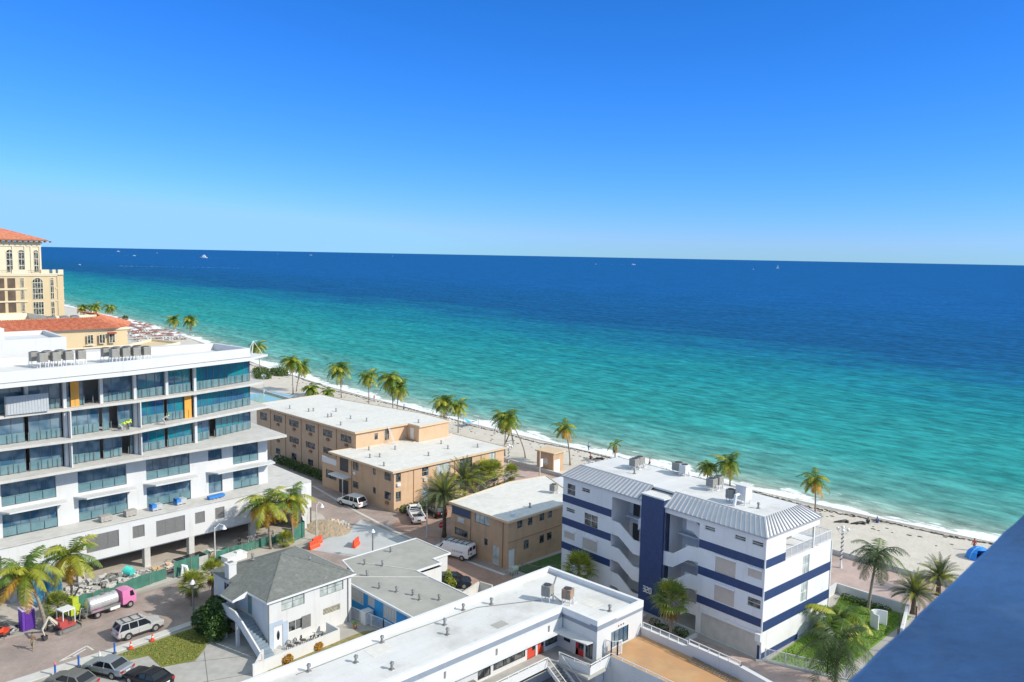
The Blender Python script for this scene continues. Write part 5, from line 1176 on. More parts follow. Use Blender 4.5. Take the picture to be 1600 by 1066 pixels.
palm('near',71.0,29.6,4.6,'big coconut palm in front of the bright lawn at the bottom right',1.1,(.1,0),.2,var=1)
palm('lush',80.9,33.9,2.4,'bushy dark green palm growing on the bright lawn against the striped building',1.2)
palm('date',93.3,30.8,2.4,'date palm nearer the blue ledge at the promenade corner',.95)
palm('date',100.9,30.7,2.2,'date palm on the seaward side of the promenade, half behind the blue ledge',.95)
palm('date',69.5,84.3,5.9,'big date palm standing by the stop sign at the street corner',1.35,tr=.3)
palm('date',80.6,93.0,4.0,'spreading date palm in the garden of the two-storey tan building',1.35)
palm('fan',87.6,96.0,3.6,'left one of two small fan palms against the sunlit tan wall',1.3)
palm('fan',90.0,96.3,3.4,'right one of two small fan palms against the sunlit tan wall',1.15)
palm('fan',95.6,98.0,1.6,'smallest fan palm at the seaward corner of the tan building',1.0)
palm('fan',68.3,45.9,4.0,'round-headed fan palm in the driveway bed in front of the 320 tower',1.28,tr=.2)
palm('fan',71.0-1.2,59.9,2.6,'round-headed fan palm behind the white motel roof, left of the stair tower',1.3)
palm('gold',49.4,95.7,6.3,'coconut palm with golden lower fronds, left of the pair in front of the modern building',1.12,(-.5,.3),.17,var=0)
palm('gold',52.7,95.8,6.2,'coconut palm with golden lower fronds, right of the pair in front of the modern building',1.05,(-.2,.1),.15,var=1)
palm('gold',21.4,89.6,6.6,'coconut palm with orange hanging fronds and a curved trunk beside the purple toilet',1.12,(-1.6,.6),.19,var=1)
palm('gold',25.0,93.5,6.0,'coconut palm with orange hanging fronds behind the tanker truck',1.1,(-.1,0),.15,var=0)
palm('fan',23.0,91.2,1.7,'short yellowing fan palm between the mini excavator and the blue tanks',.95)
palm('fan',34.8,85.6,2.4,'small fan palm on the street side left of the chimney house, beside the lamp post',.95,tr=.12)
palm('fan',37.4,86.2,3.0,'taller shaggy fan palm right behind the chimney of the white house',.95,tr=.12)
palm('fan',51.3,95.2,1.0,'knee-high fan palm between the two golden coconut palms',.75)
for i,(x,y,h,s,lb) in enumerate([(140,482.8,6.2,1.15,'far coconut palm, leftmost of the three beside the cream tower'),(145.3,479.8,6.8,1.3,'far coconut palm, middle and tallest of the three beside the cream tower'),(151.8,476,6.6,1.2,'far coconut palm, rightmost of the three beside the cream tower'),(154.4,393.5,5.4,1.2,'far windblown coconut palm, left of the two beside the red umbrellas'),(150.9,366.2,7.4,1.2,'far windblown coconut palm, right of the two beside the red umbrellas')]):
    palm('coco',x,y,h,lb,s,group='far palms on the beach')
# ================= bushes and hedges =================
def bush(name,label,blobs,n_,mats,leaf=.16,cat='bush',group=None,seed=0,stem=True):
    "leaf cards scattered through the volume of a few overlapping ellipsoids"
    rnd=random.Random(seed); x0=sum(b[0] for b in blobs)/len(blobs); y0=sum(b[1] for b in blobs)/len(blobs)
    t=thing(name,label,cat,(x0,y0,0),0,group); mb=MB(); tot=sum(b[3]*b[4]*b[5] for b in blobs)
    for b in blobs:
        x,y,z,rx,ry,rz=b
        for k in range(int(n_*rx*ry*rz/tot)):
            while True:
                q=Vector((rnd.uniform(-1,1),rnd.uniform(-1,1),rnd.uniform(-1,1)))
                if .35<q.length<=1: break
            if rnd.random()<.6: q=q.normalized()*rnd.uniform(.8,1.08)
            p=Vector((x+q.x*rx,y+q.y*ry,max(.03,z+q.z*rz))); s=leaf*rnd.uniform(.6,1.4)
            a=Vector((rnd.gauss(0,1),rnd.gauss(0,1),rnd.gauss(0,1))).normalized(); c=a.cross(Vector((rnd.gauss(0,1),rnd.gauss(0,1),rnd.gauss(0,1)))).normalized()
            mb.add([p-a*s,p+c*s*.5,p+a*s,p-c*s*.5],[(0,1,2,3)],rnd.randrange(len(mats)))
    mb.build('foliage',mats,t)
    s=MB()
    for b in blobs[:12]:
        s.tube([(b[0],b[1],0),(b[0]+.05,b[1],b[2]*.6),(b[0]+.1,b[1]+.1,b[2]+b[5]*.4)],[.06,.05,.02],5)
        for k in range(4): a=k*1.6; s.tube([(b[0],b[1],b[2]*.3),(b[0]+b[3]*.6*math.cos(a),b[1]+b[4]*.6*math.sin(a),b[2]+b[5]*.3)],[.03,.01],4)
    s.build('stem',TRD,t); return t
DG=[M('dark_leaf',(.03,.075,.012),.5,0,1,trans=.2,col2=(.05,.11,.02)),LEAFG]
bush('dense_tree','round dense dark green tree at the corner of the white house and the small lawn',[(33.6,76.8,2.0,1.5,1.6,1.6),(33.0,78.2,1.5,1.2,1.2,1.4),(34.3,78.4,2.2,1.2,1.2,1.3),(33.2,75.8,1.2,1.1,1.0,1.1)],5200,DG,.15,'tree',seed=1)
HG=[M('hedge_leaf',(.07,.11,.03),.55,0,1,trans=.2,col2=(.12,.16,.05)),LEAFG]
bush('hedge','grey-green hedge along the sunny corner of the two-storey tan building beside the pickup',[(71.6+i*1.1,96.4-.02*i,.6,.8,.6,.7) for i in range(9)],3800,HG,.11,'hedge',seed=2)
bush('hedge','dark green hedge in the shade of the three-storey tan building',[(71.7,118+i*1.7,.7,1.1,1.0,.8) for i in range(11)],4200,DG,.14,'hedge',seed=3)
bush('shrub','low dark shrubs in the white-edged bed under the 320 tower',[(68.6,46.8,.4,.6,.9,.45),(69.2,45.2,.4,.6,.9,.5),(69.0,48.3,.4,.5,.8,.4)],900,DG,.09,'shrub',seed=4)
CRO=[M('croton_orange',(.50,.13,.02),.5,0,3,trans=.2,col2=(.55,.30,.03)),M('croton_yellow',(.45,.32,.04),.5,.2,3,trans=.2)]
G_='orange crotons along the white garden wall'
bush('croton','orange croton bush nearer the stairs in front of the white garden wall',[(36.3,67.2,.4,.55,.3,.45)],420,CRO,.1,'shrub',G_,5)
bush('croton','orange croton bush nearer the side fence in front of the white garden wall',[(39.8,67.55,.4,.5,.3,.42)],420,CRO,.1,'shrub',G_,6)
bush('shrub','yellow-green climbing shrub at the aqua entrance of the grey-roofed motel',[(58.7,70.4,1.2,.5,.5,1.1),(58.9,70.0,.7,.6,.5,.7)],800,[LF2,LF6],.13,'shrub',seed=7)
bush('shrub','dense green shrub beside the promenade between tan building and hut',[(97.8,91.5,.7,1.2,1.4,.8),(99,90.5,.5,1,1,.6)],1100,DG,.13,'shrub',seed=8)
bush('shrub','dark green shrubs under the pergola in the garden of the tan building',[(84+i*1.5,93.2+.2*i,.9,1.1,1.2,1.0) for i in range(6)],3000,HG,.14,'shrub',seed=9)
bush('sea_grape','green patch of sea grape on the sand beyond the swimming pool',[(117+i*1.4,230+ (i*3.1)%13,.6,2.2,3.5,1.0) for i in range(8)],4200,HG,.3,'shrub',seed=10)
bush('shrub','small round dark bush on the far sand right of the three palms',[(155,462,1.2,1.5,1.5,1.3)],300,DG,.4,'shrub',seed=11)
bush('shrub','dark bushes along the inside of the promenade wall below the tall palm',[(91.2,33+i*.9,.35,.6,.6,.4) for i in range(6)],900,DG,.1,'shrub',seed=12)
bush('shrub','low green and red shrub at the bottom corner beside the driveway',[(62.6,31.2,.5,.9,.8,.6),(63.6,30.6,.4,.8,.7,.5)],900,DG+CRO[:1],.11,'shrub',seed=13)
# grass tufts
def tufts(label,poly,n_,z,mats,hh=.12,seed=0):
    rnd=random.Random(seed); xs_=[p[0] for p in poly]; ys_=[p[1] for p in poly]; mb=MB(); k=0
    def inside(x,y):
        c=False
        for (x1,y1),(x2,y2) in zip(poly,poly[1:]+poly[:1]):
            if (y1>y)!=(y2>y) and x<(x2-x1)*(y-y1)/(y2-y1)+x1: c=not c
        return c
    while k<n_:
        x,y=rnd.uniform(min(xs_),max(xs_)),rnd.uniform(min(ys_),max(ys_))
        if not inside(x,y): continue
        a=rnd.uniform(0,6.3); s=.05; h=hh*rnd.uniform(.4,1.3); mb.add([(x-s*math.cos(a),y-s*math.sin(a),z),(x+s*math.cos(a),y+s*math.sin(a),z),(x+rnd.uniform(-.08,.08),y+rnd.uniform(-.08,.08),z+h)],[(0,1,2)],rnd.randrange(len(mats))); k+=1
    tag(mb.build('grass',mats),label,'grass',kind='stuff')
tufts('short grass on the small lawn beside the driveway',[(25,79.3),(30.1,79.9),(35.5,80.2),(35.5,76.8),(32.5,76.3),(31.4,75.0),(30,73.6),(27.3,74.5),(27.2,77.4)],7000,.02,[LF2,M('grass_straw',(.30,.27,.08),.8,.2,2),M('grass_blade',(.10,.17,.025),.7,.3,2)],.07,1)
tufts('bright green grass behind the white picket fence',[(71.4,36.2),(73.1,30.8),(91,30.8),(91,38.2),(84.2,36.4)],12000,.02,[LF6,M('fresh_grass',(.14,.27,.02),.7,.3,2)],.09,2)
# ================= vehicles =================
TYRE=M('tyre_rubber',(.02,.02,.02),.85,.2,4); RIM=M('wheel_rim',(.45,.45,.46),.35,.1,4,metal=.6)
CGL=M('car_glass',(.012,.015,.02),.05,.1,1,spec=.7); LAMP=M('tail_lamp',(.40,.01,.01),.3,.1,3); HL=M('head_lamp',(.75,.75,.72),.2,.05,3); TRIMK=M('black_plastic',(.03,.03,.032),.6,.1,4)
def paint(name,c,metal=.3): return M(name,c,.28,.05,1,metal=metal,spec=.6)
def loft(mb,secs,mi=0):
    "secs: list of (x, [(y,z)...]) half profiles from the sill up to the centre line, mirrored"
    rings=[]
    for x,pr in secs: rings.append([(x,-y,z) for y,z in pr]+[(x,y,z) for y,z in pr[::-1]])
    n_=len(rings[0]); vs=[q for r in rings for q in r]; fs=[]
    for i in range(len(rings)-1):
        for j in range(n_): fs.append((i*n_+j,i*n_+(j+1)%n_,(i+1)*n_+(j+1)%n_,(i+1)*n_+j))
    fs+=[tuple(range(n_)),tuple(range((len(rings)-1)*n_,len(rings)*n_))[::-1]]
    mb.add(vs,fs,mi)
def car(name,label,cat,x,y,rz,pm,L_=4.7,W=1.82,belt=.92,top=1.5,hood=1.15,fw_=.75,rw=.55,boot=.55,tail=1.0,hz=.78,wb=None,wr=.33,rails=False,group=None,scale=1,kind='sedan',roof=None):
    """x forward; hood = length of bonnet, fw_ = windscreen run, rw = rear screen run, boot = boot length"""
    t=thing(name,label,cat,(x,y,.014),rz,group); X=mw(t); w2=W/2
    def sec(x_,zt,wk=1.0,zb=.28): return (x_,[(w2*.86*wk,zb),(w2*wk,zb+.18),(w2*wk,zt*.8),(w2*.95*wk,zt-.03),(w2*.80*wk,zt)])
    xf,xr=L_/2,-L_/2
    mb=MB(); mb.X=X
    bz=tail
    loft(mb,[sec(xr,bz-.12,.86,.38),sec(xr+.12,bz,.95,.3),sec(xr+.6,max(bz,belt),1),sec(0,belt,1),sec(xf-hood-.1,belt,1),sec(xf-hood*.6,(belt+hz)/2+.03,.99),sec(xf-.25,hz,.92),sec(xf-.04,hz-.14,.80,.34),sec(xf,hz-.3,.76,.38)])
    body=mb.build('body',pm,t,smooth=False)
    # greenhouse
    a0,a1=xr+boot,xf-hood; b0,b1=a0+rw,a1-fw_
    g=MB(); g.X=X; wt=w2*.76; wbm=w2*.93; z0=belt-.06; 
    vs=[(a0,-wbm,z0),(a1,-wbm,z0),(a1,wbm,z0),(a0,wbm,z0),(b0,-wt,top-.05),(b1,-wt,top-.05),(b1,wt,top-.05),(b0,wt,top-.05)]
    g.add(vs,[(0,1,5,4),(1,2,6,5),(2,3,7,6),(3,0,4,7),(4,5,6,7)]); g.build('windows',CGL,t)
    r=MB(); r.X=X; rt_=wt+.02
    loft(r,[(b0-.05,[(rt_,top-.08),(rt_,top-.05),(rt_*.9,top-.02)]),(b0+.25,[(rt_,top-.06),(rt_,top-.02),(rt_*.9,top+.02)]),(b1-.25,[(rt_,top-.06),(rt_,top-.02),(rt_*.9,top+.02)]),(b1+.05,[(rt_,top-.08),(rt_,top-.05),(rt_*.9,top-.02)])])
    for s in (-1,1):
        for (p0,p1) in (((a0,s*wbm,z0),(b0,s*wt,top-.04)),((a1,s*wbm,z0),(b1,s*wt,top-.04))): r.bar(p0,p1,.09,.09)
        mx_=[(b0+b1)/2] if kind=='sedan' else [b0+.35*(b1-b0)-.1,b0+.68*(b1-b0)]
        for m_ in mx_: r.bar((m_,s*(wbm+.005),z0),(m_-.03,s*(wt+.01),top-.04),.07,.05)
    ro=r.build('roof',roof or pm,t)
    if rails:
        q=MB(); q.X=X
        for s in (-1,1): q.bar((b0+.1,s*wt*.88,top+.07),(b1-.15,s*wt*.88,top+.07),.05)
        for k in range(3): xx=b0+.4+k*(b1-b0-.7)/2; q.bar((xx,-wt*.88,top+.09),(xx,wt*.88,top+.09),.05)
        q.build('roof_rack',TRIMK if rails==1 else METALW,t)
    wb=wb or L_*.58
    for sx in (-1,1):
        for s in (-1,1):
            cx=sx*wb/2+.03
            h=MB(); h.X=X; h.cyl((cx,s*(w2-.22),wr),(cx,s*(w2+.005),wr),wr,n=16); wo=h.build('wheel',TYRE,t)
            h=MB(); h.X=X; h.cyl((cx,s*(w2-.01),wr),(cx,s*(w2+.015),wr),wr*.64,n=12); h.build('rim',RIM,wo)
    sm=MB(); sm.X=X
    for s in (-1,1):
        for xx in ((a1-.15,(b0+b1)/2,a0+.35) if kind=='sedan' else (a1-.1,b0+.68*(b1-b0),b0+.35*(b1-b0)-.1,a0+.2)):
            if xx<xf-.9: sm.bar((xx,s*(w2+.002),.36),(xx,s*(w2+.002),belt*.8),.02,.015)
        sm.bar((a0+.2,s*(w2+.004),.42),(a1-.1,s*(w2+.004),.42),.03,.03)
    sm.build('door_gap',TRIMK,t)
    gr=MB(); gr.X=X; gr.box(xf-.06,xf+.015,-w2*.45,w2*.45,.36,hz-.3); gr.build('grille',TRIMK,t)
    ar=MB(); ar.X=X
    for sx in (-1,1):
        for s in (-1,1): cx=sx*wb/2+.03; ar.cyl((cx,s*(w2-.3),wr+.02),(cx,s*(w2+.002),wr+.02),wr*1.16,n=16)
    ar.box(xr+.1,xf-.1,-w2*.9,w2*.9,.2,.34); ar.build('wheel_arches',TRIMK,t)
    for s in (-1,1):
        l=MB(); l.X=X; l.box(xr-.015,xr+.2,s*w2*.56,s*w2*.90,bz-.30,bz-.10) if s>0 else l.box(xr-.015,xr+.2,s*w2*.90,s*w2*.56,bz-.30,bz-.10); l.build('tail_light',LAMP,t)
        l=MB(); l.X=X; a,b=sorted((s*w2*.48,s*w2*.78)); l.box(xf-.25,xf-.02,a,b,hz-.28,hz-.13); l.build('headlight',HL,t)
        l=MB(); l.X=X; a,b=sorted((s*(w2-.02),s*(w2+.18))); l.box(a1-.35,a1-.2,a,b,belt,belt+.14); l.build('wing_mirror',pm,t)
    l=MB(); l.X=X; l.box(xr-.03,xr+.02,-.26,.26,bz-.36,bz-.24); l.build('number_plate',METALW,t)
    return t
SIL=paint('silver_paint',(.56,.56,.55),.35); WHP=paint('white_car_paint',(.78,.78,.78),.0); BLK=paint('black_paint',(.012,.013,.018)); GRY=paint('grey_paint',(.22,.22,.21),.4); SBL=paint('silver_blue_paint',(.36,.40,.44),.5)
car('suv','silver sports utility car with black roof rails driving past the small lawn','car',28.1,82.8,R(4),SIL,4.7,1.85,1.08,1.72,1.15,.75,.35,.12,1.08,.98,rails=1,kind='suv',wr=.36)
car('minivan','white family van parked against the shaded wall of the two-storey tan building','car',67.7,104.6,R(100),WHP,5.0,1.95,1.05,1.74,1.0,1.05,.45,.1,1.05,.95,rails=2,kind='suv',wr=.34)
car('sedan','silver-grey saloon car parked at the lawn edge, rear window full of reflections','car',23.2,76.6,R(118),SBL,4.7,1.85,.95,1.45,1.2,.85,.75,.65,1.0,.8)
car('sedan','dark grey car with a sunroof at the bottom left, next to the silver-grey saloon','car',20.0,76.0,R(118),GRY,4.7,1.85,.98,1.5,1.2,.8,.7,.5,1.0,.82)
car('sports_car','black long-bonneted car cut by the bottom edge, right of the silver-grey saloon','car',25.3,72.3,R(112),BLK,4.6,1.9,.88,1.3,1.5,.8,.8,.5,.92,.8)
car('hatchback','dark blue-black car parked beside the yard wall under the grey motel roof','car',59.6,70.6,R(-40),paint('navy_car_paint',(.02,.03,.055)),4.4,1.8,.98,1.55,1.0,.8,.5,.15,1.0,.85,kind='suv')
car('suv','dark car half hidden behind the big date palm beside the pickup','car',74.6,92.7,R(80),BLK,4.6,1.85,1.08,1.7,1.1,.75,.35,.12,1.08,.98,kind='suv',wr=.36)
# pickup
def pickup():
    t=thing('pickup_truck','white crew-cab pickup truck seen from behind, parked at the hedge','pickup truck',(71.2,93.0,.02),R(63)); X=mw(t)
    b=MB(); b.X=X
    b.box(-2.9,.2,-.98,-.84,.5,1.25); b.box(-2.9,.2,.84,.98,.5,1.25); b.box(-2.9,-2.8,-.84,.84,.55,1.25); b.box(-2.8,.2,-.84,.84,.62,.7)
    loft(b,[(.2,[(.9,.45),(.99,.6),(.99,1.15),(.95,1.28)]),(1.8,[(.9,.45),(.99,.6),(.99,1.12),(.93,1.25)]),(2.75,[(.88,.45),(.95,.6),(.93,1.02),(.84,1.14)]),(2.9,[(.85,.5),(.9,.6),(.88,.95),(.8,1.0)])]); b.build('body',WHP,t)
    l=MB(); l.X=X; l.box(-2.78,.15,-.83,.83,.705,.72); l.build('bed_liner',TRIMK,t)
    g=MB(); g.X=X; g.add([(.15,-.93,1.22),(1.75,-.93,1.22),(1.75,.93,1.22),(.15,.93,1.22),(.35,-.76,1.82),(1.15,-.76,1.82),(1.15,.76,1.82),(.35,.76,1.82)],[(0,1,5,4),(1,2,6,5),(2,3,7,6),(3,0,4,7)]); g.build('windows',CGL,t)
    r=MB(); r.X=X; r.box(.3,1.2,-.79,.79,1.8,1.88); 
    for s in (-1,1): r.bar((.15,s*.93,1.22),(.35,s*.77,1.82),.1); r.bar((1.75,s*.93,1.22),(1.17,s*.77,1.82),.08)
    r.build('roof',WHP,t)
    for cx in (-1.75,1.85):
        for s in (-1,1):
            h=MB(); h.X=X; h.cyl((cx,s*.75,.4),(cx,s*1.0,.4),.4,n=16); wo=h.build('wheel',TYRE,t); h=MB(); h.X=X; h.cyl((cx,s*.97,.4),(cx,s*1.01,.4),.25,n=12); h.build('rim',RIM,wo)
    h=MB(); h.X=X; h.box(-3.08,-2.9,-.95,.95,.42,.62); h.build('bumper',METALG,t)
    for s in (-1,1):
        h=MB(); h.X=X; a,c=sorted((s*.8,s*.985)); h.box(-2.92,-2.86,a,c,.8,1.2); h.build('tail_light',LAMP,t)
    h=MB(); h.X=X; h.box(-2.93,-2.9,-.25,.25,.66,.8); h.build('number_plate',TRIMK,t)
    h=MB(); h.X=X; h.bar((.0,-.85,1.35),(.0,.85,1.35),.06); h.bar((.05,-.8,1.6),(.05,.8,1.6),.05); h.build('cab_rack',METALW,t)
pickup()
def van():
    t=thing('van','white work van with ladders on its roof parked beside the brown building','van',(65.95,77.9,.02),R(106)); X=mw(t)
    b=MB(); b.X=X
    s=lambda x,w,zb,zm,zt,wt:(x,[(w*.93,zb),(w,zb+.2),(w,zm),(wt,zt-.1),(wt*.85,zt)])
    loft(b,[s(-2.75,.92,.45,1.3,1.95,.84),s(-2.65,.98,.38,1.35,2.05,.88),s(1.0,.98,.38,1.35,2.05,.88),s(1.35,.98,.38,1.3,1.95,.82),s(1.95,.97,.38,1.15,1.32,.86),s(2.6,.92,.4,.95,1.1,.78),s(2.75,.84,.45,.8,.9,.7)]); b.build('body',WHP,t)
    g=MB(); g.X=X; g.add([(1.36,-.78,1.92),(1.36,.78,1.92),(1.97,.84,1.36),(1.97,-.84,1.36)],[(0,1,2,3)]); 
    for q in (-1,1): g.add([(.45,q*.955,1.38),(1.75,q*.985,1.22),(1.3,q*.90,1.78),(.45,q*.90,1.82)],[(0,1,2,3)])
    g.box(-2.79,-2.77,-.7,-.1,1.35,1.8); g.box(-2.79,-2.77,.1,.7,1.35,1.8); g.split('window',CGL,t)
    for cx in (-1.8,1.75):
        for q in (-1,1):
            h=MB(); h.X=X; h.cyl((cx,q*.75,.37),(cx,q*1.0,.37),.37,n=16); wo=h.build('wheel',TYRE,t); h=MB(); h.X=X; h.cyl((cx,q*.98,.37),(cx,q*1.01,.37),.22,n=12); h.build('rim',RIM,wo)
    h=MB(); h.X=X
    for y in (-.7,.7): h.bar((-2.4,y,2.22),(1.1,y,2.22),.06)
    for k in range(5): h.bar((-2.3+k*.8,-.75,2.2),(-2.3+k*.8,.75,2.2),.06); h.bar((-2.3+k*.8,-.72,2.02),(-2.3+k*.8,-.72,2.2),.05); h.bar((-2.3+k*.8,.72,2.02),(-2.3+k*.8,.72,2.2),.05)
    h.build('roof_rack',TRIMK,t)
    h=MB(); h.X=X
    for y in (-.45,-.1): h.bar((-2.7,y,2.3),(1.4,y,2.3),.05)
    for k in range(12): h.bar((-2.6+k*.33,-.45,2.3),(-2.6+k*.33,-.1,2.3),.035)
    tag(h.build('ladder',METALG,loc=(0,0,0)),'grey ladder strapped on top of the white work van','ladder')
    h=MB(); h.X=X
    for q in (-1,1): a,c=sorted((q*.84,q*.95)); h.box(-2.78,-2.7,a,c,.95,1.7)
    h.build('tail_light',LAMP,t); h=MB(); h.X=X; h.box(-2.9,-2.74,-.92,.92,.42,.6); h.build('bumper',TRIMK,t); h=MB(); h.X=X; h.box(-2.80,-2.77,.15,.45,.85,1.0); h.build('number_plate',TRIMK,t)
    h=MB(); h.X=X
    for q in (-1,1):
        for i in range(6): x=-1.9+i*.28; h.box(x,x+.18,*sorted((q*.985,q*.995)),1.0,1.22)
    h.build('side_lettering',M('faint_blue_lettering',(.35,.45,.62),.5),t)
van()
def tanker():
    PINK=paint('pink_paint',(.62,.20,.40),0); t=thing('tanker_truck','silver tank truck with a pink cab parked along the green site screen','truck',(27.65,90.0,.014),R(9)); X=mw(t)
    c=MB(); c.X=X
    loft(c,[(1.35,[(.95,.6),(1.0,.8),(1.0,1.5),(.88,2.35)]),(2.3,[(.95,.6),(1.0,.8),(1.0,1.5),(.88,2.38)]),(2.95,[(.95,.55),(1.0,.8),(.98,1.5),(.84,2.25)]),(3.25,[(.93,.55),(.97,.8),(.94,1.4),(.86,1.55)])]); c.build('cab',PINK,t)
    g=MB(); g.X=X; g.add([(3.27,-.84,1.5),(3.27,.84,1.5),(2.99,.78,2.18),(2.99,-.78,2.18)],[(0,1,2,3)])
    for q in (-1,1): g.add([(1.9,q*1.0,1.5),(3.0,q*.99,1.5),(2.8,q*.90,2.15),(1.9,q*.90,2.2)],[(0,1,2,3)])
    g.build('windows',CGL,t)
    TK=M('polished_tank',(.60,.61,.62),.38,.12,1.5,metal=.55); k=MB(); k.X=X
    n_=18; pr=[(-3.0,.55),(-2.9,.78),(-2.75,.85),(.75,.85),(.9,.78),(1.0,.5)]; vs=[(x,r_*math.cos(2*math.pi*j/n_)*1.05,1.65+r_*math.sin(2*math.pi*j/n_)) for x,r_ in pr for j in range(n_)]
    k.add(vs,[(i*n_+j,i*n_+(j+1)%n_,(i+1)*n_+(j+1)%n_,(i+1)*n_+j) for i in range(len(pr)-1) for j in range(n_)]+[tuple(range(n_)),tuple(range((len(pr)-1)*n_,len(pr)*n_))])
    for x in (-1.9,-.6,.4): k.cyl((x-.03,0,1.65),(x+.03,0,1.65),.9,n=18,mi=0)
    ko=k.build('tank',TK,t,smooth=False); h=MB(); h.X=X; h.cyl((-.9,0,2.45),(-.9,0,2.65),.28,n=12); h.cyl((.2,0,2.45),(.2,0,2.58),.15,n=10); h.build('hatch',METALG,ko)
    f=MB(); f.X=X; f.box(-3.4,3.0,-.45,.45,.55,.8); f.box(-2.9,1.0,-1.05,-.85,.85,1.1); f.box(-2.9,1.0,.85,1.05,.85,1.1); f.tube([(-3.0,.2,1.2),(-3.6,.2,1.5),(-3.9,-.1,1.0),(-4.1,-.3,.3)],.07,6); f.box(-3.6,-3.4,-1,1,.5,.7); f.bar((-3.3,-.8,.7),(-3.3,-.8,2.0),.06); f.build('chassis',METALG,t)
    bx=MB(); bx.X=X; bx.box(-.4,.9,-1.08,-.5,.5,.85); bx.box(-.4,.9,.5,1.08,.5,.85); bx.build('tool_box',METALW,t)
    fd=MB(); fd.X=X
    for q in (-1,1): fd.box(-2.75,-1.35,*sorted((q*.72,q*1.1)),.98,1.05)
    fd.build('mudguard',PINK,t)
    for cx in (-2.05,2.35):
        for q in (-1,1):
            h=MB(); h.X=X; h.cyl((cx,q*(.6 if cx<0 else .75),.45),(cx,q*1.03,.45),.45,n=16); wo=h.build('wheel',TYRE,t); h=MB(); h.X=X; h.cyl((cx,q*1.0,.45),(cx,q*1.05,.45),.24,n=12); h.build('rim',RIM,wo)
tanker(); [o for o in bpy.data.objects if o.name=='tanker_truck'][0].scale=(.80,.84,.86)
def excavator():
    t=thing('mini_excavator','small red and white excavator on grey tracks at the kerb behind the tanker truck','excavator',(22.9,88.4,.014),R(14)); X=mw(t)
    k=MB(); k.X=X
    for q in (-1,1):
        y0,y1=sorted((q*.55,q*.9)); k.box(-.9,.9,y0,y1,.05,.42); k.cyl((-.9,y0,.235),(-.9,y1,.235),.19,n=10); k.cyl((.9,y0,.235),(.9,y1,.235),.19,n=10)
    k.build('tracks',METALG,t)
    b=MB(); b.X=X; b.box(-.75,.75,-.7,.7,.5,.75); b.box(-.9,-.1,-.65,.65,.75,1.25); b.build('chassis',paint('machine_red',(.42,.07,.07),0),t)
    c=MB(); c.X=X; c.box(.0,.7,-.05,.6,.75,1.1); c.build('seat',TRIMK,t)
    r=MB(); r.X=X; r.box(-.55,.75,-.6,.65,2.15,2.25)
    for a in (-.5,.7):
        for q in (-.55,.6): r.bar((a,q,.75),(a,q,2.15),.07)
    r.build('canopy',METALW,t)
    m_=MB(); m_.X=X; m_.bar((-.8,-.2,.9),(-1.9,-.5,2.2),.16,.22); m_.bar((-1.9,-.5,2.2),(-2.6,-.6,1.2),.13,.16); m_.bar((-1.2,-.3,1.0),(-1.8,-.45,1.9),.07); m_.bar((-2.6,-.6,1.2),(-2.4,-.6,.5),.1); ao_=m_.build('boom',M('machine_cream',(.55,.53,.45),.5,.15,3),t)
    bk=MB(); bk.X=X; bk.add([(-2.7,-.85,.55),(-2.7,-.35,.55),(-2.2,-.35,.5),(-2.2,-.85,.5),(-2.55,-.85,.1),(-2.55,-.35,.1),(-2.25,-.35,.12),(-2.25,-.85,.12)],[(0,1,5,4),(4,5,6,7),(1,2,6,5),(0,4,7,3),(2,3,7,6)]); bk.build('bucket',METALD,ao_)
    bl=MB(); bl.X=X; bl.box(1.15,1.22,-.9,.9,.1,.5); bl.bar((.7,-.3,.4),(1.15,-.3,.3),.08); bl.bar((.7,.3,.4),(1.15,.3,.3),.08); bl.build('blade',METALG,t)
excavator()
# ================= construction site things =================
PURP=M('purple_plastic',(.16,.05,.42),.45,.1,2); 
t=thing('portable_toilet','purple portable toilet with a pale roof beside the curved palm trunk','portable toilet',(20.1,91.2,.02),R(6)); X=mw(t)
mb=MB(); mb.X=X; mb.box(-.58,.58,-.58,.58,.1,2.15); 
for i in range(4): mb.box(-.5+i*.27,-.4+i*.27,-.6,-.58,.3,2.0)
mb.build('cabin',PURP,t); mb=MB(); mb.X=X; mb.box(-.35,.35,-.63,-.58,.2,2.0); mb.build('door',M('dark_purple_plastic',(.10,.03,.28),.4,.1,2),t); mb=MB(); mb.X=X; mb.prism([(-.63,-.63),(.63,-.63),(.63,.63),(-.63,.63)],2.15,2.25); mb.box(-.4,.4,-.5,.5,2.25,2.38); mb.build('roof',M('pale_lilac_plastic',(.60,.55,.68),.5,.1,2),t)
BLT=M('sky_blue_plastic',(.13,.50,.72),.4,.08,1.5)
for i,(x,y,h,lb) in enumerate([(24.0,96.6,3.0,'tall sky-blue silo tank behind the coconut palms, the larger of two'),(22.3,96.3,2.2,'shorter pale-blue tank leaning by the taller blue silo')]):
    t=thing('storage_tank',lb,'tank',(x,y,0),0,'two blue tanks on the building site'); mb=MB(); mb.cyl((x,y,.8),(x,y,.8+h),.85-.15*i,n=18); mb.cyl((x,y,.8+h),(x,y,1.0+h),.85-.15*i,.3,18); mb.cyl((x,y,.2),(x,y,.8),.25,.85-.15*i,18)
    for z in (1.4,2.1,2.8): mb.cyl((x,y,z),(x,y,z+.06),.88-.15*i,n=18)
    mb.build('vessel',BLT,t); mb=MB()
    for a in range(4): q=a*math.pi/2+.7; mb.bar((x+.75*math.cos(q),y+.75*math.sin(q),0),(x+.75*math.cos(q),y+.75*math.sin(q),1.2),.09)
    mb.build('frame',METALG,t)
t=thing('lift_machine','bright lime-yellow machine housing behind the mini excavator','machine',(24.3,90.6,0),R(20)); X=mw(t)
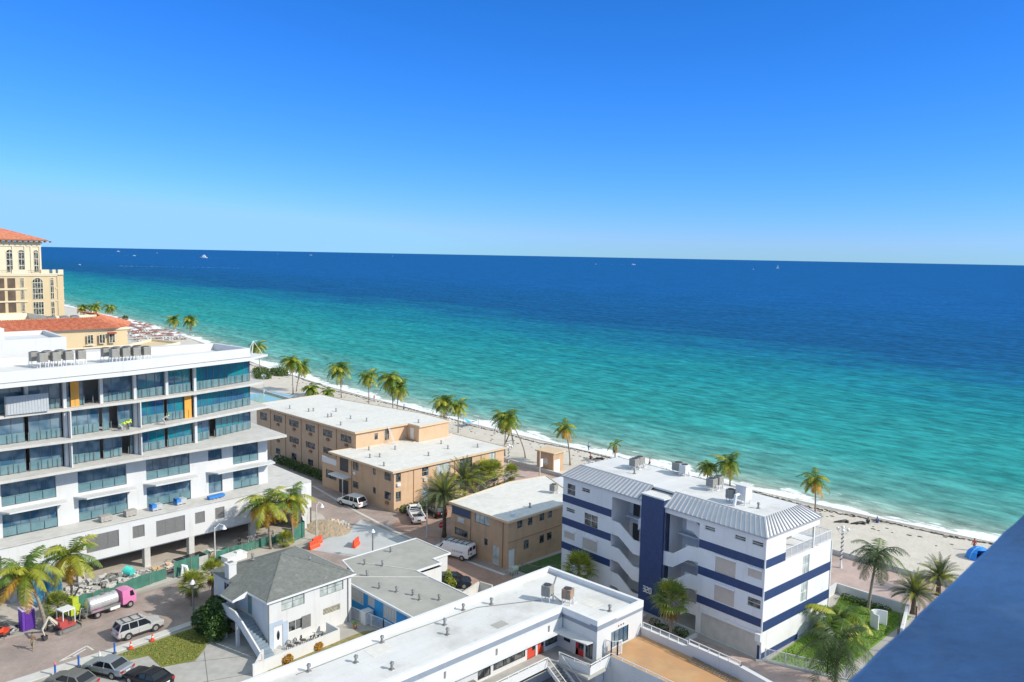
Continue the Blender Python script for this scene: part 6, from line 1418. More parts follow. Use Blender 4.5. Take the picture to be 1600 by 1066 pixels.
mb=MB(); mb.X=X; mb.box(-.6,.6,-.45,.45,.5,1.5); mb.box(-.35,.35,-.4,.4,1.5,2.4); mb.build('housing',M('lime_yellow',(.42,.50,.04),.5,.12,2),t); mb=MB(); mb.X=X; mb.bar((0,0,2.2),(.7,.1,3.0),.14); mb.box(-.7,.7,-.5,.5,.3,.5); mb.cyl((-.45,-.55,.3),(-.45,.55,.3),.3,n=10); mb.cyl((.45,-.55,.3),(.45,.55,.3),.3,n=10); mb.build('undercarriage',METALD,t)
SCR=M('green_screen_mesh',(.05,.17,.13),.8,.25,1.0,.3,bscale=6)
def screen(label,pts,h=1.9,group='green mesh screens around the building site'):
    t=thing('site_fence',label,'fence',(*pts[0],0),0,group); mb=MB(); rnd=random.Random(len(label)); pm=MB()
    for a,b in zip(pts,pts[1:]):
        a=Vector((*a,0));b=Vector((*b,0)); n_=max(2,int((b-a).length/.5)); nn=Vector((-(b-a).y,(b-a).x,0)).normalized()
        q=[a.lerp(b,i/n_)+nn*rnd.uniform(-.1,.1) for i in range(n_+1)]; hh=[h+rnd.uniform(-.25,.1) for _ in q]
        for i in range(n_): mb.face(q[i]+Vector((0,0,.05)),q[i+1]+Vector((0,0,.05)),q[i+1]+Vector((0,0,hh[i+1])),q[i]+Vector((0,0,hh[i])))
        for i in range(0,n_+1,4): pm.bar(q[i],q[i]+Vector((0,0,h+.1)),.06)
    mb.build('mesh_screen',SCR,t); pm.split('post',METALG,t)
screen('sagging green mesh screen behind the pink-cab tanker truck',[(24.6,92.4),(28,93.0),(31.4,93.8),(35.5,94.8)],1.5)
screen('taut green mesh screen with a white scrawl between the debris heap and the small palm',[(36.3,94.4),(39.6,94.9)],2.0)
screen('green mesh screen behind the pair of golden coconut palms',[(42,96.0),(48,97.0),(52,97.2)],1.3)
screen('dark green wrapped screen at the pile of sand beside the lamp post',[(53.0,96.2),(55.0,96.8),(56.0,99.5)],2.2)
screen('green mesh screen along the lane below the white corner wall',[(57.2,100),(58.6,104),(58.8,112)],1.8)
def rubble(name,label,cx,cy,rx,ry,n_,mats,smin,smax,zmax,seed,flat=1):
    rnd=random.Random(seed); mb=MB()
    for k in range(n_):
        a=rnd.uniform(0,6.3); r_=math.sqrt(rnd.random()); x=cx+rx*r_*math.cos(a); y=cy+ry*r_*math.sin(a); z=zmax*(1-r_)*rnd.random()
        s=rnd.uniform(smin,smax); M_=Matrix.Translation((x,y,z+.1))@Matrix.Rotation(rnd.uniform(0,6.3),4,'Z')@Matrix.Rotation(rnd.uniform(-.4,.4),4,'X')@Matrix.Rotation(rnd.uniform(-.4,.4),4,'Y')
        mb.X=M_; b=s*rnd.uniform(.4,1); c=s*rnd.uniform(.12,.35)*flat; mb.box(-s/2,s/2,-b/2,b/2,-c/2,c/2,rnd.randrange(len(mats)))
    return tag(mb.build(name,mats,loc=(cx,cy,0)),label,'rubble',kind='stuff')
rubble('rubble_pile','heap of pale concrete slabs and blocks behind the tanker truck',30.2,97.6,5.2,2.4,260,[CONCL,CONC,METALG],.25,.9,.9,1)
rubble('rubble_pile','heap of brown cardboard and timber beside the green mesh screen',36.5,97.3,2.6,1.0,120,[WOODD,M('cardboard',(.50,.35,.24),.85,.15,2),CONCL],.4,1.4,.8,2,.3)
rubble('rubble_pile','litter of planks and building rubbish around the parked wreck',43,98.0,5,1.3,170,[WOODD,CONCL,METALG,SCR],.3,1.3,.5,3,.4)
rubble('rubble_pile','tangle of dark machine parts left of the purple toilet',17.6,92.0,2.2,1.3,130,[METALD,METALG,CONC],.2,.9,1.0,4,.5)
rubble('rubble_pile','broken pavers and stones on the sand heap at the street corner',61,98.0,1.5,2.6,90,[CONCL,CONC,TANTRIM],.2,.55,.3,5)
# sand heap
mb=MB(); rnd=random.Random(5); n_=26; vs=[];fs=[]
for i in range(n_):
    for j in range(n_):
        u,v=i/(n_-1)*2-1,j/(n_-1)*2-1; r_=math.hypot(u,v); z=max(0,1-r_**1.4)*.55+rnd.uniform(0,.08)*(r_<1); vs.append((59.3+u*2.9,98+v*4.2,z if r_<1.05 else -.05))
for i in range(n_-1):
    for j in range(n_-1): fs.append((i*n_+j,(i+1)*n_+j,(i+1)*n_+j+1,i*n_+j+1))
mb.add(vs,fs); tag(mb.build('sand_heap',M('dug_sand',(.46,.34,.22),.95,.2,1.5,.5,col2=(.30,.25,.19)),loc=(59.3,98,0)),'heap of dug orange-brown sand at the bend of the lane','sand heap',kind='stuff')
for i,(x,y,lb) in enumerate([(32.4,97.9,'turquoise plastic tub lying on the rubble by the green screen')]):
    t=thing('plastic_tub',lb,'tub',(x,y,.5),.5); mb=MB(); mb.X=mw(t); mb.cyl((0,-.5,.2),(0,.5,.35),.45,.6,14); mb.sph((.4,.2,.4),.35,8,5); mb.build('tub_body',M('turquoise_plastic',(.06,.55,.48),.4,.1,2),t)
t=thing('wheelbarrow','red wheelbarrow and hand tools at the left edge beside the purple toilet','wheelbarrow',(17.9,90.6,.02),R(40)); mb=MB(); mb.X=mw(t)
mb.add([(-.5,-.35,.75),(.5,-.4,.85),(.5,.4,.85),(-.5,.35,.75),(-.25,-.2,.35),(.25,-.22,.35),(.25,.22,.35),(-.25,.2,.35)],[(4,5,6,7),(0,1,5,4),(1,2,6,5),(2,3,7,6),(3,0,4,7)]); mb.build('tray',M('orange_red_tray',(.70,.08,.03),.4,.1,2),t)
mb=MB(); mb.X=mw(t); mb.bar((.5,-.2,.35),(-1.0,-.35,.7),.05); mb.bar((.5,.2,.35),(-1.0,.35,.7),.05); mb.bar((-.2,-.25,.4),(-.3,-.25,0),.04); mb.bar((-.2,.25,.4),(-.3,.25,0),.04); mb.cyl((.65,-.06,.22),(.65,.06,.22),.22,n=12); mb.build('frame',METALD,t)
# trestle / timber frame by the palms
t=thing('timber_trestle','pale timber trestle standing in front of the ground-floor opening by the palms','trestle',(49,98,0),0); mb=MB()
for x in (47.6,51.0):
    for d in (-.5,.5): mb.bar((x+d,98+d*.3,0),(x,98,1.5),.12)
mb.bar((47.3,98,1.5),(51.4,98,1.5),.14); mb.bar((47.5,98,.7),(51.1,98,.7),.1); mb.build('timber_frame',M('pale_timber',(.55,.50,.42),.8,.2,3),t)
# wrecked glass frames / parked vehicle skeleton near podium
t=thing('window_crate','grey crate of stacked window frames in front of the podium column','crate',(39.4,97.2,0),R(8)); X=mw(t); mb=MB(); mb.X=X
mb.box(-1.9,1.9,-.9,.9,0,1.0); mb.build('crate_body',M('pale_grey_box',(.42,.43,.42),.7,.12,1),t); mb=MB(); mb.X=X
for i in range(3): mb.box(-1.8+i*1.25,-.7+i*1.25,-.8,.8,1.0,1.06)
mb.build('glass_sheet',CGL,t)
t=thing('skip_lid','flat white board box lying behind the roof ridge of the chimney house','board',(44.2,95.3,0),R(10)); mb=MB(); mb.X=mw(t); mb.box(-1.4,1.4,-.7,.7,.0,.7); mb.box(-1.5,1.5,-.8,.8,.7,.78); mb.box(.3,1.0,-.3,.3,.78,1.0); mb.build('board_panel',METALW,t)
t=thing('white_tarpaulin','crumpled white tarpaulin hanging on the green screen with a white scrawl','tarpaulin',(37.5,93.9,0),0); mb=MB(); mb.tube([(37.0,93.9,1.6),(37.5,93.8,1.3),(37.7,93.7,.5),(38.0,93.6,.1)],[.08,.22,.2,.1],7); mb.tube([(37.1,93.85,1.5),(37.0,93.8,.3)],[.1,.2],6); mb.build('cloth',METALW,t)
t=thing('orange_chute','orange hanging frond-like waste chute behind the right golden palm','chute',(56.0,101,0),0); mb=MB(); mb.tube([(54.6,101.5,4.6),(55.4,101.2,3.9),(55.9,100.9,2.8),(56.1,100.7,1.6)],[.22,.28,.3,.25],8); mb.build('chute_tube',M('orange_plastic',(.75,.22,.05),.5,.1,2),t)
mb=MB(); mb.prism([(56.2,99.6),(57.0,99.6),(57.6,122),(56.8,122)],0,6.0); tag(mb.build('boundary_wall',SWHITE,loc=(56.5,100,0)),'tall blank white wall rising at the right corner of the modern building podium','wall')
# pallets with blue wraps
for i,(x,y,c,lb) in enumerate([(31.0,101.2,0,'grey strapped pallet load on the podium terrace, leftmost of the row'),(33.9,101.4,0,'grey pallet load of boards, second from the left on the podium terrace'),(37.1,101.7,1,'blue-wrapped pallet load in front of the podium glass, left of two blue ones'),(40.3,102.1,1,'blue-wrapped pallet load in front of the podium glass, right of two blue ones'),(44.8,101.6,2,'long bundle under a bright blue sheet near the terrace door')]):
    t=thing('pallet_load',lb,'pallet',(x,y,6.42),R(5),'loads standing on the podium terrace'); X=mw(t); mb=MB(); mb.X=X
    mb.box(-.65,.65,-.45,.45,.12,.75) if c<2 else mb.box(-1.1,1.1,-.35,.35,.12,.45); mb.build('load',[M('grey_board_stack',(.38,.36,.33),.8,.2,4),CONCL,M('blue_sheet',(.04,.22,.60),.5,.15,2)][c] if c!=1 else M('pale_load',(.45,.47,.48),.7,.15,3),t)
    if c==1: mb=MB(); mb.X=X; mb.box(-.68,-.1,-.47,.47,.4,.8); mb.box(-.68,-.6,-.48,.48,.12,.8); mb.build('blue_wrap',M('blue_sheet',(.04,.22,.60),.5,.15,2),t)
    mb=MB(); mb.X=X
    for q in (-.5,0,.5): mb.box(q-.06,q+.06,-.45,.45,0,.12)
    mb.build('pallet_base',WOODD,t)
t=thing('hoarding_panel','pale grey corrugated hoarding panel fixed on the top floor edge at the left','panel',(21.2,100.9,20.5),R(2)); mb=MB(); mb.X=mw(t)
mb.box(0,4.2,-.03,.03,.05,2.1); 
for i in range(14): mb.box(.1+i*.3,.2+i*.3,-.07,-.03,.1,2.05)
mb.build('corrugated_sheet',M('pale_blue_grey_sheet',(.46,.49,.52),.5,.06,2),t); mb=MB(); mb.X=mw(t); mb.box(-.15,0,-.05,.05,0,2.2); mb.build('post',METALG,t)
# barriers, cones, bollards
ORP=M('orange_barrier_plastic',(.78,.09,.03),.5,.1,2)
def barrier(label,x,y,rz):
    t=thing('traffic_barrier',label,'barrier',(x,y,.02),R(rz),'orange plastic barriers on the street'); X=mw(t); mb=MB(); mb.X=X
    mb.add([(a,s*.28,0) if k==0 else (a,s*k_,z) for a in (-.9,.9) for (k,s,k_,z) in ((0,-1,0,0),(0,1,0,0),(1,1,.2,.35),(1,1,.1,.5),(1,1,.1,1.0),(1,-1,.1,1.0),(1,-1,.1,.5),(1,-1,.2,.35))],[(0,1,2,3,4,5,6,7),(8,15,14,13,12,11,10,9)]+[(i,(i+1)%8,8+(i+1)%8,8+i) for i in range(8)])
    mb.build('barrier_body',ORP,t); mb=MB(); mb.X=X
    for q in (-.5,0,.5): mb.box(q-.1,q+.1,-.11,.11,.6,.85)
    mb.build('barrier_recess',M('dark_orange_plastic',(.5,.05,.02),.6,.1,2),t)
barrier('orange barrier standing alone in the middle of the street corner',58.4,89.3,35)
barrier('orange barrier at the far end of the pair behind the hipped roof',54.9,93.3,20)
barrier('orange barrier at the near end of the pair behind the hipped roof',53.9,92.3,15)
def cone(label,x,y,tip=ORP):
    t=thing('traffic_cone',label,'cone',(x,y,.1),0,'traffic cones along the kerb'); mb=MB(); mb.cyl((x,y,.14),(x,y,.8),.17,.04,12); mb.box(x-.22,x+.22,y-.22,y+.22,.1,.14); mb.build('cone_body',tip,t); mb=MB(); mb.cyl((x,y,.42),(x,y,.55),.125,.09,12); mb.build('reflective_band',METALW,t)
cone('orange cone on the grass kerb just right of the silver car',28.5,80.05); cone('orange cone behind the silver car near the middle bollard',26.35,79.8); cone('orange cone at the foot of the dense tree',33.0,80.0); cone('white cone on the kerb above the silver-grey saloon',23.5,79.75,METALW)
BLP=M('blue_post_paint',(.03,.13,.50),.4,.1,3)
for x,y,lb,rd in ((24.85,79.8,'blue kerb post with a dark foot nearest the silver car',0),(21.55,79.4,'light blue kerb post, middle one of three, above the saloon',0),(19.5,79.1,'blue kerb post with a pink cap, leftmost of three',1)):
    t=thing('bollard',lb,'bollard',(x,y,.1),0,'blue kerb posts'); mb=MB(); mb.cyl((x,y,.1),(x,y,1.15),.09,.09,10); mb.build('post',BLP,t); mb=MB(); mb.cyl((x,y,.1),(x,y,.2),.2,.15,10); mb.build('foot',METALD,t)
    if rd: mb=MB(); mb.cyl((x,y,1.15),(x,y,1.3),.12,.1,10); mb.build('cap',M('pink_cap',(.75,.20,.18),.5),t)
# lamp posts
def lamp_post(label,x,y,h,arm=(0,0),group='plain street lamps'):
    t=thing('street_lamp',label,'street lamp',(x,y,0),0,group); mb=MB(); mb.cyl((x,y,0),(x,y,h),.1,.07,10); mb.cyl((x,y,0),(x,y,.4),.17,.12,10); mb.build('pole',METALG if arm==(0,0) else CONCL,t)
    a=MB()
    if arm!=(0,0): a.tube([(x,y,h-.2),(x+arm[0]*.5,y+arm[1]*.5,h+.25),(x+arm[0],y+arm[1],h-.1)],.035,6); a.build('arm',METALW,t)
    l=MB(); lx,ly=x+arm[0],y+arm[1]; l.cyl((lx,ly,h-.55),(lx,ly,h-.1),.32,.06,12); l.build('lamp_shade',METALW,t)
lamp_post('grey street lamp pole beside the small fan palms at the dense tree',33.4,81.9,4.6)
lamp_post('street lamp with a white bell shade hanging behind the chimney',41.0,93.6,5.4,(1.3,.2)); lamp_post('street lamp with a white bell shade next to the sand heap and green wrap',55.6,94.6,5.0,(.9,.1)); lamp_post('short street lamp at the tip of the grey motel roof, under the palm shadow',57.6,84.2,4.0)
lamp_post('street lamp with ornate white arms beside the big date palm',67.6,85.8,5.2,(-1.3,.2))
t=thing('stop_sign','red octagonal stop sign on a thin post by the big date palm','road sign',(67.5,82.6,0),R(5)); mb=MB(); mb.X=mw(t); mb.cyl((0,0,0),(0,0,2.9),.035,n=8); mb.build('post',METALG,t)
mb=MB(); mb.X=mw(t); pr=[(.42*math.cos(R(22.5+45*k)),.42*math.sin(R(22.5+45*k))) for k in range(8)]
mb.add([(a,-.05,2.6+b) for a,b in pr]+[(a,-.03,2.6+b) for a,b in pr],[tuple(range(8)),tuple(range(8,16))[::-1]]+[(i,(i+1)%8,8+(i+1)%8,8+i) for i in range(8)]); pl=mb.build('sign_plate',BRED,t)
cu=bpy.data.curves.new('lettering','FONT'); cu.body='STOP'; cu.size=.30; cu.align_x='CENTER'; cu.align_y='CENTER'; cu.extrude=.004; _tmp=bpy.data.objects.new('t',cu); COL.objects.link(_tmp); _dg=bpy.context.evaluated_depsgraph_get(); _me=bpy.data.meshes.new_from_object(_tmp.evaluated_get(_dg)); bpy.data.objects.remove(_tmp); _me.materials.clear(); _me.materials.append(METALW)
lo=bpy.data.objects.new('lettering',_me); COL.objects.link(lo); lo.parent=pl; lo.location=(0,-.056,2.6); lo.rotation_euler=(R(90),0,0)
def globes(label,x,y,h,n_=4,wrap=True,group='many-globed promenade lamps'):
    t=thing('promenade_lamp',label,'street lamp',(x,y,0),0,group); mb=MB(); mb.cyl((x,y,0),(x,y,.7),.22,.13,10); mb.cyl((x,y,.7),(x,y,h),.11,.08,10)
    mb.build('pole',METALW,t); a=MB(); g=MB()
    for k in range(n_):
        q=k*2*math.pi/n_+.4; e=Vector((x+.6*math.cos(q),y+.6*math.sin(q),h-.05)); a.tube([(x,y,h-.5),(x+.4*math.cos(q),y+.4*math.sin(q),h-.45),e],.03,6); g.sph(e+Vector((0,0,.2)),.22,10,7)
    g.sph((x,y,h+.35),.24,10,7); a.cyl((x,y,h-.5),(x,y,h+.15),.04,n=6); a.build('arm',METALW,t); g.build('globe',M('globe_glass',(.75,.74,.70),.25,.05,2),t,smooth=True)
    if wrap:
        s=MB(); pts=[(x+.14*math.cos(k*.7),y+.14*math.sin(k*.7),.9+k*(h-1.3)/60) for k in range(61)]; s.tube(pts,.06,5); s.build('spiral_band',METALD,t)
globes('promenade lamp with white globes and a dark spiral wrap beside the tall coconut palm',100.4,42.2,5.0)
globes('spiral-wrapped promenade lamp at the corner of the two-storey tan building',98.0,97.2+4.0,5.2)
globes('promenade lamp near the swimming pool',104.5,205,4.8,wrap=False)
t=thing('wooden_pole','pale pole with a white sign box between the tan building and the hut','pole',(100.6,96.0,0),0); mb=MB(); mb.cyl((100.6,96.0,0),(100.6,96,5.0),.13,.1,8); mb.build('pole_shaft',M('pale_timber',(.55,.50,.42),.8,.2,3),t); mb=MB(); mb.box(100.7,101.3,95.9,96.1,2.2,3.6); mb.build('sign_box',METALW,t)
# promenade wall
mb=MB()
for a,b in zip([(104.6,-40),(104.6,60),(104.6,95),(104.7,190)],[(104.6,60),(104.6,95),(104.7,190),(105,215)]): mb.bar((*a,.3),(*b,.3),.35,.75)
tag(mb.build('sea_wall',CONCL,loc=(104.6,60,0)),'long low concrete wall between the promenade and the sand','wall')
# wall right of the striped building and its picket fence
mb=MB(); mb.bar((92.55,31.0,.55),(92.6,39.3,.55),.25,1.1); mb.bar((92.6,39.3,.55),(88.5,39.0,.55),.25,1.1); mb.bar((92.5,31.2,.55),(86,29.4,.55),.25,1.1)
tag(mb.build('garden_wall',SWHITE,loc=(92.5,35,0)),'grey-white garden wall between the bright lawn and the promenade','wall')
rail_fence('picket_fence','white picket fence at the near edge of the bright lawn beside the driveway',[(70.85,36.6),(72.7,31.2),(74.2,28.2)],1.15,METALW,.13,z=.12)
mb=MB(); mb.bar((70.75,36.6,.07),(72.6,31.2,.07),.3,.16); mb.bar((72.6,31.2,.07),(74.2,28.1,.07),.3,.16); mb.bar((70.2,37.2,.07),(70.75,36.6,.07),.3,.14); o=mb.build('kerb',CONCL); o['kind']='structure'
rail_fence('metal_fence','grey mesh fence on the dark lawn between the brown building and the big white roof',[(68.9,68.5),(69.6,66.0),(71.6,65.2)],1.1,METALG,.15)
mb=MB(); mb.prism([(67.6,43.9),(67.9,43.9),(67.9,50.5),(67.6,50.5)],0,.35); mb.prism([(67.9,43.9),(70.3,43.9),(70.3,44.2),(67.9,44.2)],0,.35); mb.prism([(67.7,50.2),(70.0,50.2),(70.0,50.5),(67.7,50.5)],0,.35); tag(mb.build('planter_kerb',SWHITE,loc=(68,46,0)),'white kerb of the planted bed under the 320 tower','planter')
# curved white slide-like play shape and poles at bottom right
t=thing('shower_wall','curved white concrete shower wall beside the promenade steps','wall',(88.0,31.0,0),0); mb=MB(); pts=[(87.0+.9*math.cos(a),31.6+1.3*math.sin(a)) for a in [k*.3 for k in range(11)]]
for a,b in zip(pts,pts[1:]): mb.bar((*a,.8),(*b,.8),.14,1.6)
mb.build('curved_wall',METALW,t)
for i,(x,y,h,lb) in enumerate([(84.8,29.2,3.0,'thin dark pole left of the curved shower wall'),(87.6,28.6,3.2,'thin dark pole with a palm branch across it near the blue ledge'),(82.2,28.4,2.6,'thin dark pole in front of the bicycles')]):
    mb=MB(); mb.cyl((x,y,0),(x,y,h),.07,n=8); mb.sph((x,y,h),.1,8,5); tag(mb.build('signpost',METALD,loc=(x,y,0)),lb,'pole')
# pool and deck
mb=MB(); mb.prism([(94,191.5),(104,192.3),(108.6,197),(107.6,206),(96,206.5),(90,203)],-.1,.06); o=mb.build('pool_water',M('pool_water_paint',(.33,.55,.50),.08,.05,.3)); tag(o,'turquoise swimming pool beside the rear of the three-storey tan roof','swimming pool')
sheet('pool_deck',[(86,188),(105,189),(110,196),(110,212),(80,214),(80,190)],.03,CONCL)
G_='maroon loungers by the pool'
lg=thing('sun_lounger','maroon sun lounger beside the turquoise pool','lounger',(92,209,0),0,G_); mb=MB(); mb.X=mw(lg); MR=M('maroon_canvas',(.18,.05,.06),.8,.15,2); mb.box(-.35,.35,-1,.3,.35,.45); mb.add([(-.35,.3,.4),(.35,.3,.4),(.35,.9,.9),(-.35,.9,.9)],[(0,1,2,3)]); mb.build('bed',MR,lg); mb=MB(); mb.X=mw(lg)
for a in (-.3,.3):
    for b in (-.9,.25): mb.bar((a,b,0),(a,b,.36),.05)
mb.build('leg_frame',METALD,lg)
for k in range(1,12):
    c=copy_tree(lg); c.location=(91+(k%6)*1.9,208.5+(k//6)*2.8,0)
# pergola
t=thing('pergola','grey curved metal pergola with palm leaves around it in the garden behind the brown building','pergola',(88,94.3,0),0); mb=MB()
pts=[(82.6,92.6,2.3),(84.5,93.8,2.5),(87.0,94.6,2.6),(92.5,95.6,2.6)]; mb.tube(pts,.09,6); mb.tube([(p[0]+.4,p[1]-1.3,p[2]) for p in pts],.09,6)
for i in range(22):
    u=i/21*3; k=min(int(u),2); a=Vector(pts[k]).lerp(Vector(pts[k+1]),u-k); mb.bar(a+Vector((0,.15,.08)),a+Vector((.4,-1.5,.08)),.05)
mb.build('roof_frame',METALG,t); mb=MB()
for p in pts+[(89.7,95.1,2.6)]: mb.bar((p[0],p[1],0),p,.09); mb.bar((p[0]+.4,p[1]-1.3,0),(p[0]+.4,p[1]-1.3,2.5),.09)
mb.split('post',METALG,t)
t=thing('parasol','closed-top blue-violet parasol beside the hut','parasol',(99.6,88.4,0),0); mb=MB(); mb.cyl((99.6,88.4,2.0),(99.6,88.4,2.6),1.6,.05,8); mb.build('canopy',M('violet_canvas',(.15,.15,.42),.8),t); mb=MB(); mb.cyl((99.6,88.4,0),(99.6,88.4,2.6),.04,n=6); mb.build('pole',METALG,t)
# beach tents
def tent(label,x,y,s,rz=0):
    t=thing('beach_tent',label,'tent',(x,y,.02),R(rz)); mb=MB(); mb.X=mw(t); n_=7; rg=[]
    for j in range(6):
        el=j/5*math.pi/2; rg.append([(s*1.3*math.cos(el)*math.cos(a),s*1.1*math.cos(el)*math.sin(a),s*1.15*math.sin(el)**.9 if el else 0) for a in [k*2*math.pi/12 for k in range(12)]])
    vs=[q for r_ in rg for q in r_]; fs=[]
    for j in range(5):
        for k in range(12):
            if j<3 and k in (7,8,9): continue
            fs.append((j*12+k,j*12+(k+1)%12,(j+1)*12+(k+1)%12,(j+1)*12+k))
    mb.add(vs,fs); mb.build('canopy',M('tent_blue',(.02,.24,.72),.6,.12,2),t)
    p=MB(); p.X=mw(t)
    for k in (0,3,6,9): p.tube([rg[j][k] for j in range(6)],.03,5)
    p.build('poles',M('tent_seam',(.25,.55,.85),.6),t); f=MB(); f.X=mw(t); f.box(-1*s,1*s,-.8*s,.8*s,.01,.05); f.build('floor',METALD,t)
tent('blue pop-up beach tent on the sand near the blue ledge',118.0,31.3,1.35,-20)
t=thing('beach_umbrella_tent','bright blue shade sail on the sand just behind the small slender palm','shade',(120.2,137,0),0); mb=MB(); mb.add([(118.6,136,1.2),(121.6,135.6,1.6),(122,138.2,.5),(119.4,138.4,1.9)],[(0,1,2,3)]); mb.build('canopy',M('sky_blue_canvas',(.05,.42,.75),.7),t); mb=MB(); mb.bar((119.4,138.4,0),(119.4,138.4,1.9),.05); mb.bar((121.6,135.6,0),(121.6,135.6,1.6),.05); mb.build('poles',METALG,t)
# rows of beach umbrellas
def umb(mat,mat2):
    t=thing('beach_umbrella','','beach umbrella',(0,0,0),0,'red and white beach umbrellas beyond the cream wing'); mb=MB(); n_=8
    mb.add([(1.7*math.cos(k*math.pi/4),1.7*math.sin(k*math.pi/4),1.9) for k in range(8)]+[(0,0,2.5)],[(k,(k+1)%8,8) for k in range(8)]); me=mb.build('canopy',mat,t)
    mb=MB(); mb.cyl((0,0,0),(0,0,2.4),.05,n=6); mb.build('pole',METALW,t); mb=MB(); mb.box(-.9,-.3,-1.4,.5,.15,.4); mb.box(.3,.9,-1.4,.5,.15,.4); mb.build('pair_of_cushions',mat2,t); return t
UL='red canvas umbrella in the dense rows on the far beach beyond the cream wing'; UL2='white canvas umbrella in the dense rows on the far beach beyond the cream wing'
u1=umb(M('umbrella_red',(.27,.12,.10),.8,.1,1),METALW); u2=umb(METALW,M('umbrella_red',(.27,.12,.10)))
u1['label']=UL; u2['label']=UL2; u2['group']='white beach umbrellas beyond the cream wing'; rnd=random.Random(9); first=[u1,u2]; k=0
for r_ in range(13):
    for c_ in range(7):
        if rnd.random()<.1: continue
        y=352+r_*8.5; x=xs(y)-24+c_*2.9+rnd.uniform(-.4,.4); q=0 if rnd.random()<.68 else 1
        o=first[q] if k and first[q].location.length==0 else copy_tree((u1,u2)[q]); k+=1
        o.location=(x,y+rnd.uniform(-1.5,1.5),.02)
for u_ in (u1,u2):
    if u_.location.length==0: u_.location=(131,398,.02)
# ================= people =================
SKIN=M('skin',(.36,.20,.13),.6,.05,2)
def person(label,x,y,z,rz,pose,cl,hair=TRIMK,s=1.0):
    "one continuous body grown with a skin modifier; clothes are children over it"
    J=dict(pelvis=(0,0,.95),chest=(0,0,1.32),neck=(0,0,1.48),head=(0,.02,1.62),crown=(0,.01,1.74),
        sl=(-.19,0,1.42),el=(-.26,-.02,1.14),wl=(-.27,.10,.90),hl=(-.27,.14,.80),sr=(.19,0,1.42),er=(.26,-.02,1.14),wr=(.27,.10,.90),hr=(.27,.14,.80),
        kl=(-.11,.04,.50),al=(-.11,-.03,.08),fl=(-.11,.12,.03),kr=(.11,.04,.50),ar=(.11,-.03,.08),fr=(.11,.12,.03),ul=(-.10,0,.90),ur=(.10,0,.90))
    if pose=='walk': J.update(kl=(-.1,.22,.52),al=(-.1,.30,.10),fl=(-.1,.45,.06),kr=(.1,.0,.48),ar=(.1,-.30,.12),fr=(.1,-.18,.03),wl=(-.27,-.16,.92),hl=(-.28,-.20,.83),wr=(.27,.24,.98),hr=(.26,.32,.93))
    if pose=='bend':
        for k_,v in dict(pelvis=(0,-.2,.80),ul=(-.1,-.2,.76),ur=(.1,-.2,.76),chest=(0,.18,1.02),neck=(0,.32,1.08),head=(0,.43,1.10),crown=(0,.53,1.13),sl=(-.19,.25,1.04),sr=(.19,.25,1.04),el=(-.22,.40,.82),er=(.22,.40,.82),wl=(-.18,.5,.6),wr=(.18,.5,.6),hl=(-.16,.54,.5),hr=(.16,.54,.5),kl=(-.12,.02,.46),kr=(.12,.02,.46)).items(): J[k_]=v
    if pose=='sit':
        for k_,v in dict(pelvis=(0,0,.12),ul=(-.1,.02,.12),ur=(.1,.02,.12),chest=(0,-.05,.5),neck=(0,-.04,.65),head=(0,-.01,.80),crown=(0,-.02,.92),sl=(-.19,-.05,.6),sr=(.19,-.05,.6),el=(-.26,-.1,.34),er=(.26,-.1,.34),wl=(-.2,.12,.22),wr=(.2,.12,.22),hl=(-.18,.2,.2),hr=(.18,.2,.2),kl=(-.12,.4,.42),kr=(.12,.4,.42),al=(-.12,.75,.07),ar=(.12,.75,.07),fl=(-.12,.88,.05),fr=(.12,.88,.05)).items(): J[k_]=v
    E_=[('pelvis','chest'),('chest','neck'),('neck','head'),('head','crown'),('chest','sl'),('sl','el'),('el','wl'),('wl','hl'),('chest','sr'),('sr','er'),('er','wr'),('wr','hr'),('pelvis','ul'),('ul','kl'),('kl','al'),('al','fl'),('pelvis','ur'),('ur','kr'),('kr','ar'),('ar','fr')]
    RD=dict(pelvis=.135,chest=.145,neck=.055,head=.095,crown=.07,sl=.07,sr=.07,el=.045,er=.045,wl=.03,wr=.03,hl=.035,hr=.035,ul=.10,ur=.10,kl=.06,kr=.06,al=.042,ar=.042,fl=.035,fr=.035)
    def grow(name,keys,mat,k_=1.0,add=0):
        ks=[j for j in J if j in keys]; ix={j:i for i,j in enumerate(ks)}
        me=bpy.data.meshes.new(name); me.from_pydata([J[j] for j in ks],[(ix[a],ix[b]) for a,b in E_ if a in ix and b in ix],[]); me.materials.append(mat)
        o=bpy.data.objects.new(name,me); COL.objects.link(o); sk=o.modifiers.new('skin','SKIN'); 
        for i,j in enumerate(ks): r_=RD[j]*k_+add; me.skin_vertices[0].data[i].radius=(r_,r_*(.75 if j in('chest','pelvis') else 1)); me.skin_vertices[0].data[i].use_root=(i==0)
        sb=o.modifiers.new('sub','SUBSURF'); sb.levels=1; sb.render_levels=1; return o
    b=grow('person',list(J),SKIN); tag(b,label,'person'); b.location=(x,y,z); b.rotation_euler=(0,0,rz); b.scale=(s,)*3
    top,leg=cl
    for nm,keys,mt in (('shirt',['pelvis','chest','neck','sl','el','sr','er'],top),('trousers',['pelvis','ul','ur','kl','kr','al','ar'],leg)):
        c=grow(nm,keys,mt,1.0,.018); c.parent=b
    h=Vector(J['crown']); hd=Vector(J['head']); mb=MB(); mb.sph(h.lerp(hd,.35)+Vector((0,-.015,.015)),.105,8,6); c=mb.build('hair' if hair in (TRIMK,) else 'hard_hat',hair); c.parent=b
    return b
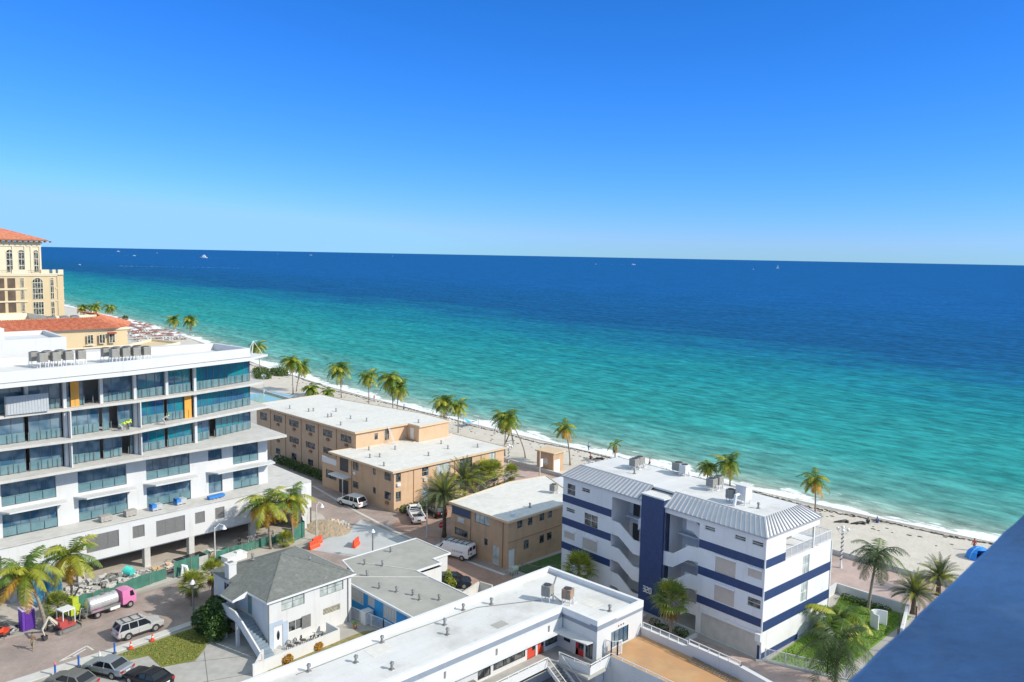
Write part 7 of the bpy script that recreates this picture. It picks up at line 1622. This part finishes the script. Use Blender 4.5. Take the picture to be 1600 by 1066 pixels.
BRNC=M('brown_cloth',(.24,.17,.11),.9,.3,6); HV=M('high_visibility_yellow',(.62,.85,.04),.6,.05,2); JN=M('pale_work_trousers',(.45,.45,.44),.9,.1,3); DJ=M('dark_trousers',(.05,.06,.09),.9,.1,3); REDC=M('red_cloth',(.5,.05,.05),.8); BLC=M('blue_cloth',(.05,.12,.35),.8); WHC=M('white_cloth',(.7,.7,.7),.8)
for _n in ('body',): pass
person('person in mottled brown clothes walking down the street towards the bottom left',19.35,85.9,.014,R(150),'walk',(BRNC,M('camo_trousers',(.30,.26,.18),.9,.4,8)))
person('bending worker in yellow vest and pale trousers, left of two on the balcony',33.3,101.4,17.05,R(-120),'bend',(HV,JN),HV)
person('bending worker in yellow vest and dark trousers, right of two on the balcony',34.05,101.7,17.05,R(-60),'bend',(HV,DJ),HV)
person('worker bending alone with a yellow helmet further right on the same balcony floor',38.5,101.9,17.05,R(-100),'bend',(JN,JN),HV)
person('worker in dark clothes standing in the ground-floor opening by the trestle',46.3,98.2,.02,R(200),'walk',(DJ,DJ))
person('person sitting on the sand below the lone yellow-green palm',121.0,47.2,.02,R(-70),'sit',(DJ,DJ)); person('second person sitting on the sand beside dark bags near the waterline',122.4,46.4,.02,R(-60),'sit',(BLC,DJ))
person('person standing at the waterline left of the small tan hut',123.8,104.5,-.1,R(90),'walk',(WHC,BLC)); person('person in red walking on the wet sand behind the two beach palms',121.8,126.5,0,R(10),'walk',(REDC,DJ))
person('person sitting under the leaning palm on the beach',118.5,99.5,.02,R(-80),'sit',(REDC,DJ)); person('person in orange beside the blue beach tent',120.4,32.6,.02,R(-90),'walk',(ORP,SKIN)); person('person standing in white near the driftwood behind the three-storey wing',117.5,141,.02,R(30),'walk',(WHC,WHC))
for x,y,lb in ((119.8,48.0,'dark bags lying on the sand beside the sitting people'),(118.6,50.0,'long dark driftwood lying on the sand right of the lone palm'),(119.6,98.2,'dark bundle on the sand behind the tan hut')):
    mb=MB(); mb.tube([(x-1.1,y+.8,.1),(x-.3,y+.1,.22),(x+.5,y-.3,.2),(x+1.0,y-.5,.12)],[.1,.2,.24,.08],7); mb.sph((x+.3,y-.6,.15),.25,8,5); tag(mb.build('beach_bag' if 'bags' in lb else 'driftwood' if 'wood' in lb else 'bundle',TRIMK,loc=(x,y,0)),lb,'bag' if 'bag' in lb else 'driftwood' if 'wood' in lb else 'bundle')
for x,y,z,rz,po,cl,lb in ((119.0,160.5,.02,40,'walk',(BLC,DJ),'person in blue strolling past the double palm clump'),(120.8,176,.02,200,'walk',(REDC,JN),'person in a red top walking near the slim straight palm'),(117.4,149,.02,-60,'sit',(WHC,BLC),'person in white sitting on the sand seaward of the double clump'),
  (122.6,88.5,.0,20,'walk',(ORP,DJ),'person in orange walking by the half-dead brown palm'),(114.5,62.0,.02,-80,'sit',(BLC,JN),'person in blue sitting alone behind the striped roof'),(118.6,40.0,.02,100,'walk',(DJ,BRNC),'person in dark clothes walking on the open sand above the tall coconut palm')):
    if y<60: continue
    person(lb,x,y,z,R(rz),po,cl)
# lifeguard-style lean-to on beach behind palms
t=thing('beach_hut_frame','dark tripod of leaning poles on the sand beside the upright beach palm','frame',(114.2,117.5,0),0); mb=MB()
for a in ((112.6,117.6,0),(115.6,117.8,0),(114.2,119.2,0),(113.8,116.2,0)): mb.bar(a,(114.3,117.5,3.2),.1)
mb.bar((113.2,117.5,1.0),(115.2,117.6,1.0),.08); mb.build('poles',METALD,t)
# garden furniture in front of the house
def bicycle(label,x,y,z,rz,group='bicycles leaning on the patio'):
    t=thing('bicycle',label,'bicycle',(x,y,z),R(rz),group); X=mw(t)
    for cx in (-.52,.52):
        w_=MB(); w_.X=X; pts=[(cx+.33*math.cos(a),0,.34+.33*math.sin(a)) for a in [k*math.pi/8 for k in range(17)]]
        for a,b in zip(pts,pts[1:]): w_.bar(a,b,.04)
        for k in range(0,16,2): w_.bar((cx,0,.34),pts[k],.01)
        w_.build('wheel',TYRE,t)
    f=MB(); f.X=X
    for a,b in (((-.52,0,.34),(-.15,0,.75)),((-.52,0,.34),(-.05,0,.32)),((-.15,0,.75),(-.05,0,.32)),((-.05,0,.32),(.35,0,.78)),((-.15,0,.75),(.35,0,.8)),((.35,0,.9),(.52,0,.34))): f.bar(a,b,.045)
    f.bar((.35,-.25,.98),(.35,.25,.98),.03); f.bar((.35,0,.8),(.35,0,.98),.03); f.build('bicycle_frame',METALD,t); s=MB(); s.X=X; s.box(-.28,-.04,-.06,.06,.78,.84); s.build('saddle',TYRE,t)
bicycle('dark bicycle leaning at the right end of the patio wall',40.6,68.6,.12,15); bicycle('dark bicycle in front of the house window, left of the other',39.9,68.9,.12,20)
for i,(x,y,lb) in enumerate([(37.6,69.2,'round-backed dark garden chair nearest the white door'),(38.4,69.2,'round-backed dark garden chair in the middle of three'),(39.2,69.35,'round-backed dark garden chair nearest the bicycles')]):
    t=thing('garden_chair',lb,'chair',(x,y,.12),R(20*i),'round-backed chairs on the patio'); X=mw(t); s=MB(); s.X=X; s.cyl((0,0,.42),(0,0,.47),.27,n=12); s.build('seat',METALD,t); s=MB(); s.X=X
    for k in range(9): a=k*math.pi/8; s.bar((.27*math.cos(a),.22,.5),(.3*math.cos(a),.26,.55+.35*math.sin(a)),.03)
    for k in range(8): a,b=k*math.pi/8,(k+1)*math.pi/8; s.bar((.3*math.cos(a),.26,.55+.35*math.sin(a)),(.3*math.cos(b),.26,.55+.35*math.sin(b)),.04)
    s.build('backrest',METALD,t)
    for a in (-.2,.2):
        for b in (-.2,.2): s=MB(); s.X=X; s.bar((a,b,0),(a,b,.43),.035); s.build('leg',METALD,t)
for x,y,lb,c in ((33.9,67.9,'terracotta flower pot at the foot of the outside staircase',CRO[0]),(45.0,69.0,'dark tub plant pot at the end of the house wall',LEAFG)):
    t=thing('plant_pot',lb,'plant pot',(x,y,.02),0); mb=MB(); mb.cyl((x,y,.02),(x,y,.45),.16,.22,12); mb.build('pot',TRIMBR,t); mb=MB(); rnd=random.Random(2)
    for k in range(60): a=Vector((rnd.gauss(0,.14),rnd.gauss(0,.14),rnd.uniform(.4,.75))); mb.add([(x+a.x,y+a.y,a.z),(x+a.x+.08,y+a.y+.03,a.z+.06),(x+a.x-.03,y+a.y+.08,a.z+.05)],[(0,1,2)])
    mb.build('plant_leaves',c,t)
t=thing('box_cabinet','white metal cabinet standing inside the fenced side yard','cabinet',(47.0,69.6,0),0); mb=MB(); mb.box(46.2,47.2,68.9,69.8,0,1.3); mb.box(46.15,47.25,68.85,69.85,1.3,1.36); mb.build('cabinet_body',METALW,t)
t=thing('covered_barbecue','small green-topped barrel barbecue outside the brown building doors','barbecue',(67.4,68.3,0),0); mb=MB(); mb.cyl((67,68.3,.75),(67.9,68.3,.75),.35,n=12); mb.build('barrel',M('pale_green_lid',(.45,.50,.40),.5),t); mb=MB()
for a in (67.05,67.85):
    for b in (68.1,68.5): mb.bar((a,b,0),(a,b,.6),.05)
mb.build('legs',METALD,t)
# ================= boats =================
BW=M('boat_white',(.80,.80,.80),.4,.03,1)
def motorboat(label,x,y,L_,rz,group='motor boats far out at sea',tall=1.0):
    t=thing('motor_boat',label,'boat',(x,y,-.25),rz,group); X=mw(t); h=MB(); h.X=X; w_=L_*.16
    loft(h,[(-L_/2,[(w_*.9,0),(w_,L_*.09)]),(0,[(w_*.9,0),(w_,L_*.10)]),(L_*.3,[(w_*.5,0),(w_*.75,L_*.12)]),(L_*.5,[(.02,L_*.05),(.05,L_*.14)])]); h.build('hull',BW,t)
    c=MB(); c.X=X; c.box(-L_*.3,L_*.15,-w_*.7,w_*.7,L_*.1,L_*.19*tall); c.box(-L_*.2,L_*.05,-w_*.6,w_*.6,L_*.19*tall,L_*.26*tall); c.bar((-L_*.1,0,L_*.26*tall),(-L_*.12,0,L_*.36*tall),L_*.015); c.build('cabin',BW,t)
    g=MB(); g.X=X; g.box(-L_*.29,L_*.155,-w_*.72,w_*.72,L_*.13,L_*.155); g.build('cabin_window',CGL,t)
def wake(label,x0,y0,x1,y1,wd,seed=0):
    rnd=random.Random(seed); mb=MB(); a=Vector((x0,y0,-.2)); b=Vector((x1,y1,-.2)); n_=26; nn=Vector((-(b-a).y,(b-a).x,0)).normalized()
    for k in range(n_):
        u=(k+.5)/n_; c=a.lerp(b,u); hw=wd*rnd.uniform(.3,1)*(1-.5*u); dl=(b-a)/n_*rnd.uniform(.3,.62)*(1-.3*u); c=c+nn*rnd.uniform(-.3,.3)*wd; mb.add([c-dl,c+nn*hw,c+dl,c-nn*hw],[(0,1,2,3)])
    tag(mb.build('wake',BW),label,'wake',kind='stuff')
# direction to the left in the picture = (-.70,.72)
for i,(x,y,L_,lb,w_) in enumerate([(1638,3801,34,'large white motor yacht with a tall cabin, the biggest boat on the sea',(120,8)),(1514,4350,24,'speeding motor boat with a long white wake left of the big yacht',(-330,9)),(567,1968,9,'small motor boat nearest the shore at the left, close to the cream tower',(0,0)),
        (3000,9100,52,'white boat on the horizon at the far left beside the cream tower roof',(90,10)),(4534,7790,38,'motor boat with a short wake between the big yacht and the picture centre',(-150,9)),(2800,7480,17,'tiny white boat on the horizon just left of the big yacht',(0,0)),
        (3596,2754,30,'motor boat with a long flat wake right of the picture centre',(-230,9)),(3410,2868,14,'tiny sailing dinghy-like boat just left of the boat with the flat wake',(0,0)),(3106,1751,12,'tiny motor boat left of the sailing boat',(0,0)),(5000,9400,20,'tiny white speck of a boat on the horizon right of the big yacht',(0,0)),(6400,8900,22,'white speck of a boat on the horizon near the picture centre',(0,0))]):
    motorboat(lb,x,y,L_*(1 if i==0 else .72),R(-45) if w_[0]<0 else R(135),tall=1.5 if i==0 else 1)
    if w_[0]: d=Vector((.70,-.72)); s=w_[0]; wake('white wake trailing '+['behind the big yacht','behind the boat left of the big yacht','','beside the far left boat','behind the boat left of the centre','','behind the boat right of the centre'][i],x+d.x*(15 if s>0 else -15),y+d.y*(15 if s>0 else -15),x+d.x*s,y+d.y*s,w_[1],i)
wake('thin old wake on the blue water near the cream tower',620,1880,840,1700,5,20)
t=thing('sailing_boat','sailing boat with one tall white sail at the right of the horizon','sailing boat',(3606,1905,-.25),R(120)); X=mw(t); mb=MB(); mb.X=X; loft(mb,[(-7,[(1.6,0),(2,1.4)]),(0,[(1.8,0),(2.2,1.5)]),(7,[(.05,.5),(.1,1.8)])]); mb.build('hull',BW,t)
mb=MB(); mb.X=X; mb.bar((.5,0,1.4),(.5,0,21),.2); mb.build('mast',METALW,t); mb=MB(); mb.X=X; mb.add([(.3,0,2.5),(-6,.6,2.6),(.3,0,20.5),(.7,0,2.5),(6.5,.3,2.2),(.7,0,18)],[(0,1,2),(3,4,5)]); mb.build('sail',BW,t)
